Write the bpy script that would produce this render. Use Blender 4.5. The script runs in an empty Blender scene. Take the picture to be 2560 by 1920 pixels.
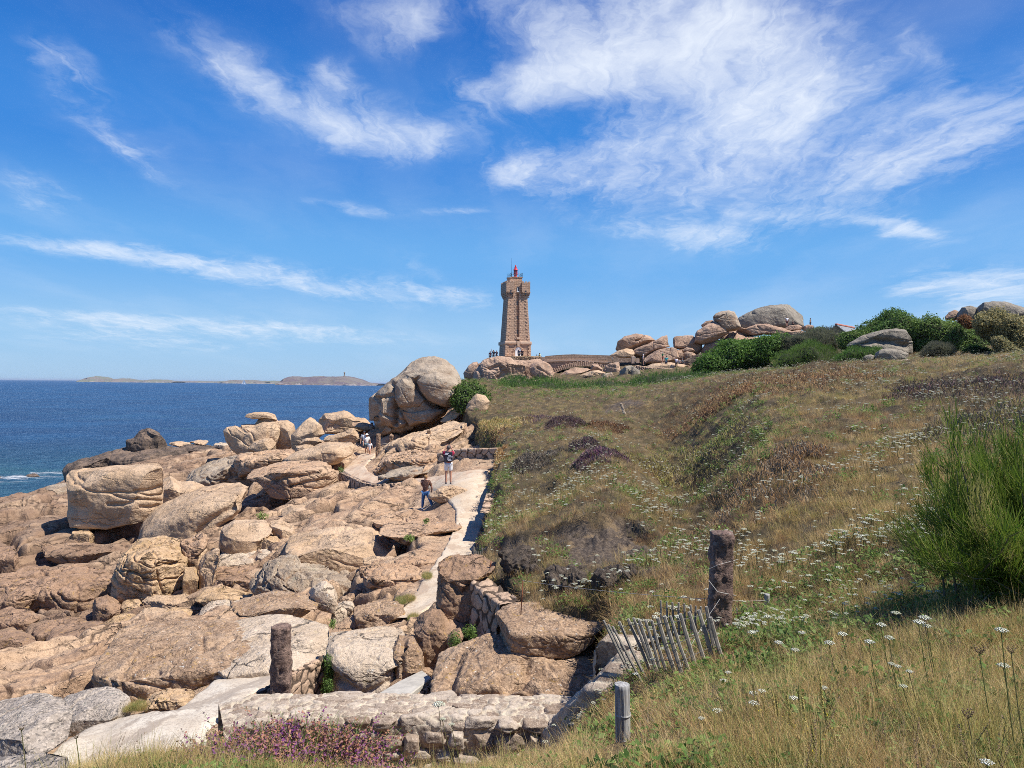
import bpy, bmesh, math, random
import numpy as np
from mathutils import Vector, Matrix, Euler
SC = bpy.context.scene
COL = SC.collection
R = math.radians
random.seed(7); RNG = np.random.default_rng(7)

# ---------------------------------------------------------------- camera
ROLL = R(0.52); FPX = 1923.0
cam = bpy.data.cameras.new("camera"); cam_o = bpy.data.objects.new("camera", cam); COL.objects.link(cam_o)
cam.sensor_fit = 'HORIZONTAL'; cam.sensor_width = 36.0; cam.lens = FPX / 2560.0 * 36.0
cam.clip_start = 0.05; cam.clip_end = 60000.0
cam_o.matrix_world = Matrix.Rotation(R(90), 4, 'X') @ Matrix.Rotation(ROLL, 4, 'Z')
SC.camera = cam_o
SC.render.resolution_x = 1024; SC.render.resolution_y = 768
SC.view_settings.view_transform = 'Standard'; SC.view_settings.look = 'None'
SC.view_settings.exposure = 0.52; SC.view_settings.gamma = 1.0
SC.render.engine = 'CYCLES'
SC.cycles.pixel_filter_type = 'BLACKMAN_HARRIS'; SC.cycles.filter_width = 0.9
SC.cycles.use_denoising = False; SC.cycles.sample_clamp_direct = 2.5; SC.cycles.sample_clamp_indirect = 2.0

# ---------------------------------------------------------------- sun
SUN_EL = R(58.0); SUN_AZ = R(75.0)          # azimuth measured from "towards the camera" (-Y) round to +X
sdir = Vector((math.sin(SUN_AZ) * math.cos(SUN_EL), -math.cos(SUN_AZ) * math.cos(SUN_EL), math.sin(SUN_EL)))
sl = bpy.data.lights.new("sun", 'SUN'); sl.energy = 5.0; sl.angle = R(0.53); sl.color = (1.0, 0.955, 0.89)
so = bpy.data.objects.new("sun", sl); COL.objects.link(so)
so.rotation_euler = sdir.to_track_quat('Z', 'Y').to_euler(); so.location = (20, -20, 60)

# ---------------------------------------------------------------- node helper
class NT:
    def __init__(s, tree):
        s.t = tree; s.n = tree.nodes; s.l = tree.links
    def new(s, typ, **kw):
        nd = s.n.new(typ)
        for k, v in kw.items(): setattr(nd, k, v)
        return nd
    def set(s, sock, v):
        if isinstance(v, bpy.types.NodeSocket): s.l.new(v, sock)
        elif v is not None: sock.default_value = v
    def math(s, op, a, b=None, c=None, clamp=False):
        nd = s.new('ShaderNodeMath', operation=op); nd.use_clamp = clamp
        s.set(nd.inputs[0], a)
        if b is not None: s.set(nd.inputs[1], b)
        if c is not None: s.set(nd.inputs[2], c)
        return nd.outputs[0]
    def vmath(s, op, a, b=None, scale=None):
        nd = s.new('ShaderNodeVectorMath', operation=op)
        s.set(nd.inputs[0], a)
        if b is not None: s.set(nd.inputs[1], b)
        if scale is not None: s.set(nd.inputs['Scale'], scale)
        return nd.outputs[1] if op in ('LENGTH', 'DOT_PRODUCT', 'DISTANCE') else nd.outputs[0]
    def ramp(s, x, lo, hi, a=0.0, b=1.0, smooth=True):
        nd = s.new('ShaderNodeMapRange', interpolation_type='SMOOTHSTEP' if smooth else 'LINEAR')
        s.set(nd.inputs[0], x); s.set(nd.inputs[1], lo); s.set(nd.inputs[2], hi); s.set(nd.inputs[3], a); s.set(nd.inputs[4], b)
        return nd.outputs[0]
    def mix(s, f, a, b, mode='MIX'):
        nd = s.new('ShaderNodeMix', data_type='RGBA', blend_type=mode)
        s.set(nd.inputs[0], f); s.set(nd.inputs[6], a if not isinstance(a, tuple) else (*a, 1)[:4]); s.set(nd.inputs[7], b if not isinstance(b, tuple) else (*b, 1)[:4])
        return nd.outputs[2]
    def noise(s, vec, scale, detail=4, rough=0.5, dist=0.0, color=False):
        nd = s.new('ShaderNodeTexNoise')
        if vec is not None: s.l.new(vec, nd.inputs['Vector'])
        nd.inputs['Scale'].default_value = scale; nd.inputs['Detail'].default_value = detail
        nd.inputs['Roughness'].default_value = rough; nd.inputs['Distortion'].default_value = dist
        return nd.outputs[1] if color else nd.outputs[0]
    def voro(s, vec, scale, feature='F1', rand=1.0, out='Distance'):
        nd = s.new('ShaderNodeTexVoronoi', feature=feature)
        if vec is not None: s.l.new(vec, nd.inputs['Vector'])
        nd.inputs['Scale'].default_value = scale; nd.inputs['Randomness'].default_value = rand
        return nd.outputs[out]
    def mapping(s, vec, scale=(1, 1, 1), rot=(0, 0, 0), loc=(0, 0, 0)):
        nd = s.new('ShaderNodeMapping'); s.l.new(vec, nd.inputs[0])
        s.set(nd.inputs['Scale'], scale); s.set(nd.inputs['Rotation'], rot); s.set(nd.inputs['Location'], loc)
        return nd.outputs[0]
    def rgb(s, c):
        nd = s.new('ShaderNodeRGB'); nd.outputs[0].default_value = (*c, 1)[:4]; return nd.outputs[0]

# ---------------------------------------------------------------- pixel / ray helpers (photo pixels, 2560 x 1920)
ZF = 2212.0
FR = {'O': (0, 0, ZF / 2560), 'P': (0, 0, 1.0),
      'Z1': (0, 1000, ZF / 700), 'Z2': (600, 1000, ZF / 700), 'Z3': (0, 1440, ZF / 700), 'Z4': (600, 1440, ZF / 700), 'Z5': (1050, 1340, ZF / 700),
      'Z6': (1100, 640, 4.88), 'Z7': (1480, 740, ZF / 600), 'Z8': (2000, 740, ZF / 560), 'A6': (500, 860, ZF / 750), 'A7': (860, 1020, 5.924),
      'A3': (1700, 960, ZF / 860), 'A4': (1450, 1300, 1472 / 550), 'A5': (1900, 1440, ZF / 660), 'A2': (1150, 960, ZF / 600), 'A8': (180, 900, ZF / 800)}
def px(fr, x, y):
    x0, y0, s = FR[fr]
    return x0 + x / s, y0 + y / s
CR, SR = math.cos(ROLL), math.sin(ROLL)
def ray(fr, x, y):
    u, v = px(fr, x, y); p = u - 1280.0; q = 960.0 - v
    return (p * CR - q * SR) / FPX, (p * SR + q * CR) / FPX          # (X/Y, Z/Y)
def at(fr, x, y, Y):
    a, s = ray(fr, x, y); return Vector((a * Y, Y, s * Y))

# ---------------------------------------------------------------- sky (world)
SKY = True
w = bpy.data.worlds.new("World"); SC.world = w; w.use_nodes = True
N = NT(w.node_tree); N.n.clear()
wo = N.new('ShaderNodeOutputWorld'); bg = N.new('ShaderNodeBackground'); bg.inputs[1].default_value = 0.065
sky = N.new('ShaderNodeTexSky', sky_type='NISHITA'); sky.sun_disc = False
sky.sun_elevation = SUN_EL
sky.sun_rotation = math.atan2(sdir.x, sdir.y)     # clockwise from +Y
sky.altitude = 10; sky.air_density = 1.0; sky.dust_density = 0.45; sky.ozone_density = 2.2
tc = N.new('ShaderNodeTexCoord'); D = tc.outputs['Generated']
sep = N.new('ShaderNodeSeparateXYZ'); N.l.new(D, sep.inputs[0])
# deepen the blue a little (the photograph's camera does)
hs = N.new('ShaderNodeHueSaturation'); hs.inputs['Saturation'].default_value = 1.22; hs.inputs['Value'].default_value = 1.0; hs.inputs['Hue'].default_value = 0.508
N.l.new(sky.outputs[0], hs.inputs['Color'])
gam = N.new('ShaderNodeGamma'); gam.inputs[1].default_value = 1.18; N.l.new(hs.outputs[0], gam.inputs[0])
# clear maritime air: the band above the horizon is pale blue, the sky overhead deep blue
cr = N.new('ShaderNodeValToRGB'); N.l.new(sep.outputs[2], cr.inputs[0]); cr.color_ramp.interpolation = 'EASE'
els = [(0.0, (4.1, 6.5, 9.3)), (.05, (3.5, 6.3, 9.7)), (.15, (1.7, 4.8, 9.5)), (.28, (.55, 2.85, 8.1)), (.46, (.12, 1.55, 6.1)), (1.0, (.10, .70, 3.4))]
while len(cr.color_ramp.elements) < len(els): cr.color_ramp.elements.new(.5)
for e_, (p_, c_) in zip(cr.color_ramp.elements, els): e_.position = p_; e_.color = (c_[0] / 10, c_[1] / 10, c_[2] / 10, 1)
skyc = N.mix(.92, gam.outputs[0], N.vmath('SCALE', cr.outputs[0], scale=10.0))
# cloud layer seen on a plane overhead: q = (x, y) / (z + .12)
zz = N.math('MAXIMUM', sep.outputs[2], 0.0); zz = N.math('ADD', zz, 0.10)
qx = N.math('DIVIDE', sep.outputs[0], zz); qy = N.math('DIVIDE', sep.outputs[1], zz)
cq = N.new('ShaderNodeCombineXYZ'); N.l.new(qx, cq.inputs[0]); N.l.new(qy, cq.inputs[1]); Q = cq.outputs[0]
def cloudpt(u, v):
    a, s = ray('O', u, v); L = math.sqrt(a * a + 1 + s * s); x, y, z = a / L, 1 / L, s / L
    return np.array((x / (z + .10), y / (z + .10)))
wn = N.noise(Q, 0.9, 5, 0.55, color=True)
wv = N.vmath('SUBTRACT', wn, (0.5, 0.5, 0.5)); wsc = N.vmath('SCALE', wv, scale=0.55)
wn2 = N.noise(Q, 4.5, 5, 0.6, color=True)
wv2 = N.vmath('SCALE', N.vmath('SUBTRACT', wn2, (0.5, 0.5, 0.5)), scale=0.16)
QW = N.vmath('ADD', N.vmath('ADD', Q, wsc), wv2)
def blob(u0, v0, u1, v1, wid, strength, soft=1.0):
    """streak of cloud between two photo points (overview coords), wid = half width in overview px"""
    p0, p1 = cloudpt(u0, v0), cloudpt(u1, v1)
    um, vm = (u0 + u1) / 2, (v0 + v1) / 2
    dx, dy = u1 - u0, v1 - v0; L = math.hypot(dx, dy) or 1.0
    n0 = cloudpt(um - dy / L * wid, vm + dx / L * wid); n1 = cloudpt(um + dy / L * wid, vm - dx / L * wid)
    c = (p0 + p1) / 2; e1 = (p1 - p0) / 2; e2 = (n1 - n0) / 2
    Mx = np.array([[e1[0], e2[0]], [e1[1], e2[1]]]); I = np.linalg.inv(Mx)
    d = N.vmath('SUBTRACT', QW, (float(c[0]), float(c[1]), 0.0))
    a = N.vmath('DOT_PRODUCT', d, (float(I[0, 0]), float(I[0, 1]), 0.0)); b = N.vmath('DOT_PRODUCT', d, (float(I[1, 0]), float(I[1, 1]), 0.0))
    r2 = N.math('ADD', N.math('MULTIPLY', a, a), N.math('MULTIPLY', b, b))
    e = N.math('EXPONENT', N.math('MULTIPLY', r2, -1.0 / soft))
    return N.math('MULTIPLY', e, strength)
BL = [  # big cloud right of centre
    (1060, 215, 1500, 70, 62, .95), (1150, 170, 1450, 140, 60, .6), (1480, 40, 1640, 340, 170, .85), (1400, 200, 1800, 230, 110, .7), (1250, 20, 1700, 10, 90, .5),
    (1560, 30, 1700, 140, 90, .5), (1040, 370, 1200, 350, 45, .85), (1180, 380, 1500, 300, 75, .55), (1250, 430, 1700, 330, 80, .45), (1900, 60, 2000, 190, 40, .35),
    (1560, 500, 2212, 280, 75, .7), (1830, 330, 2212, 240, 75, .7), (1850, 490, 2040, 520, 20, .95), (1300, 490, 1620, 540, 26, .45),
    (1950, 620, 2212, 600, 34, .8), (2000, 680, 2212, 640, 34, .55), (2120, 130, 2212, 120, 30, .3),
    # streak upper left
    (300, 40, 620, 240, 52, .58), (600, 240, 940, 290, 44, .85), (640, 160, 740, 190, 40, .55), (640, 270, 850, 320, 36, .7),
    (840, 0, 900, 130, 80, .6), (660, 10, 860, 60, 60, .4), (1000, 20, 1250, 60, 90, .4), (0, 90, 200, 190, 42, .6), (150, 230, 420, 400, 30, .45),
    (0, 400, 190, 450, 38, .5), (0, 525, 520, 580, 17, .75), (400, 570, 800, 640, 28, .7), (760, 620, 1080, 650, 28, .55),
    (0, 680, 420, 700, 13, .6), (350, 700, 900, 735, 18, .6), (700, 440, 860, 470, 18, .5), (900, 460, 1040, 455, 10, .4), (0, 715, 600, 750, 30, .35), (830, 550, 960, 590, 16, .2)]
acc = None
for b_ in BL:
    e = blob(*b_)
    acc = e if acc is None else N.math('ADD', acc, e)
# wispy texture: noise stretched along the wind
wm = N.mapping(QW, scale=(1.0, 0.28, 1.0), rot=(0, 0, R(-52)))
n1 = N.noise(wm, 5.0, 9, 0.62, 0.6); n2 = N.noise(QW, 3.0, 8, 0.6); n3 = N.noise(wm, 1.4, 6, .55)
tex = N.math('ADD', N.math('MULTIPLY', n1, 0.5), N.math('MULTIPLY', n2, 0.5))
n4 = N.noise(N.mapping(QW, scale=(1.0, 0.16, 1.0), rot=(0, 0, R(-58))), 11.0, 8, 0.65, 0.8)
tex = N.math('ADD', N.math('MULTIPLY', tex, 0.68), N.math('MULTIPLY', n4, 0.32))
acc = N.math('MULTIPLY', N.math('SUBTRACT', 1.0, N.math('EXPONENT', N.math('MULTIPLY', acc, -1.15))), 1.25)
cm = N.math('ADD', acc, N.math('MULTIPLY', N.math('MULTIPLY', N.math('SUBTRACT', tex, 0.52), 3.1), N.ramp(acc, 0.0, 0.35)))
cm = N.math('MULTIPLY', N.ramp(cm, 0.02, 1.45), 0.90)
veil = N.math('MULTIPLY', N.ramp(n3, 0.42, 0.75), 0.13)
cm = N.math('ADD', cm, veil, clamp=True)
fade = N.ramp(sep.outputs[2], 0.0, 0.05)
cm = N.math('MULTIPLY', cm, fade); cm = N.math('MINIMUM', cm, 0.93)
cloudcol = N.rgb((9.6, 10.3, 11.3))
out = N.mix(cm, skyc, cloudcol)
N.l.new(out, bg.inputs[0]); N.l.new(bg.outputs[0], wo.inputs[0])

# ---------------------------------------------------------------- numpy noise
_perm = np.random.default_rng(3).permutation(256); _perm = np.concatenate([_perm, _perm, _perm])
_g = np.random.default_rng(4).normal(size=(256, 3)); _g /= np.linalg.norm(_g, axis=1)[:, None]
def pnoise(P):
    P = np.asarray(P, float); i = np.floor(P).astype(int); f = P - i; i &= 255
    u = f * f * f * (f * (f * 6 - 15) + 10); r = 0
    for dx in (0, 1):
        wx = u[:, 0] if dx else 1 - u[:, 0]
        for dy in (0, 1):
            wy = u[:, 1] if dy else 1 - u[:, 1]
            for dz in (0, 1):
                wz = u[:, 2] if dz else 1 - u[:, 2]
                h = _perm[_perm[_perm[(i[:, 0] + dx) & 255] + ((i[:, 1] + dy) & 255)] + ((i[:, 2] + dz) & 255)]
                g = _g[h & 255]
                r = r + wx * wy * wz * (g[:, 0] * (f[:, 0] - dx) + g[:, 1] * (f[:, 1] - dy) + g[:, 2] * (f[:, 2] - dz))
    return r * 1.5
def fbm(P, oct=4, rough=.5, lac=2.03):
    a = 1.0; s = 0; P = np.array(P, float)
    for k in range(oct):
        s = s + a * pnoise(P + 17.3 * k); a *= rough; P = P * lac
    return s
def ridged(P, oct=4, rough=.5):
    a = 1.0; s = 0; P = np.array(P, float)
    for k in range(oct):
        s = s + a * (1 - 2 * np.abs(pnoise(P + 9.1 * k))); a *= rough; P = P * 2.07
    return s
def worley(P, seed=0, jit=.9):
    """returns F1, F2, random id per nearest cell (0..1), for points P (N,3 or N,2)"""
    P = np.asarray(P, float); d = P.shape[1]
    i = np.floor(P).astype(int); best = np.full(len(P), 1e9); sec = np.full(len(P), 1e9); idr = np.zeros(len(P))
    import itertools
    for off in itertools.product((-1, 0, 1), repeat=d):
        c = i + np.array(off)
        h = (c[:, 0] * 73856093) ^ (c[:, 1] * 19349663) ^ ((c[:, 2] if d > 2 else 0) * 83492791) ^ (seed * 2654435)
        h = (h ^ (h >> 13)) * 1274126177 & 0xffffffff; h = (h ^ (h >> 16)) & 0xffffffff
        q = np.zeros_like(P)
        hh = h
        for k in range(d):
            hh = (hh * 1664525 + 1013904223) & 0xffffffff
            q[:, k] = c[:, k] + .5 + jit * ((hh >> 8) / 16777216.0 - .5)
        hh = (hh * 1664525 + 1013904223) & 0xffffffff; rr = (hh >> 8) / 16777216.0
        dd = np.sqrt(((P - q) ** 2).sum(1))
        nb = dd < best
        sec = np.where(nb, best, np.minimum(sec, dd)); idr = np.where(nb, rr, idr); best = np.where(nb, dd, best)
    return best, sec, idr
def sstep(x, a, b):
    t = np.clip((x - a) / (b - a), 0, 1); return t * t * (3 - 2 * t)

# ---------------------------------------------------------------- object helpers
def mesh_np(name, V, F, mat=None, smooth=True, attrs=None):
    me = bpy.data.meshes.new(name); V = np.asarray(V, np.float32); F = np.asarray(F, np.int32)
    n = F.shape[1]
    me.vertices.add(len(V)); me.vertices.foreach_set('co', V.ravel())
    me.loops.add(F.size); me.loops.foreach_set('vertex_index', F.ravel())
    me.polygons.add(len(F)); me.polygons.foreach_set('loop_start', np.arange(0, F.size, n, dtype=np.int32)); me.polygons.foreach_set('loop_total', np.full(len(F), n, np.int32))
    if smooth: me.polygons.foreach_set('use_smooth', np.ones(len(F), bool))
    me.update(calc_edges=True)
    if attrs:
        for k, v in attrs.items():
            at_ = me.attributes.new(k, 'FLOAT', 'POINT'); at_.data.foreach_set('value', np.asarray(v, np.float32))
    if mat: me.materials.append(mat)
    return me
def link(name, me, parent=None, loc=(0, 0, 0)):
    o = bpy.data.objects.new(name, me); COL.objects.link(o); o.location = loc
    if parent: o.parent = parent
    return o
def tag(o, label=None, cat=None, group=None, kind=None):
    if label: o['label'] = label
    if cat: o['category'] = cat
    if group: o['group'] = group
    if kind: o['kind'] = kind
    return o
def thing(name, label, cat, loc=(0, 0, 0), rz=0, group=None):
    o = bpy.data.objects.new(name, None); COL.objects.link(o); o.location = loc; o.rotation_euler = (0, 0, rz); o.empty_display_size = .2
    return tag(o, label, cat, group)
def recentre(V):
    V = np.asarray(V, float); c = V.mean(0); c[2] = V[:, 2].min(); return V - c, c
class MB:
    """collects shapes in world or local coordinates and builds one mesh"""
    def __init__(s): s.bm = bmesh.new()
    def box(s, c, size, rz=0, rot=None, taper=1.0):
        M = Matrix.Translation(c) @ (rot.to_4x4() if rot is not None else Matrix.Rotation(rz, 4, 'Z'))
        vs = []
        for z in (-.5, .5):
            t = taper if z > 0 else 1
            for x, y in ((-.5, -.5), (.5, -.5), (.5, .5), (-.5, .5)):
                vs.append(s.bm.verts.new(M @ Vector((x * size[0] * t, y * size[1] * t, z * size[2]))))
        for f in ((3, 2, 1, 0), (4, 5, 6, 7), (0, 1, 5, 4), (1, 2, 6, 5), (2, 3, 7, 6), (3, 0, 4, 7)): s.bm.faces.new([vs[i] for i in f])
        return s
    def tube(s, pts, r, n=8, cap=True):
        pts = [Vector(p) for p in pts]; rs = r if isinstance(r, (list, tuple)) else [r] * len(pts); rings = []
        for i, p in enumerate(pts):
            d = (pts[min(i + 1, len(pts) - 1)] - pts[max(i - 1, 0)]).normalized()
            up = Vector((0, 0, 1)) if abs(d.z) < .9 else Vector((0, 1, 0))
            a = d.cross(up).normalized(); b = d.cross(a).normalized()
            rings.append([s.bm.verts.new(p + (a * math.cos(2 * math.pi * k / n) + b * math.sin(2 * math.pi * k / n)) * rs[i]) for k in range(n)])
        for i in range(len(rings) - 1):
            for k in range(n): s.bm.faces.new((rings[i][k], rings[i][(k + 1) % n], rings[i + 1][(k + 1) % n], rings[i + 1][k]))
        if cap and n > 2:
            s.bm.faces.new(rings[0][::-1]); s.bm.faces.new(rings[-1])
        return s
    def lathe(s, c, prof, n=16):
        rings = []
        for r, z in prof: rings.append([s.bm.verts.new(Vector(c) + Vector((r * math.cos(2 * math.pi * k / n), r * math.sin(2 * math.pi * k / n), z))) for k in range(n)])
        for i in range(len(rings) - 1):
            for k in range(n): s.bm.faces.new((rings[i][k], rings[i][(k + 1) % n], rings[i + 1][(k + 1) % n], rings[i + 1][k]))
        s.bm.faces.new(rings[0][::-1]); s.bm.faces.new(rings[-1]); return s
    def prism(s, poly, d0, d1):
        """poly list of Vector, extruded from +d0 to +d1 (vectors)"""
        a = [s.bm.verts.new(Vector(p) + Vector(d0)) for p in poly]; b = [s.bm.verts.new(Vector(p) + Vector(d1)) for p in poly]
        n = len(poly)
        s.bm.faces.new(a[::-1]); s.bm.faces.new(b)
        for k in range(n): s.bm.faces.new((a[k], a[(k + 1) % n], b[(k + 1) % n], b[k]))
        return s
    def build(s, name, mat, parent=None, loc=(0, 0, 0), smooth=False, bevel=0):
        bmesh.ops.recalc_face_normals(s.bm, faces=s.bm.faces)
        if bevel: bmesh.ops.bevel(s.bm, geom=list(s.bm.edges), offset=bevel, segments=1, affect='EDGES', clamp_overlap=True)
        me = bpy.data.meshes.new(name); s.bm.to_mesh(me); s.bm.free()
        if smooth: me.polygons.foreach_set('use_smooth', np.ones(len(me.polygons), bool))
        if mat: me.materials.append(mat)
        return link(name, me, parent, loc)
# ---------------------------------------------------------------- materials
def mat_new(name):
    m = bpy.data.materials.new(name); m.use_nodes = True; N = NT(m.node_tree); N.n.clear()
    o = N.new('ShaderNodeOutputMaterial'); b = N.new('ShaderNodeBsdfPrincipled'); N.l.new(b.outputs[0], o.inputs[0])
    b.inputs['Specular IOR Level'].default_value = 0.25
    return m, N, b
def bump(N, b, h, strength, dist, prev=None):
    bp = N.new('ShaderNodeBump'); bp.inputs['Strength'].default_value = strength; bp.inputs['Distance'].default_value = dist
    N.l.new(h, bp.inputs['Height'])
    if prev is not None: N.l.new(prev, bp.inputs['Normal'])
    if b is not None: N.l.new(bp.outputs[0], b.inputs['Normal'])
    return bp.outputs[0]
def granite(name, c1, c2, c3, patch=.5, speck=.3, crack=1.0, lich=None, lamt=.0, s=1.0, white=0.0, stain=.25, tint=None, crk=False, low=False):
    """c1 main, c2 second tone, c3 dark crack / grain tone; s = feature scale multiplier"""
    m, N, b = mat_new(name); tc = N.new('ShaderNodeTexCoord'); P = tc.outputs['Object']
    oi = N.new('ShaderNodeObjectInfo')
    P = N.vmath('ADD', P, N.vmath('SCALE', oi.outputs['Location'], scale=.37))
    n0 = N.noise(P, .55 * s, 4, .55); n1 = N.noise(P, 2.2 * s, 7, .62, .4); n2 = N.noise(P, 11 * s, 5, .65)
    col = N.mix(N.ramp(n0, .40, .62), c1, c2)
    col = N.mix(N.math('MULTIPLY', N.ramp(n1, .50, .68), patch), col, tuple(min(1, x * 1.28) for x in c2))
    col = N.mix(N.math('MULTIPLY', N.ramp(n1, .48, .33), patch * .8), col, tuple(x * .62 for x in c1))
    # dark vertical weathering streaks
    st = N.noise(N.mapping(P, scale=(1, 1, .18)), 2.6 * s, 5, .6)
    col = N.mix(N.math('MULTIPLY', N.ramp(st, .56, .74), stain), col, tuple(x * .45 for x in c3))
    # bedding cracks
    pw = N.vmath('ADD', P, N.vmath('SCALE', N.vmath('SUBTRACT', N.noise(P, 1.3 * s, 5, .6, color=True), (.5, .5, .5)), scale=.75 / s))
    pc = N.mapping(pw, scale=(.30, .45, 1.7), rot=(R(10), R(-20), R(25)))
    v1 = N.voro(pc, .95 * s, 'DISTANCE_TO_EDGE'); v2 = N.voro(pc, 3.1 * s, 'DISTANCE_TO_EDGE')
    k1 = N.math('MULTIPLY', N.ramp(v1, 0.0, .034, 1, 0), N.ramp(N.noise(P, .7 * s, 4), .44, .56)); k2 = N.ramp(v2, 0.0, .055, 1, 0)
    km = N.ramp(N.noise(N.vmath('ADD', P, (3.1, 8.2, 5.5)), 1.1 * s, 4), .50, .62)
    ck = N.math('MULTIPLY', N.math('MAXIMUM', k1, N.math('MULTIPLY', N.math('MULTIPLY', k2, km), .7)), crack, clamp=True)
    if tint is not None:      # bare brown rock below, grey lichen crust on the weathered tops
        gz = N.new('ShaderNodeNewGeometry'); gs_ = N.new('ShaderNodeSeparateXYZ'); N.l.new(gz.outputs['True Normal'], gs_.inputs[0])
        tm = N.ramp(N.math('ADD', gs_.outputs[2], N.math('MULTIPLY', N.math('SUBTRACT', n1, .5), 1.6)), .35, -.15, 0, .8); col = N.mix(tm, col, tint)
    # grain
    g1 = N.noise(P, 60, 2, .6); g2 = N.voro(P, 38, 'F1', out='Color')
    gs = N.new('ShaderNodeSeparateXYZ'); N.l.new(g2, gs.inputs[0])
    col = N.mix(N.math('MULTIPLY', N.ramp(gs.outputs[0], .62, .9), speck), col, tuple(x * .5 for x in c3))
    col = N.mix(N.math('MULTIPLY', N.ramp(gs.outputs[1], .72, .9), speck), col, tuple(min(1, x * 1.45) for x in c2))
    col = N.mix(N.math('MULTIPLY', N.ramp(n2, .54, .70), .30), col, c3)
    if lamt > 0:
        ln = N.noise(P, 3.4 * s, 7, .68, .5); lm = N.math('MULTIPLY', N.ramp(ln, .60 - .12 * lamt, .70 - .1 * lamt), min(1, .55 + lamt * .4))
        col = N.mix(lm, col, lich)
    if white > 0:
        wn_ = N.noise(N.vmath('ADD', P, (7.1, 3.3, 1.9)), 5.0 * s, 6, .7); wm_ = N.ramp(wn_, .66 - .12 * white, .70 - .12 * white)
        col = N.mix(N.math('MULTIPLY', wm_, .8), col, (.62, .60, .54))
    if low:
        gp_ = N.new('ShaderNodeNewGeometry'); gz_ = N.new('ShaderNodeSeparateXYZ'); N.l.new(gp_.outputs['Position'], gz_.inputs[0])
        lz = N.ramp(N.math('ADD', gz_.outputs[2], N.math('MULTIPLY', N.math('SUBTRACT', n0, .5), 4.0)), -6.6, -8.4, 0, .62); col = N.mix(lz, col, (.17, .105, .068))
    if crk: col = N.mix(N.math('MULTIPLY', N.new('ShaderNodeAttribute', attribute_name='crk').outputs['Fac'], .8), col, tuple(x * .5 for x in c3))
    col = N.mix(N.math('MULTIPLY', ck, .85), col, tuple(x * .35 for x in c3))
    N.l.new(col, b.inputs['Base Color']); b.inputs['Roughness'].default_value = .82
    h = N.math('ADD', N.math('MULTIPLY', n1, .55), N.math('MULTIPLY', n2, .22))
    h = N.math('ADD', h, N.math('MULTIPLY', g1, .045)); h = N.math('SUBTRACT', h, N.math('MULTIPLY', ck, .28))
    bump(N, b, h, .9, .30 / s)
    return m
M = {}
M['pink'] = granite('pink_granite', (0.42, 0.268, 0.165), (0.5, 0.338, 0.215), (.22, .135, .085), lamt=.10, lich=(.40, .27, .12), white=.12, stain=.12, low=True)
M['tan'] = granite('tan_granite', (0.47, 0.322, 0.198), (0.55, 0.392, 0.255), (.24, .155, .095), patch=.35, lamt=.08, lich=(.45, .32, .15), stain=.2, crack=.5)
M['pale'] = granite('pale_granite', (0.48, 0.37, 0.26), (0.55, 0.44, 0.325), (.30, .22, .15), patch=.4, lamt=.1, lich=(.45, .36, .2), white=.35, stain=.2, s=1.5)
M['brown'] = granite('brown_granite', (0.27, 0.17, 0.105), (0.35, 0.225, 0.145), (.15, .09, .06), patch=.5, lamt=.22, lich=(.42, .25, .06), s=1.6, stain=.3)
M['front'] = granite('rough_brown_granite', (0.3, 0.195, 0.12), (0.39, 0.27, 0.175), (.15, .10, .07), patch=.5, speck=.5, lamt=.18, lich=(.45, .27, .05), white=.3, s=2.4, stain=.35, crack=.45)
M['grey'] = granite('grey_lichen_granite', (0.31, 0.255, 0.205), (0.39, 0.33, 0.27), (.13, .12, .11), speck=.6, lamt=.15, lich=(.30, .30, .23), white=.12, s=2.0, stain=.15, crack=.4)
M['dark'] = granite('dark_sea_granite', (0.1, 0.075, 0.058), (0.2, 0.14, 0.1), (.05, .042, .038), patch=.6, lamt=.12, lich=(.40, .28, .14), stain=.5)
M['orange'] = granite('orange_granite', (0.43, 0.285, 0.155), (0.51, 0.35, 0.21), (.30, .18, .09), patch=.4, lamt=.3, lich=(.50, .33, .10), s=1.6)
M['yellow'] = granite('yellow_lichen_granite', (0.36, 0.27, 0.16), (0.43, 0.33, 0.2), (.22, .16, .10), patch=.5, lamt=.55, lich=(.44, .28, .07), white=.35, s=1.8)
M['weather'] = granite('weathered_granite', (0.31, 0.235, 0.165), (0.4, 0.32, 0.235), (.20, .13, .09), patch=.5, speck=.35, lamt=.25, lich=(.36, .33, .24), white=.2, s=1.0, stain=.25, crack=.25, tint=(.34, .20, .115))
M['head'] = granite('headland_granite', (0.38, 0.245, 0.165), (0.46, 0.315, 0.22), (.20, .125, .085), patch=.5, lamt=.18, lich=(.33, .30, .24), s=.55, stain=.45, crack=.3)
M['headgrey'] = granite('headland_grey_granite', (0.22, 0.19, 0.15), (0.29, 0.25, 0.195), (.15, .12, .095), patch=.5, lamt=.3, lich=(.26, .26, .19), s=.5, stain=.45, crack=.25)
M['bed'] = granite('bedrock_granite', (0.38, 0.243, 0.15), (0.48, 0.332, 0.212), (.16, .10, .065), patch=.6, lamt=.15, lich=(.30, .20, .12), s=1.15, stain=.0, crack=.9, crk=True, low=True)

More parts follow.
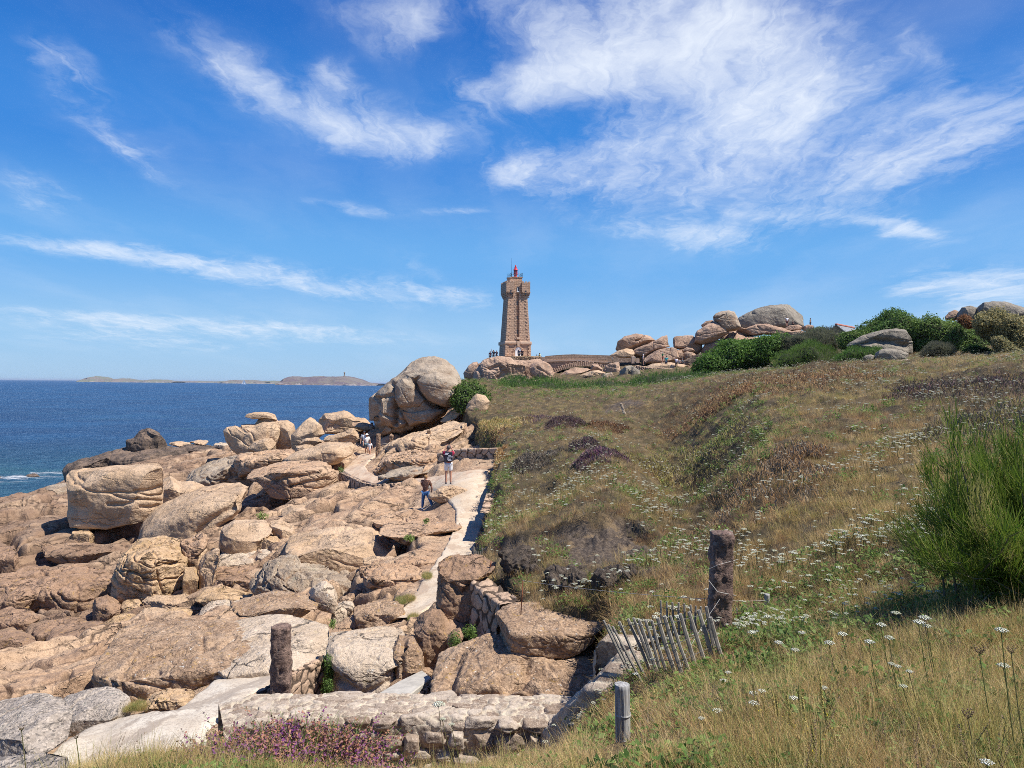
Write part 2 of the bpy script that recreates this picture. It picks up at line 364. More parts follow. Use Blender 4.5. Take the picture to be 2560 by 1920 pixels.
def simple(name, c, rough=.7, var=.15, scale=8, spec=.25, metallic=0, bstr=.2, bd=.01):
    m, N, b = mat_new(name); tc = N.new('ShaderNodeTexCoord')
    n = N.noise(tc.outputs['Object'], scale, 5, .6)
    col = N.mix(N.ramp(n, .3, .7, smooth=False), tuple(x * (1 - var) for x in c), tuple(min(1, x * (1 + var)) for x in c))
    N.l.new(col, b.inputs['Base Color']); b.inputs['Roughness'].default_value = rough; b.inputs['Specular IOR Level'].default_value = spec; b.inputs['Metallic'].default_value = metallic
    if bstr: bump(N, b, n, bstr, bd)
    return m
def path_mat(name, c1, c2, rockc):
    m, N, b = mat_new(name); tc = N.new('ShaderNodeTexCoord'); P = tc.outputs['Object']
    n = N.noise(P, 1.2, 7, .65, .3); n2 = N.noise(P, 9, 6, .7); g = N.voro(P, 34, out='Color'); gs = N.new('ShaderNodeSeparateXYZ'); N.l.new(g, gs.inputs[0])
    col = N.mix(N.ramp(n, .38, .62), c1, c2)
    col = N.mix(N.math('MULTIPLY', N.ramp(n2, .52, .66), .35), col, tuple(x * .66 for x in c2))
    col = N.mix(N.math('MULTIPLY', N.ramp(gs.outputs[0], .66, .85), .45), col, rockc)
    w = N.noise(N.mapping(P, scale=(1, .5, 1), rot=(0, 0, .6)), 2.6, 6, .65)
    w = N.noise(N.mapping(P, scale=(1, .6, 1), rot=(0, 0, .9)), 1.5, 7, .7, .6); col = N.mix(N.math('MULTIPLY', N.ramp(w, .50, .58), .75), col, rockc)
    N.l.new(col, b.inputs['Base Color']); b.inputs['Roughness'].default_value = .9
    bump(N, b, N.math('ADD', N.math('MULTIPLY', n2, .5), N.math('MULTIPLY', n, .5)), .7, .05)
    return m
M['path'] = path_mat('pale_path_concrete', (.50, .42, .325), (.60, .53, .43), (.31, .25, .195))
M['path2'] = path_mat('worn_path_rock', (.53, .385, .265), (.58, .46, .335), (.42, .28, .19))
def masonry(name, s1, s2, mortar):
    """needs point attributes 'cell' (0..1) and 'edge' (0 = joint, 1 = stone)"""
    m, N, b = mat_new(name); tc = N.new('ShaderNodeTexCoord'); P = tc.outputs['Object']
    a = N.new('ShaderNodeAttribute', attribute_name='cell').outputs['Fac']; e = N.new('ShaderNodeAttribute', attribute_name='edge').outputs['Fac']
    n = N.noise(P, 9, 6, .65); g = N.noise(P, 45, 3, .6)
    col = N.mix(a, s1, s2); col = N.mix(N.math('MULTIPLY', N.ramp(n, .45, .62), .5), col, tuple(x * .55 for x in s1))
    col = N.mix(N.math('MULTIPLY', N.ramp(g, .5, .65), .35), col, tuple(min(1, x * 1.5) for x in s2))
    mc = N.mix(N.ramp(n, .35, .65), mortar, tuple(x * .7 for x in mortar))
    col = N.mix(N.ramp(N.math('ADD', e, N.math('MULTIPLY', N.math('SUBTRACT', n, .5), .5)), .30, .55), mc, col)
    N.l.new(col, b.inputs['Base Color']); b.inputs['Roughness'].default_value = .9
    bump(N, b, N.math('ADD', n, N.math('MULTIPLY', g, .3)), .6, .04)
    return m
M['wall_mortar'] = masonry('mortared_stone', (.22, .155, .11), (.46, .385, .305), (.52, .44, .335))
M['wall_dry'] = masonry('dry_stone', (.36, .24, .16), (.50, .36, .25), (.10, .07, .05))
M['wall_tower'] = masonry('terrace_stone', (.33, .22, .12), (.46, .33, .20), (.16, .11, .07))
M['post'] = granite('post_granite', (0.155, 0.1, 0.08), (0.23, 0.155, 0.12), (.07, .05, .042), speck=.5, crack=.3, lamt=.2, lich=(.30, .27, .23), s=5.0, stain=.3)
M['wood'] = simple('weathered_wood', (.27, .245, .205), .85, .3, 20)
M['rust'] = simple('rusty_steel', (.22, .07, .03), .7, .3, 30)
M['wire'] = simple('galvanised_wire', (.42, .41, .38), .45, .1, 20, metallic=.3)

def earth_mat():
    m, N, b = mat_new('dark_crumbly_earth'); tc = N.new('ShaderNodeTexCoord'); P = tc.outputs['Object']; n = N.noise(P, 7, 7, .7); n2 = N.noise(P, 26, 5, .7)
    col = N.mix(N.ramp(n, .4, .62), (.06, .047, .038), (.135, .105, .082)); col = N.mix(N.math('MULTIPLY', N.ramp(n2, .5, .66), .5), col, (.23, .18, .13)); N.l.new(col, b.inputs['Base Color']); b.inputs['Roughness'].default_value = .95
    bump(N, b, N.math('ADD', n, N.math('MULTIPLY', n2, .5)), 1.0, .10); return m
M['earth'] = earth_mat()
# ---------------------------------------------------------------- terrain fields (thin-plate over (X/Y, ln Y) of Z/Y)
class Field:
    def __init__(s, pts, lam=2e-3):
        A = []
        for p in pts:
            if p[0] == 'z': _, u, Y, Z = p; a, _s = ray('O', u, 830); A.append((a, math.log(Y), Z / Y))
            else: u, v, Y = p; a, q = ray('O', u, v); A.append((a, math.log(Y), q))
        A = np.array(A); s.X = A[:, :2] * np.array((1.6, 1.0)); n = len(A)
        K = s.k(np.linalg.norm(s.X[:, None] - s.X[None], axis=2)); Pm = np.c_[np.ones(n), s.X]
        Mx = np.zeros((n + 3, n + 3)); Mx[:n, :n] = K + lam * np.eye(n); Mx[:n, n:] = Pm; Mx[n:, :n] = Pm.T
        s.w = np.linalg.solve(Mx, np.r_[A[:, 2], np.zeros(3)])
    def k(s, r): return np.where(r > 1e-9, r * r * np.log(r + 1e-12), 0)
    def z(s, X, Y):
        X = np.atleast_1d(np.asarray(X, float)).ravel(); Y = np.atleast_1d(np.asarray(Y, float)).ravel(); out = np.zeros(len(X))
        for i in range(0, len(X), 20000):
            Yy = np.maximum(Y[i:i + 20000], .3); q = np.c_[X[i:i + 20000] / Yy, np.log(Yy)] * np.array((1.6, 1.0))
            K = s.k(np.linalg.norm(q[:, None] - s.X[None], axis=2))
            out[i:i + 20000] = (K @ s.w[:-3] + s.w[-3] + q @ s.w[-2:]) * Yy
        return out
ROCKC = [(100,1640,10.5),(0,1659,10),(300,1600,11),(500,1500,12.5),(700,1520,12),(900,1525,11.5),(1200,1525,11.5),(700,1400,15.5),(850,1400,15),(900,1300,18.5),(950,1230,22),(1000,1150,27),
 (1030,1080,31.5),(1040,1040,34),(1080,1010,37),(920,1105,33.7),(970,1046,33.8),(850,1045,42),(750,1020,50),(793,985,59),(800,950,64),(900,1000,46),(950,950,58),(1000,930,56),
 (700,1100,36),(600,1130,38),(700,1180,29),(800,1200,26),(600,1280,26),(850,1270,21),(700,1300,22),(500,1200,32),(400,1250,30),(250,1250,32),(100,1250,33),(0,1250,33),(100,1400,24),(300,1400,21),(0,1400,24),
 (500,1400,18),(100,1500,18),(300,1500,15),(0,1550,15),(150,1580,12.5),(550,1050,60),(650,1000,68),(400,1060,60),(450,1100,48),(300,1150,42),(150,1150,42),(0,1110,50),(0,1200,38),(200,1070,60),(150,1050,70),(0,1085,58),
 (250,1010,88),(400,990,92),(500,965,90),(150,1035,88),('z',0,80,-15),('z',-300,60,-14),('z',-700,45,-14),('z',-700,20,-9),('z',-700,90,-18),('z',-700,10,-7.5),('z',0,110,-17),('z',200,125,-17),('z',400,130,-17),('z',650,120,-17),('z',600,95,-9),('z',-300,110,-18),('z',800,120,-14),('z',950,130,-8),
 ('z',1100,20,-5),('z',1200,30,-6),('z',1400,12,-5.2),('z',1200,60,-5),('z',1200,100,-4),('z',-300,20,-7),('z',-300,10,-6),('z',1400,7,-5),('z',700,8,-5.2),('z',0,7,-5.4),('z',1100,180,-8),('z',400,200,-20),('z',0,200,-20),('z',900,200,-14)]
HEATHC = [(1065,1050,30),(1075,1100,26),(1045,1170,22),(1030,1195,20.5),(1100,1230,16.5),(1060,1250,16),(1130,1290,13.5),(1290,1310,12.2),(1310,1400,10),(1400,1450,7.5),(1280,1530,8.5),(1380,1560,6),(1340,1620,5),
 (1100,1680,4.2),(600,1686,4.3),(200,1690,4.5),('z',1000,5.2,-2.95),('z',600,5.2,-3.1),('z',200,5.2,-3.2),('z',-200,5.2,-3.2),('z',600,8.2,-5.3),('z',200,8.2,-5.6),('z',1000,8.2,-5.2),('z',-200,8.2,-5.7),
 (1090,960,42),(1085,1000,36),(1000,920,52),(1030,880,58),(1100,870,58),(1200,1100,24),(1200,1000,32),(1200,920,44),(1200,860,62),(1200,1180,17.5),(1350,1180,16),(1300,1110,18.2),(1300,1055,21),(1300,1000,25),(1290,955,31),(1220,960,35),(1450,1060,24),(1430,1000,29.5),(1400,950,36),(1350,915,41),(1340,885,50),(1300,850,66),
 (1050,835,75),(1200,835,85),(1400,830,85),(1400,803,105),(1200,828,105),(1050,832,100),(950,833,95),(1500,1250,11),(1510,1150,17),(1505,1080,21.5),(1480,1000,27),(1440,925,37),(1500,850,48),(1585,1090,15.2),(1570,1010,19.8),(1550,940,26.5),(1520,890,34),(1500,822,65),
 (1700,1300,9.5),(1700,1200,12.2),(1700,1100,14.2),(1700,1000,18.5),(1700,900,27),(1700,850,38),(1700,815,50),(1700,802,75),(1600,1380,8.2),(1500,1400,7.5),(1450,1500,6),(1600,1500,5.6),(1600,1620,4),
 (1900,1350,7),(1900,1200,9.5),(1900,1100,12.5),(1900,1000,17),(1900,900,24),(1900,840,32),(1900,800,45),(1900,778,75),(2150,1400,5.2),(2200,1300,6.5),(2200,1100,10),(2200,950,15),(2200,850,22),(2200,795,30),(2200,772,50),
 (2000,790,50),(2100,768,75),(2200,745,80),(1900,1600,3.6),(2200,1600,3.4),(1900,1500,4.4),(2200,1500,4.2),(1150,805,130),(1450,795,120),(1600,765,135),(1750,725,140),(1900,745,120),(2100,705,130),(2250,700,130),
 ('z',1750,220,7),('z',1100,200,1),('z',2300,220,8),('z',950,130,-6),('z',900,110,-5),('z',1100,2.0,-1.68),('z',2000,2.0,-1.6),('z',200,2.0,-1.75),('z',1100,1.0,-1.62),('z',2600,6,-1.5),('z',2600,20,.2),('z',2600,60,3),('z',4000,4,-1.3),('z',4000,15,.4),('z',4000,60,3),('z',4000,200,6),('z',-1400,4,-2.0),('z',-1400,8,-5.5),('z',-1400,2,-1.8)]
ROCKF = Field(ROCKC); HEATHF = Field(HEATHC)
BY = np.array([0, 8.0, 8.6, 11.9, 12.5, 13.2, 16, 20, 22, 26, 30, 36, 42, 50, 56, 62, 75, 90, 110, 140, 250])
BU = np.array([-3000, -3000, 1310, 1325, 1135, 1105, 1060, 1030, 1042, 1070, 1064, 1086, 1082, 1040, 1012, 1005, 990, 960, 930, 900, 860])
BA = np.array([ray('O', u, 830)[0] for u in BU])
def edge_dist(X, Y):   # metres to the right of the heath's edge (positive = heath)
    return X - np.interp(Y, BY, BA) * Y
def rock_z(X, Y): return ROCKF.z(X, Y)
def hit(fr, x, y, field=None, y0=3.0, y1=220.0):
    """first point where the ray through the photo point meets the smooth ground"""
    a, s = ray(fr, x, y); Ys = np.exp(np.linspace(math.log(y0), math.log(y1), 900)); X = a * Ys
    if field == 'rock': g = rock_z(X, Ys)
    elif field == 'heathraw': g = HEATHF.z(X, Ys)
    elif field == 'heath': g = HEATHF.z(X, Ys) + gully(X, Ys)
    else: g = np.maximum(rock_z(X, Ys), heath_z(X, Ys))
    d = s * Ys - g; k = np.where(d < 0)[0]
    if len(k) == 0: Y = y1
    elif k[0] == 0: Y = y0
    else:
        i = k[0]; t = d[i - 1] / (d[i - 1] - d[i]); Y = Ys[i - 1] + t * (Ys[i] - Ys[i - 1])
    return Vector((a * Y, Y, s * Y))
GUL = np.array([tuple(hit('O', u, v, 'heathraw'))[:2] for u, v in ((1400, 880), (1445, 945), (1490, 1010), (1530, 1080), (1560, 1150), (1545, 1230))])
def gully(X, Y):
    X = np.asarray(X, float).ravel(); Y = np.asarray(Y, float).ravel(); best = np.full(len(X), 1e9); side = np.zeros(len(X))
    for a, b in zip(GUL[:-1], GUL[1:]):
        d = b - a; t = np.clip(((X - a[0]) * d[0] + (Y - a[1]) * d[1]) / (d @ d), 0, 1); dx, dy = X - a[0] - t * d[0], Y - a[1] - t * d[1]; dd = np.hypot(dx, dy); k = dd < best; best = np.where(k, dd, best); side = np.where(k, np.sign(dx * -d[1] + dy * d[0]), side)
    fade = sstep(Y, GUL[:, 1].min() - 2, GUL[:, 1].min() + 2) * (1 - sstep(Y, GUL[:, 1].max() - 4, GUL[:, 1].max() + 4)); w_ = .06 * Y
    right = X > np.interp(Y, GUL[::-1, 1], GUL[::-1, 0])
    return fade * .62 * (-.030 * Y * np.exp(-(best / w_) ** 2) + np.where(right, .030 * Y * sstep(best, .2 * w_, 2.2 * w_) * (1 - sstep(best, 3 * w_, 7 * w_)), .016 * Y * sstep(best, .5 * w_, 3 * w_) * (1 - sstep(best, 3 * w_, 8 * w_))))
def heath_z(X, Y):
    e = edge_dist(X, Y); z = HEATHF.z(X, Y) + gully(X, Y)
    e = e + np.where(np.asarray(Y) > 13, .34 * fbm(np.c_[np.asarray(X) * .5, np.asarray(Y) * .35, np.asarray(X) * 0], 3), 0)
    wv = np.clip(np.asarray(Y) / 26, .3, 1)
    return z - 3.2 * (1 - sstep(e, -.75 * wv, .15 * wv))
def polar_grid(u0, u1, nu, y0, y1, ny):
    a0, a1 = ray('O', u0, 830)[0], ray('O', u1, 830)[0]
    A = np.linspace(a0, a1, nu); Ys = np.exp(np.linspace(math.log(y0), math.log(y1), ny))
    AA, YY = np.meshgrid(A, Ys); X = (AA * YY).ravel(); Y = YY.ravel()
    i = np.arange(nu * ny).reshape(ny, nu); F = np.c_[i[:-1, :-1].ravel(), i[:-1, 1:].ravel(), i[1:, 1:].ravel(), i[1:, :-1].ravel()]
    return X, Y, F
# path outlines (photo coords) -> world polygons on the bedrock
PATHS = [
 ([('Z3',40,1640),('Z3',280,1440),('Z3',560,1260),('Z3',760,1160),('Z3',1150,1120),('Z3',1350,1100),('Z3',1560,925),('Z3',1720,812),('Z3',2150,592),('Z4',130,600),('Z4',330,545),('Z4',520,535)],
  [('Z3',1640,1760),('Z3',1650,1500),('Z3',1690,1230),('Z3',1900,1022),('Z3',2150,862),('Z4',245,848),('Z4',400,752),('Z4',600,655),('Z4',738,578)]),
 ([('Z4',1180,355),('Z4',1300,235),('Z4',1420,60),('Z2',1490,1340),('Z2',1560,1250),('Z2',1620,1150),('Z2',1700,965),('Z2',1690,860),('Z2',1560,760),('Z2',1440,670)],
  [('Z4',1390,335),('Z4',1620,200),('Z4',1690,60),('Z2',1800,1300),('Z2',1860,1190),('Z2',1905,1060),('Z2',1945,950),('Z2',1990,800),('Z2',2005,640),('Z2',1990,560)]),
 ([('Z2',1700,660),('Z2',1390,655),('Z2',1050,662),('Z2',950,640),('Z2',860,600),('Z2',795,568),('Z2',860,500),('Z2',930,440),('Z2',965,425)],
  [('Z2',1990,580),('Z2',1500,610),('Z2',1180,625),('Z2',1080,600),('Z2',1020,560),('Z2',995,520),('Z2',1040,470),('Z2',1075,445),('Z2',1075,420)])]
def path_lines(k):
    L, Rr = PATHS[k]; out = []
    for side in (L, Rr): out.append(np.array([tuple(hit(*p, field='rock')) for p in side]))
    return out
PL = [path_lines(k) for k in range(3)]
def resample(P, n):
    d = np.r_[0, np.cumsum(np.linalg.norm(np.diff(P, axis=0), axis=1))]; t = np.linspace(0, d[-1], n)
    return np.c_[[np.interp(t, d, P[:, j]) for j in range(P.shape[1])]].T
def poly_dist(X, Y, P):
    best = np.full(len(X), 1e9)
    for a, b in zip(P[:-1], P[1:]):
        d = b - a; t = np.clip(((X - a[0]) * d[0] + (Y - a[1]) * d[1]) / (d[0] ** 2 + d[1] ** 2 + 1e-9), 0, 1)
        best = np.minimum(best, np.hypot(X - a[0] - t * d[0], Y - a[1] - t * d[1]))
    return best
PC = [((resample(l, 60) + resample(r_, 60)) / 2, np.linalg.norm(resample(l, 60) - resample(r_, 60), axis=1) / 2) for l, r_ in PL]
def path_mask(X, Y):
    m = np.zeros(len(X))
    for c, wd in PC:
        for i in range(0, 60, 2):
            d = np.hypot(X - c[i, 0], Y - c[i, 1]); r = max(wd[i], .4)
            m = np.maximum(m, 1 - sstep(d, r * .95, r * 1.5 + .3))
    return m
# --- bedrock sheet
def slabs(X, Y):
    """blocky fractured slabs, dipping; returns offset, crack value"""
    th = R(50); c, s_ = math.cos(th), math.sin(th)
    U = X * c + Y * s_; V = -X * s_ + Y * c
    wx = fbm(np.c_[X * .25, Y * .25, X * 0 + 3], 3) * 1.4; wy = fbm(np.c_[X * .25, Y * .25, X * 0 + 9], 3) * 1.4
    out = 0; ck = 0
    for sc, el, amp, tilt, sd in ((5.2, 2.1, .60, .10, 1), (2.1, 2.2, .34, .16, 2), (.85, 1.9, .13, .18, 3)):
        P = np.c_[(U + wx * sc * .25) / (sc * el), (V + wy * sc * .25) / sc]
        f1, f2, idr = worley(P, sd); e = f2 - f1
        id2 = (idr * 7.31) % 1
        loc = (P - np.floor(P)) - .5
        id3 = (idr * 3.77 + .3) % 1
        amp = amp * (np.clip(26 / np.hypot(X, Y), 0, 1) ** 1.5 if sc < 1 else 1)
        out = out + amp * (sstep(e, .0, .22) * ((idr - .5) * 1.7 + tilt * 7 * (id2 - .5) * loc[:, 1] + tilt * 5 * (id3 - .4) * loc[:, 0]) + .25 * np.minimum(e, .2))
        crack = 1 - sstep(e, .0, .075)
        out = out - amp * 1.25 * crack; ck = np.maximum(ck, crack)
    return out, ck
X, Y, F = polar_grid(-760, 1330, 900, 7.5, 190, 1400)
Zb = rock_z(X, Y); pm = path_mask(X, Y)
off, ck = slabs(X, Y)
dist = np.hypot(X, Y)
near_ = np.clip(22 / dist, 0, 1)
off = off * (.8 + .2 * np.clip(dist / 40, 0, 1.6)) + .055 * near_ * ridged(np.c_[X * 1.3, Y * 1.3, Zb], 5) + .12 * fbm(np.c_[X * .6, Y * .6, Zb], 3) + .03 * near_ ** 2 * fbm(np.c_[X * 6, Y * 6, Zb], 3)
off = off - .15 + .26 * sstep(Y, 17, 24) * (1 - sstep(Y, 60, 75))
pit = hit('O', 700, 1500, 'rock'); off = off - 1.3 * np.exp(-(((X - pit.x) / .75) ** 2 + ((Y - pit.y - .1) / .8) ** 2) ** 2)
og = off.reshape(1400, 900)
for _ in range(3): og[1:-1] = .5 * og[1:-1] + .25 * og[:-2] + .25 * og[2:]
for _ in range(1): og[:, 1:-1] = .5 * og[:, 1:-1] + .25 * og[:, :-2] + .25 * og[:, 2:]
off = og.ravel()
for fr_, x_, y_, Y_ in (('A7', 1205, 1530, 33.4), ('A7', 1545, 1128, 33.6), ('A7', 335, 690, 60)):      # level footing where people stand
    q_ = at(fr_, x_, y_, Y_); g_ = np.exp(-((X - q_.x) ** 2 + ((Y - q_.y) * .6) ** 2) / .9); off = off * (1 - g_) + (q_.z - Zb) * g_
Z = Zb + off * (1 - pm) - .075 * pm + pm * .03 * ridged(np.c_[X * 1.1, Y * 1.1, Zb], 4)
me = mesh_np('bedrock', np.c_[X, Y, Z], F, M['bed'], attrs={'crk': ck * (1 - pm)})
tag(link('bedrock', me), kind='structure')
# --- heath ground sheet
def soil_mat():
    m, N, b = mat_new('heath_soil'); tc = N.new('ShaderNodeTexCoord'); P = tc.outputs['Object']
    n = N.noise(P, .35, 5, .6); n1 = N.noise(P, 2.4, 7, .65); n2 = N.noise(P, 14, 5, .7)
    col = N.mix(N.ramp(n, .4, .6), (.10, .07, .035), (.075, .058, .03))
    col = N.mix(N.ramp(n1, .45, .65), col, (.16, .115, .06)); col = N.mix(N.math('MULTIPLY', N.ramp(n2, .5, .68), .6), col, (.07, .055, .035))
    bare = N.new('ShaderNodeAttribute', attribute_name='bare').outputs['Fac']
    bc = N.mix(N.ramp(n2, .4, .62), (.06, .045, .035), (.13, .10, .075)); bc = N.mix(N.ramp(n1, .52, .62), bc, (.19, .135, .08))
    col = N.mix(bare, col, bc)
    N.l.new(col, b.inputs['Base Color']); b.inputs['Roughness'].default_value = .95
    bump(N, b, N.math('ADD', n1, N.math('MULTIPLY', n2, .4)), .9, .12); return m
M['soil'] = soil_mat()
def scarp(X, Y):
    """dark little erosion cliff below the slope: drop across a wavy line"""
    a = X / Y; u = 1106 + a * 1662
    yl = np.interp(u, [1040, 1085, 1150, 1250, 1350, 1420, 1500], [18.6, 18.2, 17.0, 16.6, 16.4, 15.6, 14.5]) + .8 * fbm(np.c_[X * .8, X * 0, X * 0], 2)
    wt = sstep(u, 1060, 1100) * (1 - sstep(u, 1400, 1470))
    return yl, wt
def heath_full(X, Y):
    X = np.asarray(X, float); Y = np.asarray(Y, float)
    z = heath_z(X, Y); e = edge_dist(X, Y)
    far = np.clip(np.hypot(X, Y) / 30, .35, 1)
    lump = fbm(np.c_[X * .8, Y * .8, X * 0 + 31], 3)
    z = z + (.24 * fbm(np.c_[X * .45, Y * .45, X * 0], 4) + .22 * np.abs(lump) + .05 * fbm(np.c_[X * 2.6, Y * 2.6, X * 0], 3)) * far
    yl, wt = scarp(X, Y)
    t = Y - yl
    z = z + wt * (.34 * sstep(t, -.75, .12) * (1 - sstep(t, .5, 4.0)) - .16 * (1 - sstep(t, -.1, .1)) * sstep(t, -2.6, -.1))
    z = z + wt * .14 * (1 - sstep(np.abs(t + .9), .0, 1.0)) * (fbm(np.c_[X * 1.6, Y * 2.6, X * 0], 3))
    z = z + wt * .10 * ridged(np.c_[X * 2.4, Y * 2.4, X * 0 + 2], 4) * (1 - sstep(np.abs(t + .9), .3, 1.3))
    z = z + wt * .09 * np.clip(1 - np.abs(t + 1.2) / 1.0, 0, 1) * ridged(np.c_[X * 1.8, Y * 2.4, X * 0], 3)
    return z
def bareness(X, Y):
    yl, wt = scarp(X, Y); t = Y - yl
    b = wt * (1 - sstep(t, -.05, .12)) * sstep(t, -3.1, -1.9)
    n = fbm(np.c_[X * .9, Y * .9, X * 0 + 5], 3)
    b = b * sstep(n, -.55, -.1)
    a = X / Y; u = 1106 + a * 1662
    pt = np.exp(-(((u - 1345) / 75) ** 2 + ((Y - 51) / 4.5) ** 2)) * .95         # worn bare patch on the way up
    return np.clip(np.maximum(b, sstep(pt + n * .4, .5, .9)), 0, 1)
X, Y, F = polar_grid(-1500, 4200, 2100, 0.6, 230, 780)
Z = heath_full(X, Y)
ok = ~((edge_dist(X, Y) < -1.2) & (Y > 9.2))
F = F[ok[F].all(1)]
me = mesh_np('heath_ground', np.c_[X, Y, Z], F, M['soil'], attrs={'bare': bareness(X, Y)})
tag(link('heath_ground', me), kind='structure')
# --- path sheets
M['path1'] = path_mat('sandy_path', (.52, .41, .29), (.59, .49, .37), (.40, .29, .20))
for k, (l, r_) in enumerate(PL):
    n = 160; m_ = 30; A = resample(l, n); B = resample(r_, n); t = np.linspace(0, 1, m_)[None, :, None]
    G = A[:, None] * (1 - t) + B[:, None] * t; G = G.reshape(-1, 3)
    zz_ = rock_z(G[:, 0], G[:, 1]); tt = np.tile(np.linspace(0, 1, m_), n); edge = np.minimum(tt, 1 - tt)
    G[:, 0] += .05 * fbm(G * 1.7, 3); G[:, 1] += .08 * fbm(G * 1.7 + 5, 3)
    amp = .035 if k != 1 else .03
    G[:, 2] = zz_ + .035 + amp * fbm(np.c_[G[:, :2] * 1.2, zz_], 4) - .16 * (1 - sstep(edge, 0, .08))
    i = np.arange(n * m_).reshape(n, m_); F = np.c_[i[:-1, :-1].ravel(), i[1:, :-1].ravel(), i[1:, 1:].ravel(), i[:-1, 1:].ravel()]
    tag(link('path', mesh_np('path', G, F, M['path2'] if k == 2 else M['path1'] if k == 1 else M['path'])), kind='structure')
# --- sea
def sea_mat():
    m, N, b = mat_new('sea_water'); tc = N.new('ShaderNodeTexCoord'); P = tc.outputs['Object']
    sp = N.new('ShaderNodeSeparateXYZ'); N.l.new(P, sp.inputs[0])
    w1 = N.noise(N.mapping(P, scale=(.5, 1.0, 1), rot=(0, 0, .25)), .35, 6, .6, .3); w2 = N.noise(N.mapping(P, scale=(.45, 1, 1), rot=(0, 0, -.2)), 1.9, 6, .62, .4)
    w3 = N.noise(P, .03, 5, .55); w4 = N.noise(N.mapping(P, scale=(.25, 1, 1)), .006, 4, .5)
    col = N.mix(N.ramp(w3, .35, .65), (.004, .050, .135), (.008, .078, .190))
    near = N.ramp(sp.outputs[1], 90, 190, 1, 0)
    col = N.mix(N.math('MULTIPLY', near, .6), col, (.008, .075, .085))
    green = N.math('MULTIPLY', N.ramp(N.noise(N.mapping(P, scale=(.35, 1, 1)), .06, 5, .6), .55, .70), N.ramp(sp.outputs[1], 110, 420, .55, 0))
    col = N.mix(green, col, (.03, .13, .14))
    # surf
    fo = N.new('ShaderNodeAttribute', attribute_name='foam').outputs['Fac']
    fn = N.noise(N.mapping(P, scale=(.45, 1, 1)), .55, 8, .72, .8)
    f = N.ramp(N.math('ADD', fn, N.math('MULTIPLY', fo, .42)), .84, .95)
    caps = N.math('MULTIPLY', N.ramp(N.noise(N.mapping(P, scale=(.3, 1, 1)), .16, 7, .7, .3), .765, .80), .55)
    f = N.math('MAXIMUM', f, caps)
    col = N.mix(f, col, (.75, .78, .80))
    N.l.new(col, b.inputs['Base Color']); b.inputs['Roughness'].default_value = .9; b.inputs['Specular IOR Level'].default_value = 0
    h = N.math('ADD', N.math('MULTIPLY', w1, 1.5), N.math('MULTIPLY', w2, .45)); nb = bump(N, b, h, 1.0, 2.8)
    gl = N.new('ShaderNodeBsdfGlossy'); gl.inputs['Roughness'].default_value = .45; gl.inputs['Color'].default_value = (.55, .75, 1, 1); N.l.new(nb, gl.inputs['Normal'])
    mx = N.new('ShaderNodeMixShader'); N.l.new(N.ramp(f, 0, 1, .13, 0), mx.inputs[0]); N.l.new(b.outputs[0], mx.inputs[1]); N.l.new(gl.outputs[0], mx.inputs[2]); N.l.new(mx.outputs[0], N.n['Material Output'].inputs[0])
    return m
SEA = -13.0
X, Y, F = polar_grid(-5000, 7200, 440, 6, 40000, 560)
def foamf(X, Y):
    f = np.zeros(len(X))
    for u, v, rx, ry in ((60, 1030, 9, 4.2), (110, 1022, 6, 3), (20, 1042, 6, 3), (105, 938, 6, 1.4), (0, 1032, 8, 2.4)):
        p = at('O', u, v, 1.0); Yc = SEA / p.z; Xc = p.x * Yc
        f = np.maximum(f, np.exp(-(((X - Xc) / rx) ** 2 + ((Y - Yc) / ry) ** 2)))
    return f
me = mesh_np('sea', np.c_[X, Y, np.full(len(X), SEA) + .10 * fbm(np.c_[X * .12, Y * .3, X * 0], 3) * np.clip(300 / (Y + 1), 0, 1)], F, sea_mat(), attrs={'foam': foamf(X, Y)})
tag(link('sea', me), kind='structure')
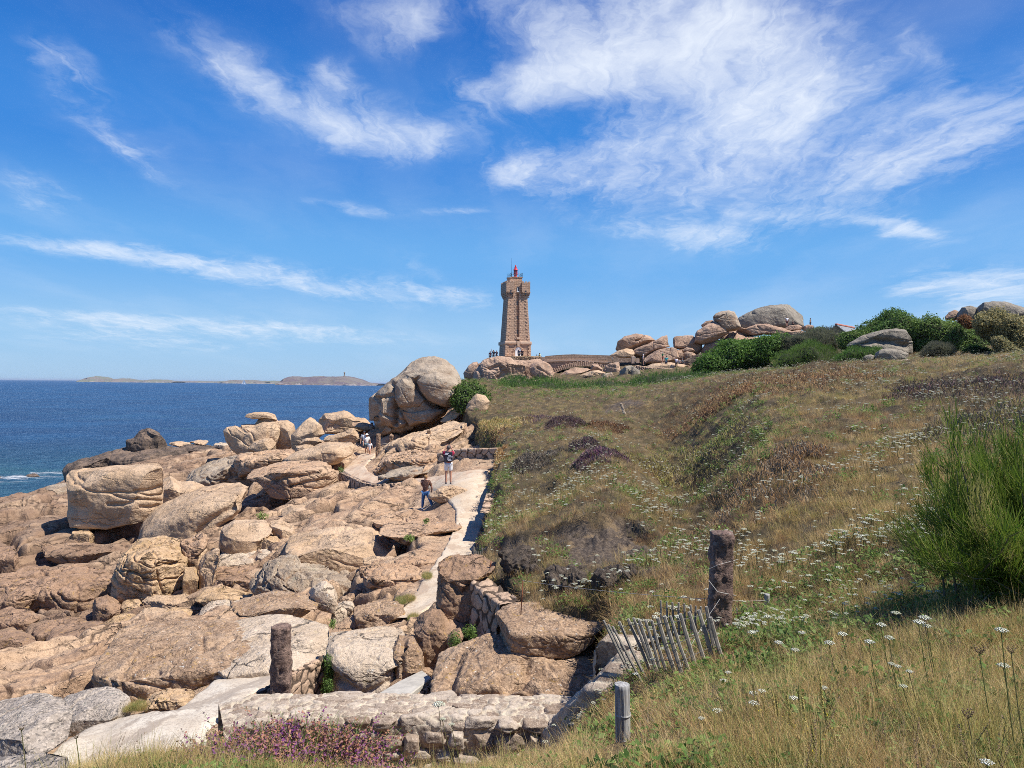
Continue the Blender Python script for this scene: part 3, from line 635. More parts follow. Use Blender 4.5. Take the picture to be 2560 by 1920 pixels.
# ---------------------------------------------------------------- boulders: outline + real depth
def ico(sub):
    bm = bmesh.new(); bmesh.ops.create_icosphere(bm, subdivisions=sub, radius=1); bm.verts.ensure_lookup_table()
    V = np.array([v.co[:] for v in bm.verts]); F = np.array([[v.index for v in f.verts] for f in bm.faces]); bm.free(); return V, F
ICO = {k: ico(k) for k in (4, 5, 6, 7)}
def vnormals(V, F):
    a, b, c = V[F[:, 0]], V[F[:, 1]], V[F[:, 2]]; n = np.cross(b - a, c - a); Nn = np.zeros_like(V)
    for k in range(3): np.add.at(Nn, F[:, k], n)
    return Nn / (np.linalg.norm(Nn, axis=1)[:, None] + 1e-12)
def lobe(fr, pts, Y=None, T=None, n=2.9, dz=0.0, seed=0, facets=2, joints=3, skirt=None, rough=1.0, sub=6, sm=1.8, strata=None, grooves=(), flat=.0, keep=.45, big=1.0, sag=0.0, slope=0.0):
    A = np.array([ray(fr, *p) for p in pts])
    ws = np.ptp(A[:, 0]); hs_ = np.ptp(A[:, 1]); cx = (A[:, 0].min() + A[:, 0].max()) / 2; cs = (A[:, 1].min() + A[:, 1].max()) / 2
    # area centroid
    x, y = A[:, 0], A[:, 1]; x1, y1 = np.roll(x, -1), np.roll(y, -1); cr = x * y1 - x1 * y; ar = cr.sum() / 2
    if abs(ar) > 1e-9: cx, cs = ((x + x1) * cr).sum() / 6 / ar, ((y + y1) * cr).sum() / 6 / ar
    if Y is None:
        ib = pts[int(np.argmax([p[1] for p in pts]))]; u_mid = sum(p[0] for p in pts) / len(pts)
        Yb = hit(fr, u_mid, ib[1]).y
    else: Yb = Y
    Tm = T if T is not None else .42 * ws * Yb
    a_h = hs_ / 2 * Yb
    sl_ = abs(min(cs, 0)) + dz
    if Tm * sl_ > .80 * a_h: Tm = .80 * a_h / max(sl_, 1e-6)
    Tm = max(Tm, .10 * ws * Yb)
    nn_ = n + .6; qe = nn_ / (nn_ - 1)
    kz = max(1 - (Tm * sl_ / a_h) ** qe, keep ** qe) ** (1 / qe)
    Yc = Yb + (Tm * .8 if Y is None else 0)
    # polar radius of the outline
    th = np.linspace(-math.pi, math.pi, 721)[:-1]; Rr = np.zeros(720)
    d = np.c_[np.cos(th), np.sin(th)]; Bp = (A - (cx, cs)) * (1.035 if facets else 1.01)
    for p, q in zip(Bp, np.roll(Bp, -1, axis=0)):
        e = q - p; den = d[:, 0] * e[1] - d[:, 1] * e[0]
        with np.errstate(all='ignore'):
            t = (p[0] * e[1] - p[1] * e[0]) / den; s_ = (p[0] * d[:, 1] - p[1] * d[:, 0]) / den
        okk = (t > 0) & (s_ >= -1e-6) & (s_ <= 1 + 1e-6) & np.isfinite(t)
        Rr = np.where(okk, np.maximum(Rr, np.where(okk, t, 0)), Rr)
    Rr[Rr <= 0] = np.median(Rr)
    def smooth(r, k): return np.real(np.fft.ifft(np.fft.fft(r) * np.exp(-.5 * (np.fft.fftfreq(720, 1 / 720) * k * math.pi / 360) ** 2)))
    Rs = smooth(Rr, sm); Rl = smooth(Rr, 34)
    Vv, F = ICO[sub]; rng = np.random.default_rng(abs(hash((fr, pts[0], len(pts)))) % 99991 if False else int(abs(pts[0][0] * 31 + pts[0][1] * 17 + len(pts) * 7 + seed)) % 99991)
    n = n + 2.2 * sstep(-Vv[:, 2], -.1, .5)
    rho = np.hypot(Vv[:, 0], Vv[:, 2]); m = (rho ** n + np.abs(Vv[:, 1]) ** n) ** (1 / n); rp = rho / m; yp = Vv[:, 1] / m
    t_ = (np.arctan2(Vv[:, 2], Vv[:, 0]) + math.pi) / (2 * math.pi) * 720; i0 = np.floor(t_).astype(int) % 720; fr_ = t_ - np.floor(t_); i1 = (i0 + 1) % 720
    rs = Rs[i0] * (1 - fr_) + Rs[i1] * fr_; rl = Rl[i0] * (1 - fr_) + Rl[i1] * fr_
    r_ = rl + (rs - rl) * sstep(rp, .25, .9)
    ux, uz = Vv[:, 0] / (rho + 1e-9), Vv[:, 2] / (rho + 1e-9)
    px_ = rp * r_ * ux * Yc; pz = rp * r_ * uz * Yc * kz
    hn = math.hypot(cx, 1)
    V = np.c_[cx * Yc + px_ + yp * Tm * cx / hn, Yc + yp * Tm / hn, cs * Yc + pz + yp * Tm * dz]
    size = (ws * Yc + hs_ * Yc) / 2
    if skirt is None: skirt = 0.0 if fr in ('Z6', 'Z7', 'Z8', 'A6') else (.45 if Y is None else .22)
    V[:, 2] -= skirt * 2 * a_h * sstep(-Vv[:, 2], .05, .55)
    C = V.mean(0)
    if facets:
        for k in range(facets * 2):
            nn = rng.normal(size=3); nn[1] *= .9; nn[2] = nn[2] * .8 + .15; nn /= np.linalg.norm(nn)
            dd = (V - C) @ nn; lim = dd.max() * rng.uniform(.70, .92); ex = np.maximum(dd - lim, 0)
            V = V - np.outer(ex * .93, nn)
    Nn = vnormals(V, F)
    off = rng.uniform(0, 50, 3); Q = V / size
    amp = size * .05 * rough
    disp = amp * 1.2 * fbm(Q * 1.6 + off, 3) + amp * .22 * ridged(Q * 4.3 + off, 4) - amp * .15 + amp * .22 * fbm(Q * 17 + off, 3)
    if strata is None: strata = .22 if rough >= .55 else 0.0
    if strata:
        ax = np.array((.25, -.35, 1.0)); ax /= np.linalg.norm(ax); s2 = (V @ ax) + .08 * size * fbm(Q * 2 + off, 3)
        per = max(size * .16, .18); f = s2 / per; k_ = np.floor(f); r0 = np.sin(k_ * 12.9898 + off[0]) * 43758.5; r0 = r0 - np.floor(r0)
        e = np.minimum(f - k_, 1 - (f - k_))
        disp = disp + strata * size * (.05 * (r0 - .5) * sstep(e, 0, .12) - .035 * (1 - sstep(e, 0, .10)))
        f1, f2, _ = worley(np.c_[V[:, 0] / (per * 2.4), V[:, 1] / (per * 2.4), s2 / (per * 2.0)], 4)
        disp = disp - strata * size * .04 * (1 - sstep(f2 - f1, 0, .09))
    if strata is None: strata = .22 if rough >= .55 else 0.0
    for j in range(joints):
        m_ = np.array((.22, -.30, 1.0)) if j % 2 == 0 else np.array((rng.normal(), rng.normal() * .6, .35)); m_ = m_ + rng.normal(size=3) * .12; m_ /= np.linalg.norm(m_)
        d_ = (V - C) @ m_; d_ = d_ - rng.uniform(-.28, .28) * np.ptp(d_) + .035 * size * fbm(Q * 3.1 + off + j, 3)
        msk = sstep(fbm(Q * 1.4 + off + 5 * j, 2), -.25, .05)
        disp = disp - msk * (size * .020 * np.exp(-(d_ / (size * .011)) ** 2) + size * .010 * sstep(d_, -.02 * size, .0))
    for g in grooves:
        gp, wd, dp = g; G = np.array([ray(fr, *p) for p in gp]); a_, s_ = V[:, 0] / V[:, 1], V[:, 2] / V[:, 1]
        best = np.full(len(V), 1e9)
        for p, q in zip(G[:-1], G[1:]):
            e = q - p; t = np.clip(((a_ - p[0]) * e[0] + (s_ - p[1]) * e[1]) / (e @ e), 0, 1); best = np.minimum(best, np.hypot(a_ - p[0] - t * e[0], s_ - p[1] - t * e[1]))
        front = sstep(-yp, -.25, .15)
        disp = disp - dp * np.exp(-(best * Yc / wd) ** 2) * front
    V = V + Nn * disp[:, None]
    return V, F
def rock_obj(name, parts, mat, label, cat='boulder', group=None):
    Vs, Fs, o = [], [], 0
    for p in parts:
        V, F = lobe(*p[:2], **(p[2] if len(p) > 2 else {})); Vs.append(V); Fs.append(F + o); o += len(V)
    V = np.concatenate(Vs); F = np.concatenate(Fs); V, c = recentre(V)
    ob = link(name, mesh_np(name, V, F, M[mat]), loc=tuple(c)); tag(ob, label, cat, group); return ob
def RK(fr, pts, mat, label, name='boulder', cat='boulder', group=None, **kw):
    return rock_obj(name, [(fr, pts, kw)], mat, label, cat, group)
SH = 'granite rocks along the shore'
# ---- left, sea side (Z1)
RK('Z1', [(525,600),(560,560),(650,540),(860,510),(1050,495),(1200,482),(1270,495),(1284,560),(1278,700),(1264,800),(1250,870),(1180,915),(1080,955),(960,995),(840,1025),(700,1018),(560,1000),(540,930),(535,780),(540,680)], 'tan',
   'huge smooth block-shaped pale boulder propped up at the left near the sea', skirt=0, Y=42, T=2.0, n=4.5, rough=.35, sub=7, sm=1.5,
   grooves=(([(1060,722),(1150,722),(1230,706),(1270,690)], .10, .14), ([(850,825),(960,827),(1040,808),(1090,785)], .10, .14), ([(1110,845),(1200,850),(1250,830)], .09, .12), ([(545,840),(600,865),(660,860)], .35, .25), ([(600,960),(800,985),(960,960)], .5, .2)))
RK('Z1', [(555,1015),(700,1010),(755,1060),(740,1110),(650,1128),(565,1122),(552,1060)], 'orange', 'small orange stone wedged under the huge block-shaped boulder', Y=40.6, T=.8, n=5, facets=3, rough=.6, sm=1.5)
RK('Z1', [(280,1190),(400,1130),(560,1120),(740,1130),(900,1120),(985,1130),(930,1200),(840,1250),(700,1268),(520,1268),(380,1250),(310,1220)], 'pink', 'long rounded pink slab lying below the orange wedge stone', name='flat_rock', T=1.6, strata=.4, group=SH)
RK('Z1', [(-300,900),(-100,800),(0,780),(150,735),(350,705),(540,700),(570,900),(470,1000),(560,1070),(480,1130),(300,1150),(180,1125),(0,1145),(-200,1150)], 'pink', 'broad sloping whaleback of pink granite at the left edge behind the block-shaped boulder', name='flat_rock', cat='rock', Y=52, T=7, dz=.06, rough=.6, strata=.5, sub=7, group=SH)
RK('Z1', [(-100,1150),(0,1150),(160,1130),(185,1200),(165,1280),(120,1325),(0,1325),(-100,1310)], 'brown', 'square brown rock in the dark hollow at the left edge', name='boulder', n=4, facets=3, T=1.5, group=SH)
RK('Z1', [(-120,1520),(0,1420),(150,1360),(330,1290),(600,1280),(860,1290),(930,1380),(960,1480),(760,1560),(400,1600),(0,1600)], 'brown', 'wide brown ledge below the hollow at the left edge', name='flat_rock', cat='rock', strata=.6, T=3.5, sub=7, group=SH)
rock_obj('sea_rock', [('Z1', [(505,560),(540,520),(620,480),(700,470),(800,430),(870,410),(960,500),(900,560),(700,590),(540,610)], dict(Y=86, T=4)),
   ('Z1', [(830,440),(900,395),(1000,380),(1170,362),(1330,350),(1450,365),(1530,420),(1560,520),(1530,595),(1300,595),(1000,590),(860,560)], dict(Y=88, T=6, rough=.7, sub=7, grooves=(([(1180,470),(1260,450),(1380,440),(1480,460),(1540,510)], .35, .7),))),
   ('Z1', [(1400,370),(1500,345),(1620,350),(1740,370),(1880,440),(1800,480),(1650,500),(1560,560),(1500,500)], dict(Y=91, T=5))], 'dark', 'dark weathered sea rock mass with sheer black faces beyond the block-shaped boulder', 'rock', SH)
RK('Z1', [(1000,320),(1060,300),(1110,250),(1160,225),(1220,225),(1265,245),(1275,290),(1330,355),(1280,385),(1100,385),(1005,378)], 'dark', 'small peaked dark rock with an orange flank standing against the sea', name='sea_rock', Y=89, T=2.2, n=3, group=SH, grooves=(([(1160,260),(1190,290)], .5, .45),))
RK('Z1', [(1500,338),(1560,318),(1640,318),(1645,332),(1560,348)], 'tan', 'thin pale rock cap on the dark sea rocks', name='sea_rock', Y=93, T=2, group=SH)
RK('Z1', [(1335,350),(1380,325),(1430,328),(1500,340),(1510,358),(1400,362)], 'tan', 'low pale rock beside the peaked dark rock', name='sea_rock', Y=92, T=2, group=SH)
RK('Z1', [(1680,350),(1740,335),(1810,340),(1815,368),(1740,376)], 'pale', 'cream rock beside the foot of the mushroom-capped rock', name='sea_rock', Y=90, T=2, group=SH)
RK('Z1', [(200,600),(230,580),(280,580),(312,600),(290,620),(210,620)], 'dark', 'small rock standing in the white surf', name='sea_rock', cat='rock', Y=104, T=1.5, group=SH)
RK('Z1', [(-60,620),(-20,600),(40,608),(60,622),(0,634),(-50,636)], 'dark', 'low rock in the surf at the left edge', name='sea_rock', cat='rock', Y=102, T=2, group=SH)
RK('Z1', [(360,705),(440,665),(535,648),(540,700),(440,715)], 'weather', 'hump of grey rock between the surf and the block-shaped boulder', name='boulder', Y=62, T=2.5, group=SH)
RK('Z1', [(1278,620),(1340,600),(1420,650),(1520,640),(1640,690),(1600,722),(1440,792),(1340,818),(1272,818)], 'tan', 'smooth rock tucked against the right side of the block-shaped boulder', Y=48, T=2.2, rough=.7, group=SH)
RK('Z1', [(1110,1060),(1140,980),(1250,870),(1400,780),(1600,690),(1800,640),(1900,622),(1990,680),(2030,755),(1990,800),(1880,860),(1780,910),(1660,1000),(1600,1085),(1500,1110),(1300,1085)], 'tan',
   'long smooth tilted slab with a yellowish broken right edge', name='flat_rock', Y=40, T=3.2, dz=.02, n=3.2, rough=.45, sub=7, group=SH, grooves=(([(1980,760),(1880,820),(1740,900),(1640,970),(1560,1060)], .18, .22),))
RK('Z1', [(920,1290),(960,1180),(1020,1110),(1120,1070),(1290,1070),(1420,1110),(1480,1200),(1460,1330),(1440,1500),(1400,1560),(1250,1565),(1100,1530),(940,1510),(920,1400)], 'orange', 'chunky cracked orange-tan rock with green tufts on its right shoulder', T=2.2, n=4, facets=3, strata=1.0, sub=7, group=SH)
RK('Z1', [(1430,1110),(1520,1100),(1600,1045),(1660,1090),(1560,1200),(1500,1290),(1480,1420),(1440,1400),(1450,1240)], 'pink', 'narrow broken ridge running down beside the chunky cracked rock', T=1.2, strata=.9, facets=2, group=SH)
RK('Z1', [(1455,1320),(1560,1308),(1582,1330),(1558,1420),(1542,1535),(1450,1535),(1442,1400)], 'orange', 'upright pale yellow stone pillar at the foot of the cracked slabs', name='boulder', T=.7, n=5, facets=2, rough=.5, group=SH)
RK('Z1', [(1500,1210),(1560,1170),(1640,1180),(1605,1262),(1540,1292),(1498,1272)], 'tan', 'small flat yellowish block above the upright stone pillar', T=.8, n=4, facets=3, group=SH)
RK('Z1', [(1565,1400),(1590,1290),(1630,1200),(1700,1150),(1738,1160),(1722,1260),(1694,1400),(1650,1490),(1570,1500)], 'tan', 'tall narrow slab right of the upright stone pillar', T=1.0, n=4, facets=2, strata=.4, group=SH)
RK('Z1', [(1740,1080),(1760,1000),(1850,940),(1980,930),(2100,930),(2145,980),(2115,1050),(2050,1120),(2025,1180),(1900,1205),(1760,1222),(1742,1150)], 'tan', 'rounded smooth slab with a dark lower lip in the middle of the cracked slabs', T=1.8, n=3, rough=.5, group=SH)
RK('Z1', [(1708,1300),(1760,1230),(1900,1190),(2040,1170),(2065,1232),(1980,1305),(1800,1325)], 'pale', 'flat pale yellowish ledge below the rounded smooth slab', name='flat_rock', T=1.3, n=4, facets=2, strata=.4, group=SH)
RK('Z1', [(1688,1450),(1718,1330),(1850,1318),(2055,1290),(2090,1350),(2045,1440),(1900,1480),(1722,1480)], 'brown', 'broken brown step under the flat pale yellowish ledge', T=1.5, n=4, facets=4, strata=1.0, group=SH)
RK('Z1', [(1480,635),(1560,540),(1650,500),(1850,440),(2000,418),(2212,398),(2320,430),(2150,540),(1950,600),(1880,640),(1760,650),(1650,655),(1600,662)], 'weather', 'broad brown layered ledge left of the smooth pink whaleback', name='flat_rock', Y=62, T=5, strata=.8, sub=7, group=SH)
RK('Z1', [(1800,620),(1900,560),(2060,500),(2212,470),(2260,560),(2200,680),(2080,700),(1990,690),(1930,640)], 'pink', 'knobbly brown rock heap above the long tilted slab', T=2.5, strata=.8, facets=3, group=SH)
# ---- centre left (Z2 / A6)
MR = 66
rock_obj('boulder', [('A6', [(178,640),(200,610),(262,590),(288,622),(302,588),(400,583),(470,560),(560,560),(610,620),(600,720),(570,795),(480,815),(300,824),(240,775),(200,710)], dict(Y=72, T=2.6, n=2.6, rough=.4, sub=7, sm=1.0, grooves=(([(400,610),(330,650),(300,720)], .2, .12), ([(520,600),(510,690),(540,760)], .2, .14)))),
   ('A6', [(500,610),(560,565),(640,558),(692,590),(700,640),(684,740),(640,785),(560,790),(510,700)], dict(Y=72.5, T=2.2, rough=.4, grooves=(([(585,600),(575,625)], .15, .15),))),
   ('A6', [(400,600),(440,545),(500,505),(552,520),(572,570),(560,630),(430,640)], dict(Y=73, T=1.0, rough=.3)),
   ('A6', [(328,536),(350,517),(400,505),(450,500),(500,502),(545,520),(568,560),(530,556),(480,545),(440,550),(390,552)], dict(Y=72.6, T=1.1, rough=.25, sm=1.0, n=3, strata=0))], 'tan', 'large smooth rock topped by a flat mushroom-like stone cap, against the sea', 'boulder', SH)
RK('A6', [(358,772),(400,720),(470,695),(530,690),(562,730),(560,778),(420,802)], 'tan', 'small hump of rock in front of the mushroom-capped rock', Y=69, T=1.2, rough=.5, group=SH)
RK('A6', [(676,670),(730,610),(780,560),(815,540),(850,555),(890,600),(918,660),(860,700),(790,715),(740,745),(705,800),(680,760)], 'tan', 'pointed smooth boulder between the mushroom-capped rock and the long ridged one', Y=67, T=1.8, rough=.5, n=3, facets=2, group=SH, sm=1.5)
RK('A6', [(866,575),(920,520),(990,508),(1060,493),(1110,508),(1150,545),(1210,545),(1250,585),(1262,640),(1180,650),(1100,640),(1000,655),(910,660)], 'tan', 'long ridged smooth rock with two humps left of the giant boulder', Y=70, T=2.4, rough=.5, sub=7, group=SH, sm=1.5, grooves=(([(900,560),(930,600),(990,600)], .5, .35),))
RK('A6', [(1118,580),(1200,578),(1290,598),(1292,632),(1240,642),(1180,627),(1130,602)], 'pink', 'thin overhanging slab jammed against the giant boulder', name='flat_rock', Y=66, T=1.6, n=3, rough=.5, group=SH)
RK('A6', [(903,722),(930,690),(1000,660),(1130,618),(1172,660),(1192,702),(1150,735),(1000,730)], 'tan', 'wedge-shaped boulder beside the family on the path', Y=63, T=1.6, n=3, facets=3, group=SH)
RK('A6', [(733,738),(780,698),(870,684),(902,722),(850,750)], 'tan', 'small angular block in front of the pointed smooth boulder', Y=63.5, T=.8, n=4, facets=3, group=SH)
RK('A6', [(704,802),(708,757),(770,740),(842,744),(800,778),(740,803)], 'tan', 'small flat block at the foot of the pointed smooth boulder', Y=61, T=.7, n=4, facets=2, group=SH)
RK('Z2', [(335,475),(420,430),(600,360),(700,325),(880,318),(905,350),(890,425),(780,465),(650,475),(500,485)], 'tan', 'smooth sloping slab just left of the family on the path', name='flat_rock', Y=56, T=3.2, n=3, rough=.5, strata=.3, group=SH)
RK('Z2', [(60,605),(160,560),(250,500),(400,478),(640,468),(765,500),(795,560),(782,625),(700,655),(500,695),(380,715),(260,705),(180,645)], 'pink', 'smooth pink whaleback with long cracks along its lower face', name='flat_rock', Y=47, T=4.0, n=3, rough=.45, strata=.3, sub=7, group=SH,
   grooves=(([(390,610),(500,600),(640,560),(760,540)], .12, .16), ([(260,640),(380,600)], .12, .16), ([(340,600),(400,690)], .12, .16), ([(380,690),(520,650),(700,625)], .1, .14)))
RK('Z2', [(0,440),(150,420),(300,400),(430,398),(380,442),(250,485),(100,530),(0,565),(-60,520)], 'pink', 'low layered ledge in front of the mushroom-capped rock', name='flat_rock', Y=58, T=3, strata=.8, group=SH)
RK('Z2', [(136,745),(190,688),(260,710),(350,715),(362,750),(260,768),(150,768)], 'tan', 'small pointed tan rock beneath the pink whaleback', T=.9, n=3, facets=3, group=SH)
RK('Z2', [(328,885),(400,830),(500,823),(562,850),(532,892),(430,938),(340,933)], 'tan', 'rounded pink boulder set in the fractured pavement', T=1.2, n=3, rough=.5, group=SH)
RK('Z2', [(478,832),(590,788),(598,850),(540,875)], 'tan', 'small squared slab touching the rounded boulder in the pavement', T=.8, n=4, group=SH)
RK('Z2', [(243,950),(330,943),(420,1010),(428,1062),(360,1098),(290,1062),(248,1010)], 'tan', 'wedge of tan rock between the rounded slab and the big bright slab', T=1.2, n=3.5, facets=3, strata=.3, group=SH)
RK('Z2', [(138,1112),(200,1050),(290,1070),(325,1112),(250,1155),(150,1175)], 'orange', 'small cracked orange rock right of the rounded smooth slab', T=.9, facets=3, strata=.6, group=SH)
RK('Z2', [(138,1225),(200,1190),(362,1168),(365,1222),(240,1255),(150,1258)], 'pale', 'flat tan ledge left of the big bright slab', name='flat_rock', T=1.0, n=4, facets=2, group=SH)
RK('Z2', [(385,1115),(410,1075),(520,1030),(720,960),(1000,948),(1050,960),(1105,1040),(1185,1170),(1200,1235),(1100,1265),(900,1300),(700,1290),(500,1250),(420,1190)], 'tan', 'big bright tilted slab with a straight ridge in the middle of the rocks', name='flat_rock', T=3.2, n=3.6, facets=2, rough=.5, sub=7, sm=1.5, group=SH,
   grooves=(([(480,1160),(600,1120),(800,1130),(980,1080),(1040,1060)], .15, .14), ([(1010,1090),(1060,1150),(1110,1220)], .12, .12)))
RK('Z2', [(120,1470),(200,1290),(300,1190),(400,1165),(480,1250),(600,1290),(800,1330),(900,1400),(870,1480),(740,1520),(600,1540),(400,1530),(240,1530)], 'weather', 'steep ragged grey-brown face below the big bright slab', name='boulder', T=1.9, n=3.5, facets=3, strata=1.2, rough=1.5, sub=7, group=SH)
RK('Z2', [(955,1252),(1100,1238),(1232,1238),(1242,1292),(1100,1314),(975,1312)], 'tan', 'flat split ledge right below the big bright slab', name='flat_rock', T=1.1, n=4, strata=.5, group=SH)
RK('Z2', [(1228,1255),(1400,1228),(1560,1230),(1555,1292),(1400,1306),(1240,1302)], 'pink', 'flat ledge touching the path opposite the pillar-like boulder', name='flat_rock', T=1.0, n=4, strata=.7, group=SH)
RK('Z2', [(945,1340),(1150,1298),(1400,1298),(1450,1360),(1390,1425),(1200,1448),(1000,1440)], 'pink', 'low reddish cracked ledge over the dark hollow beside the path', name='flat_rock', T=1.4, n=3.5, strata=1.0, group=SH)
RK('Z2', [(1095,1035),(1250,1000),(1450,978),(1600,950),(1745,935),(1710,1000),(1600,1035),(1480,1062),(1300,1092),(1150,1065)], 'pink', 'long arched ledge with a dark gap under its right end by the path', name='flat_rock', T=1.6, n=3, strata=.3, rough=.7, group=SH)
RK('Z2', [(1038,930),(1150,898),(1400,888),(1600,888),(1655,930),(1500,972),(1200,1002),(1080,1002)], 'pink', 'long low ledge under the woman in jeans', name='flat_rock', T=1.4, n=3.2, strata=.8, group=SH)
RK('Z2', [(1500,760),(1560,690),(1680,664),(1770,688),(1815,725),(1760,775),(1580,780)], 'tan', 'low flat rock the man in the red shirt stands on', name='flat_rock', Y=32.8, T=.7, n=3, strata=.5, group=SH)
RK('Z2', [(1105,405),(1180,352),(1300,290),(1480,240),(1700,178),(1775,160),(1770,225),(1640,330),(1560,400),(1400,430),(1250,440),(1120,432)], 'tan', 'sloping pink rock below the giant boulder carrying small stone posts', name='flat_rock', Y=54, T=3.6, n=3, strata=.5, sub=7, group=SH)
RK('Z2', [(1030,560),(1080,480),(1200,440),(1400,408),(1560,388),(1588,460),(1540,510),(1400,545),(1200,575),(1060,590)], 'pink', 'rough tilted pink slab inside the bend of the path', name='flat_rock', Y=47, T=2.6, n=3.2, strata=.9, facets=2, sub=7, group=SH)
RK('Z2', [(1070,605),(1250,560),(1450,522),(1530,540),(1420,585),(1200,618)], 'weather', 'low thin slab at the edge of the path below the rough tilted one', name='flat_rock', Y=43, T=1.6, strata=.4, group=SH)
# ---- the giant boulder
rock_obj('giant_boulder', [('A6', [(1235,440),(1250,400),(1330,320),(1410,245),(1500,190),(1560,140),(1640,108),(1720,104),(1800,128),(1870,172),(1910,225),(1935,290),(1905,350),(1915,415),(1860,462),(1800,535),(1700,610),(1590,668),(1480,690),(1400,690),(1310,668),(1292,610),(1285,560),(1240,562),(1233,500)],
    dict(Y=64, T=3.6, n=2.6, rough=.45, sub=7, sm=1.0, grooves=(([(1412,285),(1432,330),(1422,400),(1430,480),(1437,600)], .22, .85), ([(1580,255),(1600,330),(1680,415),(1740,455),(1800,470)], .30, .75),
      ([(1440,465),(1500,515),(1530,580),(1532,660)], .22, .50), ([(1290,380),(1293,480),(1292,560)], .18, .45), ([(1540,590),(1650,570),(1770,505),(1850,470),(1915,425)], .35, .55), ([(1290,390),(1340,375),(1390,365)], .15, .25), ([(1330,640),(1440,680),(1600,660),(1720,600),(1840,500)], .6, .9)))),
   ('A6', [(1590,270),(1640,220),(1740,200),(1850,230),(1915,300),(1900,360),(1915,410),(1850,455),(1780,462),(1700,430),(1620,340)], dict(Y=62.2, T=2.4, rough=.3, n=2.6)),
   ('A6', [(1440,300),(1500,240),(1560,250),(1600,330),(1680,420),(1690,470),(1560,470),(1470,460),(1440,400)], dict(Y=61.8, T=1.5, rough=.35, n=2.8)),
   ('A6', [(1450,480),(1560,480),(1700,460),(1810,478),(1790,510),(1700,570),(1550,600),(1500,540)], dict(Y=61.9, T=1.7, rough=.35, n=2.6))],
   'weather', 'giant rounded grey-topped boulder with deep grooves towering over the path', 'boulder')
RK('A6', [(1770,570),(1840,500),(1925,445),(1945,500),(1890,545),(1790,578)], 'tan', 'smooth rock shelf under the right side of the giant boulder', Y=61, T=1.4, rough=.5, group=SH)
RK('A6', [(1958,500),(1975,430),(2040,368),(2100,378),(2138,420),(2122,485),(2045,540),(1990,540)], 'tan', 'round egg-like boulder resting on the slope right of the giant one', Y=57, T=1.0, n=2.6, rough=.35, sm=1.5, facets=1)
# ---- lower left (Z3)
RK('Z3', [(-80,900),(0,870),(120,878),(240,848),(292,880),(260,935),(150,1015),(0,1070),(-80,1085)], 'yellow', 'ochre lichen-covered rock cut off by the left edge', T=1.0, n=3.2, group=SH)
RK('Z3', [(-80,650),(0,600),(150,545),(300,528),(420,535),(555,640),(505,675),(380,765),(200,865),(100,875),(0,870),(-80,855)], 'yellow', 'large grey and ochre lichened rock at the left edge', T=1.7, n=3.2, facets=2, sub=7, group=SH, grooves=(([(60,655),(200,640),(300,640),(400,600)], .06, .08),))
RK('Z3', [(262,850),(380,750),(440,690),(560,650),(602,680),(608,770),(560,805),(470,872),(400,885),(300,925)], 'orange', 'angular fresh pink-orange rock beside the large lichened one', T=.8, n=4, facets=5, rough=.5, group=SH, sm=1.5)
RK('Z3', [(465,905),(560,810),(680,743),(762,760),(745,870),(705,912),(600,955),(520,945)], 'yellow', 'orange-brown lichened rock left of the big overhanging slab', T=.8, n=3.2, facets=2, group=SH)
RK('Z3', [(752,690),(760,620),(850,560),(1000,498),(1200,418),(1400,348),(1560,308),(1800,308),(1995,365),(1880,455),(1740,575),(1728,700),(1640,720),(1500,730),(1390,742),(1280,800),(1180,855),(1045,955),(900,880),(778,830)], 'front',
   'big long slab with an overhanging lower edge and white lichen spots', name='flat_rock', Y=15.2, T=1.7, dz=.0, n=3.4, facets=1, rough=.6, strata=.25, sub=7, sm=1.5, group=SH, grooves=(([(1180,650),(1300,610),(1500,570),(1700,520)], .04, .06), ([(1600,460),(1600,540),(1720,565),(1850,480)], .04, .08), ([(980,780),(1090,760),(1240,720)], .05, .08)))
RK('Z3', [(1370,800),(1420,740),(1560,700),(1730,690),(1700,800),(1600,860),(1500,830)], 'brown', 'ochre-stained block with a yellow-green plant under the end of the big long slab', T=.6, n=4, facets=3, group=SH)
RK('Z3', [(418,1160),(500,1050),(620,950),(740,890),(860,857),(940,880),(1012,960),(1088,1042),(1062,1080),(900,1085),(700,1105),(560,1165),(480,1195)], 'grey', 'wedge of speckled grey granite with a sharp peak at the lower left', T=1.0, n=3.4, facets=3, rough=.4, sub=7, group=SH, sm=1.5)
RK('Z3', [(-80,1110),(0,1080),(150,1000),(300,908),(430,893),(520,930),(565,975),(470,1055),(320,1130),(255,1200),(235,1385),(100,1510),(-80,1600)], 'grey', 'long grey lichened slab running into the bottom left corner', name='flat_rock', T=1.6, n=3.2, rough=.5, sub=7, group=SH)
RK('Z3', [(-80,1525),(100,1470),(300,1398),(480,1362),(570,1400),(500,1500),(300,1600),(-80,1660)], 'grey', 'smooth lavender-grey slab at the very bottom left', name='flat_rock', T=.8, n=3, rough=.4, group=SH)
RK('Z3', [(1118,1030),(1200,960),(1270,898),(1400,878),(1545,910),(1480,965),(1400,1015),(1200,1062)], 'orange', 'rough orange-brown block in the shadow under the big long slab', T=.7, n=3.5, facets=4, strata=.8, rough=1.3, group=SH)
RK('Z3', [(366,512),(420,460),(600,390),(740,333),(822,345),(838,400),(790,472),(600,505),(400,533)], 'brown', 'elongated smooth grey-brown boulder on the lower left shore', T=1.3, n=3, rough=.4, group=SH)
RK('Z3', [(836,460),(960,420),(1100,373),(1200,385),(1224,420),(1100,475),(950,535),(850,545)], 'brown', 'elongated flat brown stone just above the big long slab', T=1.0, n=3.6, rough=.5, facets=2, group=SH)
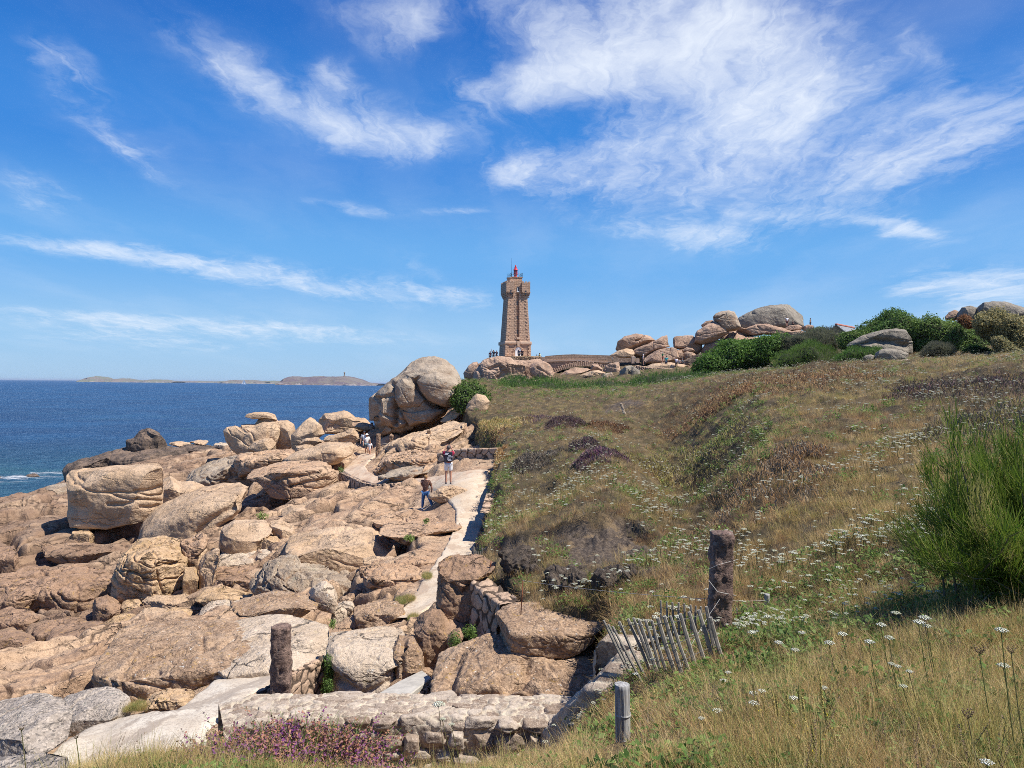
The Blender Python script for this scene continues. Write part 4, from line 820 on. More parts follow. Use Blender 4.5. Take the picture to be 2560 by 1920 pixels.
RK('Z3', [(-80,470),(0,440),(80,420),(200,440),(284,522),(200,535),(0,572),(-80,585)], 'brown', 'smooth grey-brown rock at the left edge above the large lichened one', T=1.4, n=3, rough=.5, group=SH)
RK('Z3', [(272,435),(400,360),(560,308),(645,330),(560,405),(420,455),(350,505),(280,498)], 'brown', 'brown rock wedged left of the elongated smooth boulder', T=1.2, facets=3, strata=.4, group=SH)
RK('Z3', [(475,545),(560,493),(680,498),(760,520),(885,550),(760,615),(640,655),(560,650)], 'weather', 'flat olive-brown slabs beside the large lichened rock', name='flat_rock', T=1.1, n=3.5, facets=2, strata=.4, group=SH)
RK('Z3', [(735,295),(755,150),(850,118),(960,250),(952,295),(820,325)], 'brown', 'upright cracked brown block with a shaded cleft on its right', T=1.0, n=4, facets=3, strata=.4, group=SH)
RK('Z3', [(962,235),(1000,188),(1100,178),(1125,230),(1080,275),(980,285)], 'orange', 'rounded tan stone below the chunky cracked rock', T=.8, n=3, facets=2, group=SH)
RK('Z3', [(815,355),(900,300),(1000,293),(1120,330),(1185,352),(1050,405),(860,435)], 'orange', 'broken tan stones piled behind the elongated flat brown stone', T=1.0, facets=4, strata=.5, group=SH)
RK('Z3', [(1095,295),(1200,250),(1322,245),(1285,305),(1180,345)], 'tan', 'small tan stone left of the rock pool', T=.7, facets=3, group=SH)
RK('Z3', [(1286,305),(1320,250),(1440,238),(1525,282),(1480,325),(1330,325)], 'orange', 'squat orange-tan stone in front of the rock pool', T=.7, facets=4, group=SH)
RK('Z3', [(1575,305),(1640,240),(1780,190),(1945,180),(1930,245),(1760,305)], 'pale', 'flat pale stone right of the rock pool', name='flat_rock', T=1.0, n=3.4, facets=2, group=SH)
RK('Z3', [(-60,200),(40,110),(200,30),(330,60),(330,130),(200,200),(40,260)], 'brown', 'brown hump of rock above the white stained patch', T=1.8, strata=.6, group=SH)
RK('Z3', [(-60,420),(-20,300),(100,215),(240,220),(300,290),(240,380),(100,420)], 'brown', 'brown rounded rock at the left edge below the white stained patch', T=1.6, strata=.5, group=SH)
RK('Z3', [(330,110),(450,60),(620,60),(740,110),(700,190),(520,200),(400,200)], 'brown', 'jumbled brown rock right above the white stained patch', T=1.8, strata=.8, facets=3, group=SH)
RK('Z3', [(1120,200),(1180,160),(1300,150),(1500,140),(1520,190),(1400,230),(1200,240)], 'tan', 'low tan ledge behind the rock pool', name='flat_rock', T=1.2, strata=.6, facets=2, group=SH)
RK('Z3', [(1540,190),(1600,120),(1760,80),(1900,90),(1990,130),(1960,180),(1760,190),(1640,215)], 'orange', 'sloping tan slab above the flat pale stone', name='flat_rock', T=1.5, n=3, facets=2, group=SH)
# ---- centre bottom (Z4)
RK('Z4', [(-165,275),(0,230),(200,130),(330,108),(450,110),(560,150),(615,200),(605,228),(440,305),(350,330),(150,305),(0,300)], 'front', 'big flat lens-shaped boulder lying on smaller stones', Y=17.8, T=1.1, n=2.8, rough=.6, strata=.25, sub=7, group=SH, grooves=(([(150,215),(300,165),(420,140)], .04, .05),))
RK('Z4', [(528,140),(580,90),(640,38),(682,32),(740,90),(772,180),(742,245),(660,222),(600,195)], 'pale', 'pale white-yellow upright stone leaning beside the lens-shaped boulder', Y=18.2, T=.4, n=3.4, facets=3, rough=.4, group=SH, sm=1.5)
RK('Z4', [(408,332),(480,250),(560,226),(700,230),(722,312),(600,335)], 'grey', 'grey flat-topped stone below the pale upright one', T=.7, n=3.6, group=SH)
RK('Z4', [(718,342),(738,250),(800,218),(852,270),(852,312),(780,375),(730,375)], 'pale', 'rounded stone speckled with yellow lichen beside the flat-topped grey one', T=.4, n=3, group=SH)
RK('Z4', [(770,230),(820,195),(890,205),(905,250),(850,275)], 'pale', 'small pale stone on the edge of the shady hollow', T=.3, n=3, facets=2, group=SH)
RK('Z4', [(905,275),(1000,210),(1180,168),(1262,190),(1295,240),(1205,312),(1120,372),(950,372),(920,315)], 'front', 'rough mottled rock left of the path below the shady hollow', T=1.0, facets=3, strata=.5, rough=1.3, group=SH)
RK('Z4', [(800,375),(880,310),(932,298),(948,370),(900,392)], 'front', 'small pinkish stone at the near edge of the hollow', T=.3, facets=4, group=SH)
RK('Z4', [(-400,640),(-200,520),(0,430),(200,355),(400,328),(712,328),(712,430),(702,560),(600,600),(400,600),(200,620),(0,720),(-300,900),(-420,800)], 'pale', 'broad flat pale slab that the near path runs along', name='flat_rock', Y=15.0, T=1.9, n=4, rough=.25, sub=7, group=SH)
RK('Z4', [(703,440),(760,395),(900,380),(1200,388),(1325,430),(1262,452),(1218,500),(1245,640),(1252,815),(1150,860),(1040,930),(930,1010),(760,1020),(742,800),(760,600),(703,545)], 'pale', 'large bulky pale boulder between the arched wall and the concrete ramp', Y=13.4, T=1.1, n=3.6, rough=.5, sub=7, sm=1.5, grooves=(([(760,810),(840,860),(900,900)], .06, .06), ([(930,960),(1080,900),(1200,830)], .05, .05)))
RK('Z4', [(1210,565),(1250,455),(1330,453),(1382,480),(1425,600),(1455,712),(1385,765),(1255,815),(1240,700)], 'front', 'thin upright slab leaning between the pale boulder and the round one', name='flat_rock', Y=12.9, T=.5, n=4, facets=2, grooves=(([(1300,470),(1270,600),(1290,780)], .05, .12),))
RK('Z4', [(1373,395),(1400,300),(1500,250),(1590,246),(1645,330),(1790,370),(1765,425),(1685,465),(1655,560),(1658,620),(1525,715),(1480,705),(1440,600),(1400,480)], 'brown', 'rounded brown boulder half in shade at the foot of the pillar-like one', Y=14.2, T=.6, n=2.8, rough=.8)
RK('Z4', [(1636,485),(1680,420),(1742,408),(1765,480),(1722,565),(1670,605)], 'brown', 'small rounded stone with a green plant between the bigger boulders', Y=13.4, T=.25)
# ---- right stack (Z5)
RK('Z5', [(138,205),(220,155),(400,143),(560,163),(595,182),(532,260),(522,330),(472,372),(462,430),(402,525),(352,655),(320,685),(230,655),(168,560),(143,450),(148,330)], 'brown', 'tall pillar-like rough brown boulder beside the path', Y=14.8, T=.55, n=3.2, rough=.9, sub=7, sm=1.5, grooves=(([(230,360),(330,470),(420,380)], .07, .09),))
RK('Z5', [(578,665),(600,600),(700,528),(900,518),(1300,530),(1440,543),(1444,605),(1392,722),(1342,825),(1200,868),(900,888),(720,872),(640,792)], 'front', 'loaf-shaped brown boulder perched on the larger boulder, with a thin rusty rod on top', Y=12.3, T=.80, n=4.2, facets=1, joints=1, rough=.6, sub=7, sm=1.5, dz=.03)
RK('Z5', [(118,1095),(200,980),(330,880),(480,790),(600,768),(760,800),(900,840),(1200,845),(1440,870),(1640,905),(1540,1000),(1400,1150),(1300,1345),(1100,1350),(800,1360),(500,1355),(350,1360),(200,1285),(140,1155)], 'front', 'large dark brown boulder with creases under the loaf-shaped one', Y=11.5, T=1.15, n=4.6, facets=0, joints=1, rough=.7, sub=7, sm=1.5, dz=.10,
   grooves=(([(330,900),(270,1000),(230,1120),(220,1220),(320,1270)], .09, .12), ([(440,1250),(640,1210),(760,1170),(850,1100),(840,1000)], .07, .14), ([(640,1130),(800,1150),(900,1240)], .06, .10), ([(900,1060),(1080,1110),(1280,1150)], .08, .13), ([(700,1240),(900,1290),(1200,1300)], .06, .08)))
# ---- headland under the tower (Z6)
HG = 'boulders of the headland under the tower'
RK('Z6', [(300,1490),(288,1420),(320,1350),(400,1300),(490,1288),(500,1400),(440,1515),(400,1520),(320,1505)], 'head', 'rounded boulder at the left end of the headland under the tower', Y=119, T=2.0, n=2.6, rough=.5, group=HG)
RK('Z6', [(405,1560),(430,1430),(470,1330),(520,1270),(600,1240),(720,1230),(860,1245),(950,1300),(1040,1320),(1080,1350),(1062,1400),(1022,1485),(900,1530),(860,1580),(640,1590),(420,1590)], 'head', 'largest red-brown boulder carrying the tower terrace, streaked dark', Y=118, T=4.0, n=2.8, rough=.6, sub=7, group=HG,
   grooves=(([(470,1340),(500,1440),(490,1540)], .25, .4), ([(600,1375),(660,1345),(720,1330),(750,1370)], .3, .5), ([(600,1275),(650,1265)], .25, .3), ([(885,1345),(890,1440)], .12, .2), ([(760,1370),(780,1430),(720,1490)], .3, .3)))
RK('Z6', [(1090,1385),(1100,1330),(1180,1290),(1260,1283),(1330,1320),(1372,1380),(1402,1505),(1300,1515),(1180,1505),(1120,1455)], 'head', 'faceted orange-brown boulder beside the left foot of the stone bridge', Y=117, T=2.2, n=3, facets=3, rough=.5, sub=7, group=HG, grooves=(([(1190,1365),(1260,1400),(1340,1450)], .2, .3),))
RK('Z6', [(693,1570),(720,1515),(780,1508),(832,1530),(865,1590),(820,1630),(700,1620)], 'head', 'small rounded boulder low in front of the largest headland boulder', Y=108, T=1.1, rough=.4, group=HG)
RK('Z6', [(858,1580),(900,1525),(980,1503),(1062,1520),(1075,1570),(950,1600)], 'head', 'low rounded boulder beside a small stone post under the tower', Y=108, T=1.2, rough=.4, group=HG)
RK('Z6', [(1080,1535),(1200,1508),(1400,1515),(1430,1555),(1100,1570)], 'head', 'low flat rock under the faceted boulder of the bridge', name='flat_rock', Y=112, T=1.5, rough=.5, group=HG)
RK('Z6', [(1418,1520),(1440,1460),(1520,1398),(1650,1363),(1780,1368),(1845,1392),(1700,1460),(1500,1545)], 'head', 'smooth sloping boulder directly under the bridge arch', Y=118, T=2.5, rough=.35, group=HG)
RK('Z6', [(1540,1545),(1700,1448),(1850,1398),(1960,1393),(2045,1420),(2060,1490),(1800,1555),(1600,1575)], 'tan', 'long pale sloping rock in front of the bridge arch', name='flat_rock', Y=113, T=2.5, rough=.35, group=HG)
# ---- rocks right of the bridge (Z7)
HR = 'boulder pile right of the stone bridge'
RK('Z7', [(222,492),(235,420),(300,370),(400,346),(465,353),(530,370),(575,410),(540,435),(450,475),(380,495),(240,508)], 'head', 'large rounded boulder topping the left end of the pile beside the bridge', Y=132, T=3, rough=.4, sub=7, group=HR, grooves=(([(475,360),(450,400),(405,412)], .15, .4),))
RK('Z7', [(165,550),(240,500),(310,480),(372,495),(398,530),(372,570),(300,580),(200,565)], 'tan', 'low rounded boulder just behind the end of the bridge parapet', Y=128, T=2, rough=.4, group=HR)
RK('Z7', [(380,540),(380,500),(420,478),(500,450),(600,400),(640,370),(690,363),(700,420),(720,470),(640,490),(560,510),(480,560),(420,550)], 'head', 'leaning pointed boulder between the two big rounded ones', Y=129, T=2, rough=.5, facets=2, group=HR)
RK('Z7', [(483,585),(520,540),(620,490),(740,470),(815,490),(840,530),(825,575),(700,608),(600,626),(500,622)], 'head', 'whale-shaped boulder just behind the person in green and the one in teal', Y=126, T=2.2, rough=.4, sub=7, group=HR)
RK('Z7', [(733,392),(780,375),(880,368),(927,370),(965,420),(1010,440),(1020,500),(960,535),(860,495),(780,485),(745,460)], 'head', 'squarish flat-topped boulder in the middle of the pile', Y=133, T=2.4, n=3.6, rough=.4, facets=2, group=HR)
RK('Z7', [(826,504),(870,478),(930,478),(948,505),(900,520),(840,520)], 'head', 'upper of two small stacked stones in the pile', Y=127, T=.8, group=HR)
RK('Z7', [(838,532),(870,510),(940,515),(958,540),(920,562),(860,578)], 'head', 'lower of two small stacked stones in the pile', Y=126.5, T=.8, group=HR)
RK('Z7', [(927,400),(935,340),(990,310),(1060,260),(1120,238),(1190,255),(1270,300),(1290,330),(1200,375),(1100,435),(1010,443),(950,428)], 'head', 'huge balanced boulder leaning up to the right in the pile', Y=131, T=2.8, rough=.4, sub=7, group=HR)
RK('Z7', [(1006,267),(1050,230),(1110,223),(1132,245),(1060,275),(1015,288)], 'head', 'small stone resting behind the huge balanced boulder', Y=132.5, T=1.0, rough=.4, group=HR)
RK('Z7', [(1118,195),(1140,165),(1180,143),(1260,136),(1312,150),(1342,200),(1368,290),(1320,314),(1240,325),(1190,292),(1160,242),(1125,230)], 'weather', 'blunt boulder like a fist on top of the huge balanced one', Y=130.5, T=2.0, n=3, rough=.35, facets=2, sub=7, group=HR, grooves=(([(1120,205),(1180,195),(1230,160)], .14, .3),))
RK('Z7', [(1350,235),(1380,190),(1500,128),(1650,90),(1750,78),(1818,84),(1865,120),(1942,185),(1963,220),(1958,272),(1850,305),(1600,315),(1400,315),(1370,290)], 'headgrey', 'biggest grey dome boulder on top of the ridge, a person in white in front', Y=140, T=4.5, n=3, rough=.4, sub=7, facets=1, group=HR, sm=1.5)
RK('Z7', [(1330,330),(1450,288),(1530,262),(1600,260),(1720,288),(1840,328),(1862,362),(1780,374),(1600,352),(1500,362),(1370,360)], 'head', 'long overhanging slab below the grey dome boulder', name='flat_rock', Y=133, T=2.5, n=2.8, rough=.5, strata=.3, group=HR, sm=1.5)
RK('Z7', [(1120,560),(1180,440),(1250,360),(1340,318),(1420,360),(1540,370),(1600,400),(1450,450),(1300,520),(1180,600)], 'head', 'wide pale sloping base rock above the dark green thicket', name='flat_rock', Y=134, T=4.5, n=2.8, rough=.4, strata=.3, sub=7, group=HR)
RK('Z7', [(1005,510),(1040,450),(1130,420),(1215,395),(1190,450),(1130,530),(1060,560),(1012,545)], 'head', 'shaded boulder under the huge balanced one', Y=131, T=1.6, rough=.4, group=HR)
RK('Z7', [(1758,302),(1820,275),(1900,263),(1943,290),(1920,318),(1820,325)], 'head', 'low boulder below the person in white on the ridge', Y=133, T=1.5, rough=.4, group=HR)
RK('Z7', [(1938,285),(1990,264),(2040,273),(2048,302),(1980,330),(1935,315)], 'head', 'low boulder beside the person in green at the top of the ridge', Y=133, T=1.3, rough=.4, group=HR)
RK('Z7', [(1790,335),(1900,313),(1975,330),(1900,380),(1840,380)], 'head', 'thin flat rock at the right end of the long overhanging slab', name='flat_rock', Y=131, T=1.5, group=HR)
RK('Z7', [(840,600),(950,545),(1010,530),(1035,560),(955,650),(865,650)], 'dark', 'dark grey slanting slab behind the seated people', name='flat_rock', Y=123, T=1.6, n=3.4, group=HR)
RK('Z7', [(253,745),(258,670),(300,644),(360,640),(402,660),(442,690),(464,755),(400,770),(300,770)], 'headgrey', 'cleft grey boulder standing in the grass below the bridge end', Y=104, T=1.3, n=3, rough=.5, group=HR, grooves=(([(360,660),(340,740)], .25, .5),), sm=1.5)
RK('Z7', [(98,685),(105,650),(170,617),(247,615),(257,685),(240,730),(160,725)], 'head', 'red-brown boulder under the right end of the bridge', Y=112, T=1.5, n=3, facets=2, group=HR)
RK('Z7', [(-60,740),(0,690),(60,684),(128,710),(90,760),(0,770)], 'tan', 'low pale boulder in the grass left of the cleft grey one', Y=108, T=1.5, rough=.4, group=HR)
RK('Z7', [(73,760),(110,714),(180,709),(215,750),(150,772)], 'weather', 'small grey-brown stone between the low pale boulder and the cleft grey one', Y=105, T=1.0, group=HR)
RK('Z7', [(470,665),(560,628),(720,615),(900,640),(940,672),(700,700),(490,700)], 'tan', 'flat bare rock floor where the walkers stand', name='flat_rock', Y=119, T=4, n=3.5, rough=.3, group=HR)
RK('Z7', [(-20,695),(0,628),(50,635),(103,672),(98,710)], 'head', 'rock filling the right side of the bridge arch', Y=116, T=1.3, group=HR)
# ---- grey rocks in the scrub at the right (Z8)
SG = 'grey boulders in the scrub at the right'
RK('Z8', [(468,495),(500,455),(600,400),(720,355),(850,330),(950,327),(1042,350),(1092,410),(1122,470),(1145,560),(1080,570),(900,560),(700,540),(500,530)], 'headgrey', 'largest of the grey boulders in the scrub, long with an undercut face', Y=78, T=2.6, n=2.8, rough=.4, sub=7, dz=.0, group=SG, sm=1.5, grooves=(([(520,520),(640,470),(760,440),(900,450),(1060,490)], .35, .55),))
RK('Z8', [(733,605),(745,560),(800,530),(900,520),(1000,535),(1075,570),(1055,625),(950,650),(760,645)], 'headgrey', 'middle-sized pale grey boulder in front of the long undercut one', Y=72, T=1.2, rough=.4, group=SG)
RK('Z8', [(620,612),(640,590),(700,575),(738,590),(728,645),(640,650)], 'headgrey', 'small pale stone left of the middle-sized grey boulder', Y=72, T=.6, rough=.4, group=SG)
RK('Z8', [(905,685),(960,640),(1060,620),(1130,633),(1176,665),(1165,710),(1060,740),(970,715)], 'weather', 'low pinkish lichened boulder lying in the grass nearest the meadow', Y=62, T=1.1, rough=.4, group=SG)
RK('Z8', [(1433,210),(1470,160),(1530,138),(1572,150),(1585,215),(1520,240),(1440,235)], 'head', 'small brown boulder on the skyline left of two grey domes', Y=120, T=1.5, rough=.4, group=SG)
RK('Z8', [(1545,170),(1600,120),(1680,101),(1745,120),(1790,170),(1780,260),(1720,310),(1620,310),(1560,240)], 'headgrey', 'rounded grey dome on the skyline at the right', Y=118, T=2.2, rough=.4, group=SG)
RK('Z8', [(1738,118),(1790,78),(1900,53),(2020,63),(2120,93),(2220,120),(2330,170),(2330,300),(1900,260),(1780,190)], 'headgrey', 'wide grey whaleback boulder on the skyline at the right edge', Y=116, T=4.0, rough=.4, sub=7, group=SG)

RK('Z6', [(620,1300),(900,1270),(1200,1262),(1440,1300),(1450,1440),(1300,1540),(900,1560),(640,1540)], 'head', 'broad shaded rock filling the gaps behind the headland boulders', Y=123, T=2.5, rough=.6, group=HG)
RK('Z7', [(1190,360),(1270,310),(1390,300),(1440,340),(1380,420),(1260,450),(1180,430)], 'head', 'shaded rock wedged beneath the fist-like boulder', Y=136, T=2, rough=.5, group=HR)
RK('Z7', [(380,520),(600,500),(830,500),(1020,520),(1030,640),(700,660),(400,640)], 'head', 'low shaded rock behind the walkers filling the pile', Y=131, T=2, rough=.5, group=HR)

RK('A6', [(1290,650),(1450,640),(1600,600),(1780,520),(1900,455),(1965,500),(1940,580),(1700,680),(1500,740),(1300,740)], 'pink', 'shaded ledge the giant boulder rests on', name='flat_rock', Y=67, T=3.0, rough=.6, group=SH)
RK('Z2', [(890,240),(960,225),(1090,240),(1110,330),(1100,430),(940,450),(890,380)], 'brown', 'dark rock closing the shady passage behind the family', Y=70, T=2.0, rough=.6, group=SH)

EB = 'eroded banks of dark earth on the slope'
def earth(pts, Y, label):
    Y = hit('Z5', sum(p[0] for p in pts) / len(pts), max(p[1] for p in pts), 'heath').y + .42; RK('Z5', pts, 'earth', label, name='earth_bank', cat='earth', group=EB, Y=Y, T=.45, n=2.6, rough=5.0, facets=1, joints=0, strata=0, sub=6, skirt=.1)
earth([(600,135),(680,120),(800,165),(900,225),(1060,235),(1110,300),(1000,335),(860,300),(720,235),(630,180)], 17.2, 'long dark earth scar with grass hanging over it, above the loaf-shaped boulder')
earth([(1030,420),(1050,320),(1150,265),(1300,270),(1350,310),(1300,380),(1170,450),(1070,450)], 15.3, 'rounded lump of dark bare earth in the middle of the eroded slope')
earth([(1400,380),(1440,300),(1580,260),(1700,215),(1830,240),(1850,330),(1700,410),(1530,445)], 15.6, 'rugged dark earth hollow at the right end of the eroded slope')
# ---------------------------------------------------------------- masonry strips, posts, fences
def wall_strip(name, pts, prof, size, mat, label=None, cat='wall', hole=None, parent=None, res=None, seed=1, amp=.22, group=None):
    """pts: 3D top line; prof: list of (towards viewer offset, z) around the wall; stones from cells displaced outward"""
    P = np.array([tuple(p) for p in pts], float); L = np.r_[0, np.cumsum(np.linalg.norm(np.diff(P, axis=0), axis=1))]
    res = res or size / 9; nu = max(8, int(L[-1] / res)); t = np.linspace(0, L[-1], nu); C = np.c_[[np.interp(t, L, P[:, j]) for j in range(3)]].T
    T = np.gradient(C, axis=0); T[:, 2] = 0; T /= np.linalg.norm(T, axis=1)[:, None]; Nr = np.c_[T[:, 1], -T[:, 0], T[:, 2] * 0]
    Nr *= np.where((Nr * C).sum(1) > 0, -1, 1)[:, None]
    pr = np.array(prof, float); pl = np.r_[0, np.cumsum(np.linalg.norm(np.diff(pr, axis=0), axis=1))]; nv = max(6, int(pl[-1] / res)); s_ = np.linspace(0, pl[-1], nv)
    po = np.interp(s_, pl, pr[:, 0]); pz = np.interp(s_, pl, pr[:, 1])
    V = C[:, None] + Nr[:, None] * po[None, :, None]; V[:, :, 2] += pz[None]
    out = np.zeros((nu, nv, 3)); mid = np.array((pr[:, 0].mean(), (pr[:, 1].min()) * .5 + pr[:, 1].max() * .5))
    dpo, dpz = np.gradient(po), np.gradient(pz); ln = np.hypot(dpo, dpz) + 1e-9; n2 = np.c_[dpz / ln, -dpo / ln]
    sg = np.sign(((np.c_[po, pz] - mid) * n2).sum(1).sum()) or 1; n2 *= sg
    out = Nr[:, None] * n2[None, :, 0, None]; out[:, :, 2] += n2[None, :, 1]
    uu, vv = np.meshgrid(t, s_, indexing='ij'); q = np.c_[uu.ravel() / (size * 1.35), vv.ravel() / size]
    q += .42 * np.c_[pnoise(np.c_[q * 1.1, q[:, :1] * 0 + seed]), pnoise(np.c_[q * 1.1, q[:, :1] * 0 + seed + 9])]
    f1, f2, idr = worley(q, seed); e = f2 - f1
    V = V.reshape(-1, 3) + out.reshape(-1, 3) * (size * (amp * np.minimum(e * 2.2, .6) + .22 * (idr - .5) + .06 * fbm(V.reshape(-1, 3) / size * 2, 3)))[:, None]
    i = np.arange(nu * nv).reshape(nu, nv); F = np.c_[i[:-1, :-1].ravel(), i[1:, :-1].ravel(), i[1:, 1:].ravel(), i[:-1, 1:].ravel()]
    if hole is not None:
        fu, fv = uu.ravel()[F].mean(1) / L[-1], vv.ravel()[F].mean(1); F = F[~hole(fu, fv)]
    V, c = recentre(V)
    at_ = {'cell': idr, 'edge': np.clip(e * 3.2, 0, 1)}
    o = link(name, mesh_np(name, V, F, M[mat], attrs=at_), parent, tuple(c) if parent is None else tuple(Vector(c) - Vector(parent.location)))
    if label: tag(o, label, cat, group)
    return o
# front boundary wall: a mortar core set with separate rough stones
FW = [at('O', 478, 1556, 9.9), at('O', 560, 1533, 10.1), at('O', 760, 1530, 10.15), at('O', 1000, 1537, 10.1), at('O', 1200, 1536, 10.1), at('O', 1308, 1545, 10.0)]
fwt = thing('stone_wall', 'low rough stone wall with pale mortar running along behind the purple heather', 'wall', tuple(FW[2] - Vector((0, 0, 1.0))))
wall_strip('mortar_core', [p + Vector((0, 0, .005)) for p in FW], [(.36, -1.3), (.34, -.06), (.28, .02), (-.40, .03), (-.46, -.05), (-.46, -.9)], .12, 'wall_mortar', parent=fwt, amp=.2)
def wall_stones():
    P = np.array([tuple(p) for p in FW]); L = np.r_[0, np.cumsum(np.linalg.norm(np.diff(P, axis=0), axis=1))]; rng = np.random.default_rng(8); Vs, Fs, cl, o = [], [], [], 0; V0, F0 = ICO[4]
    def stone(c, s3, rot, k):
        nonlocal o
        m_ = (np.abs(V0) ** 6).sum(1) ** (1 / 6); V = V0 / m_[:, None]
        for _ in range(8):
            nn = rng.normal(size=3); nn /= np.linalg.norm(nn); d = V @ nn; lim = d.max() * rng.uniform(.66, .9); V = V - np.outer(np.maximum(d - lim, 0), nn)
        V = V * (1 + .10 * fbm(V * 1.5 + k, 3) + .03 * fbm(V * 6 + k, 2))[:, None] * np.array(s3) / 2
        a = rot; V = np.c_[V[:, 0] * math.cos(a) - V[:, 1] * math.sin(a), V[:, 0] * math.sin(a) + V[:, 1] * math.cos(a), V[:, 2]] + c
        Vs.append(V); Fs.append(F0 + o); o += len(V); cl.append(np.full(len(V), rng.uniform()))
    for row, (off0, off1) in enumerate(((.30, .12), (.08, .13), (-.16, .14), (-.38, .12))):      # flat stones on top
        t = 0.05
        while t < L[-1]:
            w = rng.uniform(.18, .60); x, y, z = [np.interp(t + w / 2, L, P[:, j]) for j in range(3)]
            if rng.uniform() < .9: stone(np.array((x, y - off0 + rng.normal() * .025, z - .032 + rng.normal() * .014)), (w * .98, off1 * 2.0 * rng.uniform(.6, 1.3), .13), rng.normal() * .12, t)
            t += w * rng.uniform(.92, 1.12)
    z0 = -.14
    while z0 > -1.15:                                                                            # rubble courses on the face
        t = 0.02; hrow = rng.uniform(.12, .20)
        while t < L[-1]:
            w = rng.uniform(.12, .38); x, y, z = [np.interp(t + w / 2, L, P[:, j]) for j in range(3)]
            stone(np.array((x, y - .36 + rng.normal() * .02, z + z0 - hrow / 2 + rng.normal() * .02)), (w, .20, hrow * rng.uniform(.8, 1.1)), rng.normal() * .06, t + z0 * 7); t += w * rng.uniform(1.0, 1.18)
        z0 -= hrow * 1.12
    V = np.concatenate(Vs) - np.array(fwt.location); link('stones', mesh_np('stones', V, np.concatenate(Fs), M['wall_mortar'], attrs={'cell': np.concatenate(cl), 'edge': np.ones(len(V))}), fwt)
wall_stones()
# arched wall carrying the path
def archhole(fu, fv): return (((fu - .52) / .36) ** 2 + ((fv - 1.15) / .62) ** 2 < 1)
wall_strip('arched_wall', [at('Z4', 742, 590, 13.3), at('Z4', 600, 668, 12.7), at('Z4', 400, 775, 12.0), at('Z4', 245, 868, 11.5), at('Z4', 60, 985, 11.0)],
           [(-.05, -.02), (.02, -.02), (.04, -1.5)], .17, 'wall_dry', 'small masonry wall with a dark arched opening under the edge of the pale path', hole=archhole)
# concrete ramp with masonry side
rt = thing('concrete_ramp', 'short sloping grey concrete ramp with a masonry side leading to the large dark brown boulder', 'ramp', tuple(at('Z4', 1230, 900, 11.6)))
rl_ = Vector(rt.location); tp = [at('Z4', 925, 1025, 10.75), at('Z4', 1225, 1028, 10.7), at('Z4', 1515, 800, 12.1), at('Z4', 1440, 742, 12.6), at('Z4', 1250, 832, 12.0)]
M['concrete'] = simple('old_concrete', (.40, .37, .32), .9, .22, 6, bstr=.5, bd=.03)
MB().prism([p - rl_ for p in tp], (0, 0, -.09), (0, 0, 0)).build('ramp_slab', M['concrete'], rt, bevel=.015)
wall_strip('ramp_wall', [tp[1] + Vector((.0, -.02, -.09)), (tp[1] + tp[2]) / 2 + Vector((.02, -.02, -.09)), tp[2] + Vector((.02, 0, -.09)), tp[2] + Vector((.03, .5, -.12))], [(-.04, 0), (.02, 0), (.05, -.9)], .13, 'wall_dry', parent=rt)
wall_strip('retaining_wall', [at('Z5', 440, 380, 14.3), at('Z5', 540, 470, 13.7), at('Z5', 660, 560, 13.0)], [(-.3, .05), (.05, .02), (.12, -1.3)], .24, 'wall_dry', 'dry stone retaining wall between the pillar-like boulder and the loaf-shaped one')
wall_strip('stone_wall', [at('Z5', 1700, 880, 8.5) - Vector((0, 0, .5)), at('Z5', 1690, 900, 8.35), at('Z5', 1560, 1070, 8.7), at('Z5', 1430, 1200, 9.3), at('Z5', 1290, 1330, 9.9)],
           [(.62, -1.6), (.58, -.34), (.20, -.02), (-.34, .10), (-.42, .02), (-.44, -1.6)], .19, 'wall_mortar', 'sloping stone wall top netted with pale mortar below the paling fence', amp=.12)
wall_strip('stone_wall', [at('Z2', 1575, 425, 41), at('Z2', 1700, 395, 40.5), at('Z2', 1860, 388, 40), at('Z2', 2075, 382, 39)], [(.2, -1.4), (.18, 0), (-.25, 0), (-.25, -.8)], .30, 'wall_dry', 'low rubble wall behind the man in the red shirt')
wall_strip('kerb_wall', [at('Z2', 790, 572, 46.3), at('Z2', 880, 610, 44.2), at('Z2', 955, 648, 42), at('Z2', 1050, 668, 41.2), at('Z2', 1240, 662, 40.8), at('Z2', 1400, 655, 40)], [(-.12, -.02), (.05, 0), (.07, -.55)], .22, 'wall_dry', 'rough kerb of dark stones along the bend of the path')
wall_strip('kerb_wall', [at('Z2', 2000, 700, 31.5), at('Z2', 2010, 800, 28.6), at('Z2', 1990, 880, 27.0), at('Z2', 1965, 960, 25.4)], [(.02, -.6), (.0, .25), (-.3, .25)], .28, 'wall_dry', 'shaded bank of stones on the right edge of the path below the meadow')

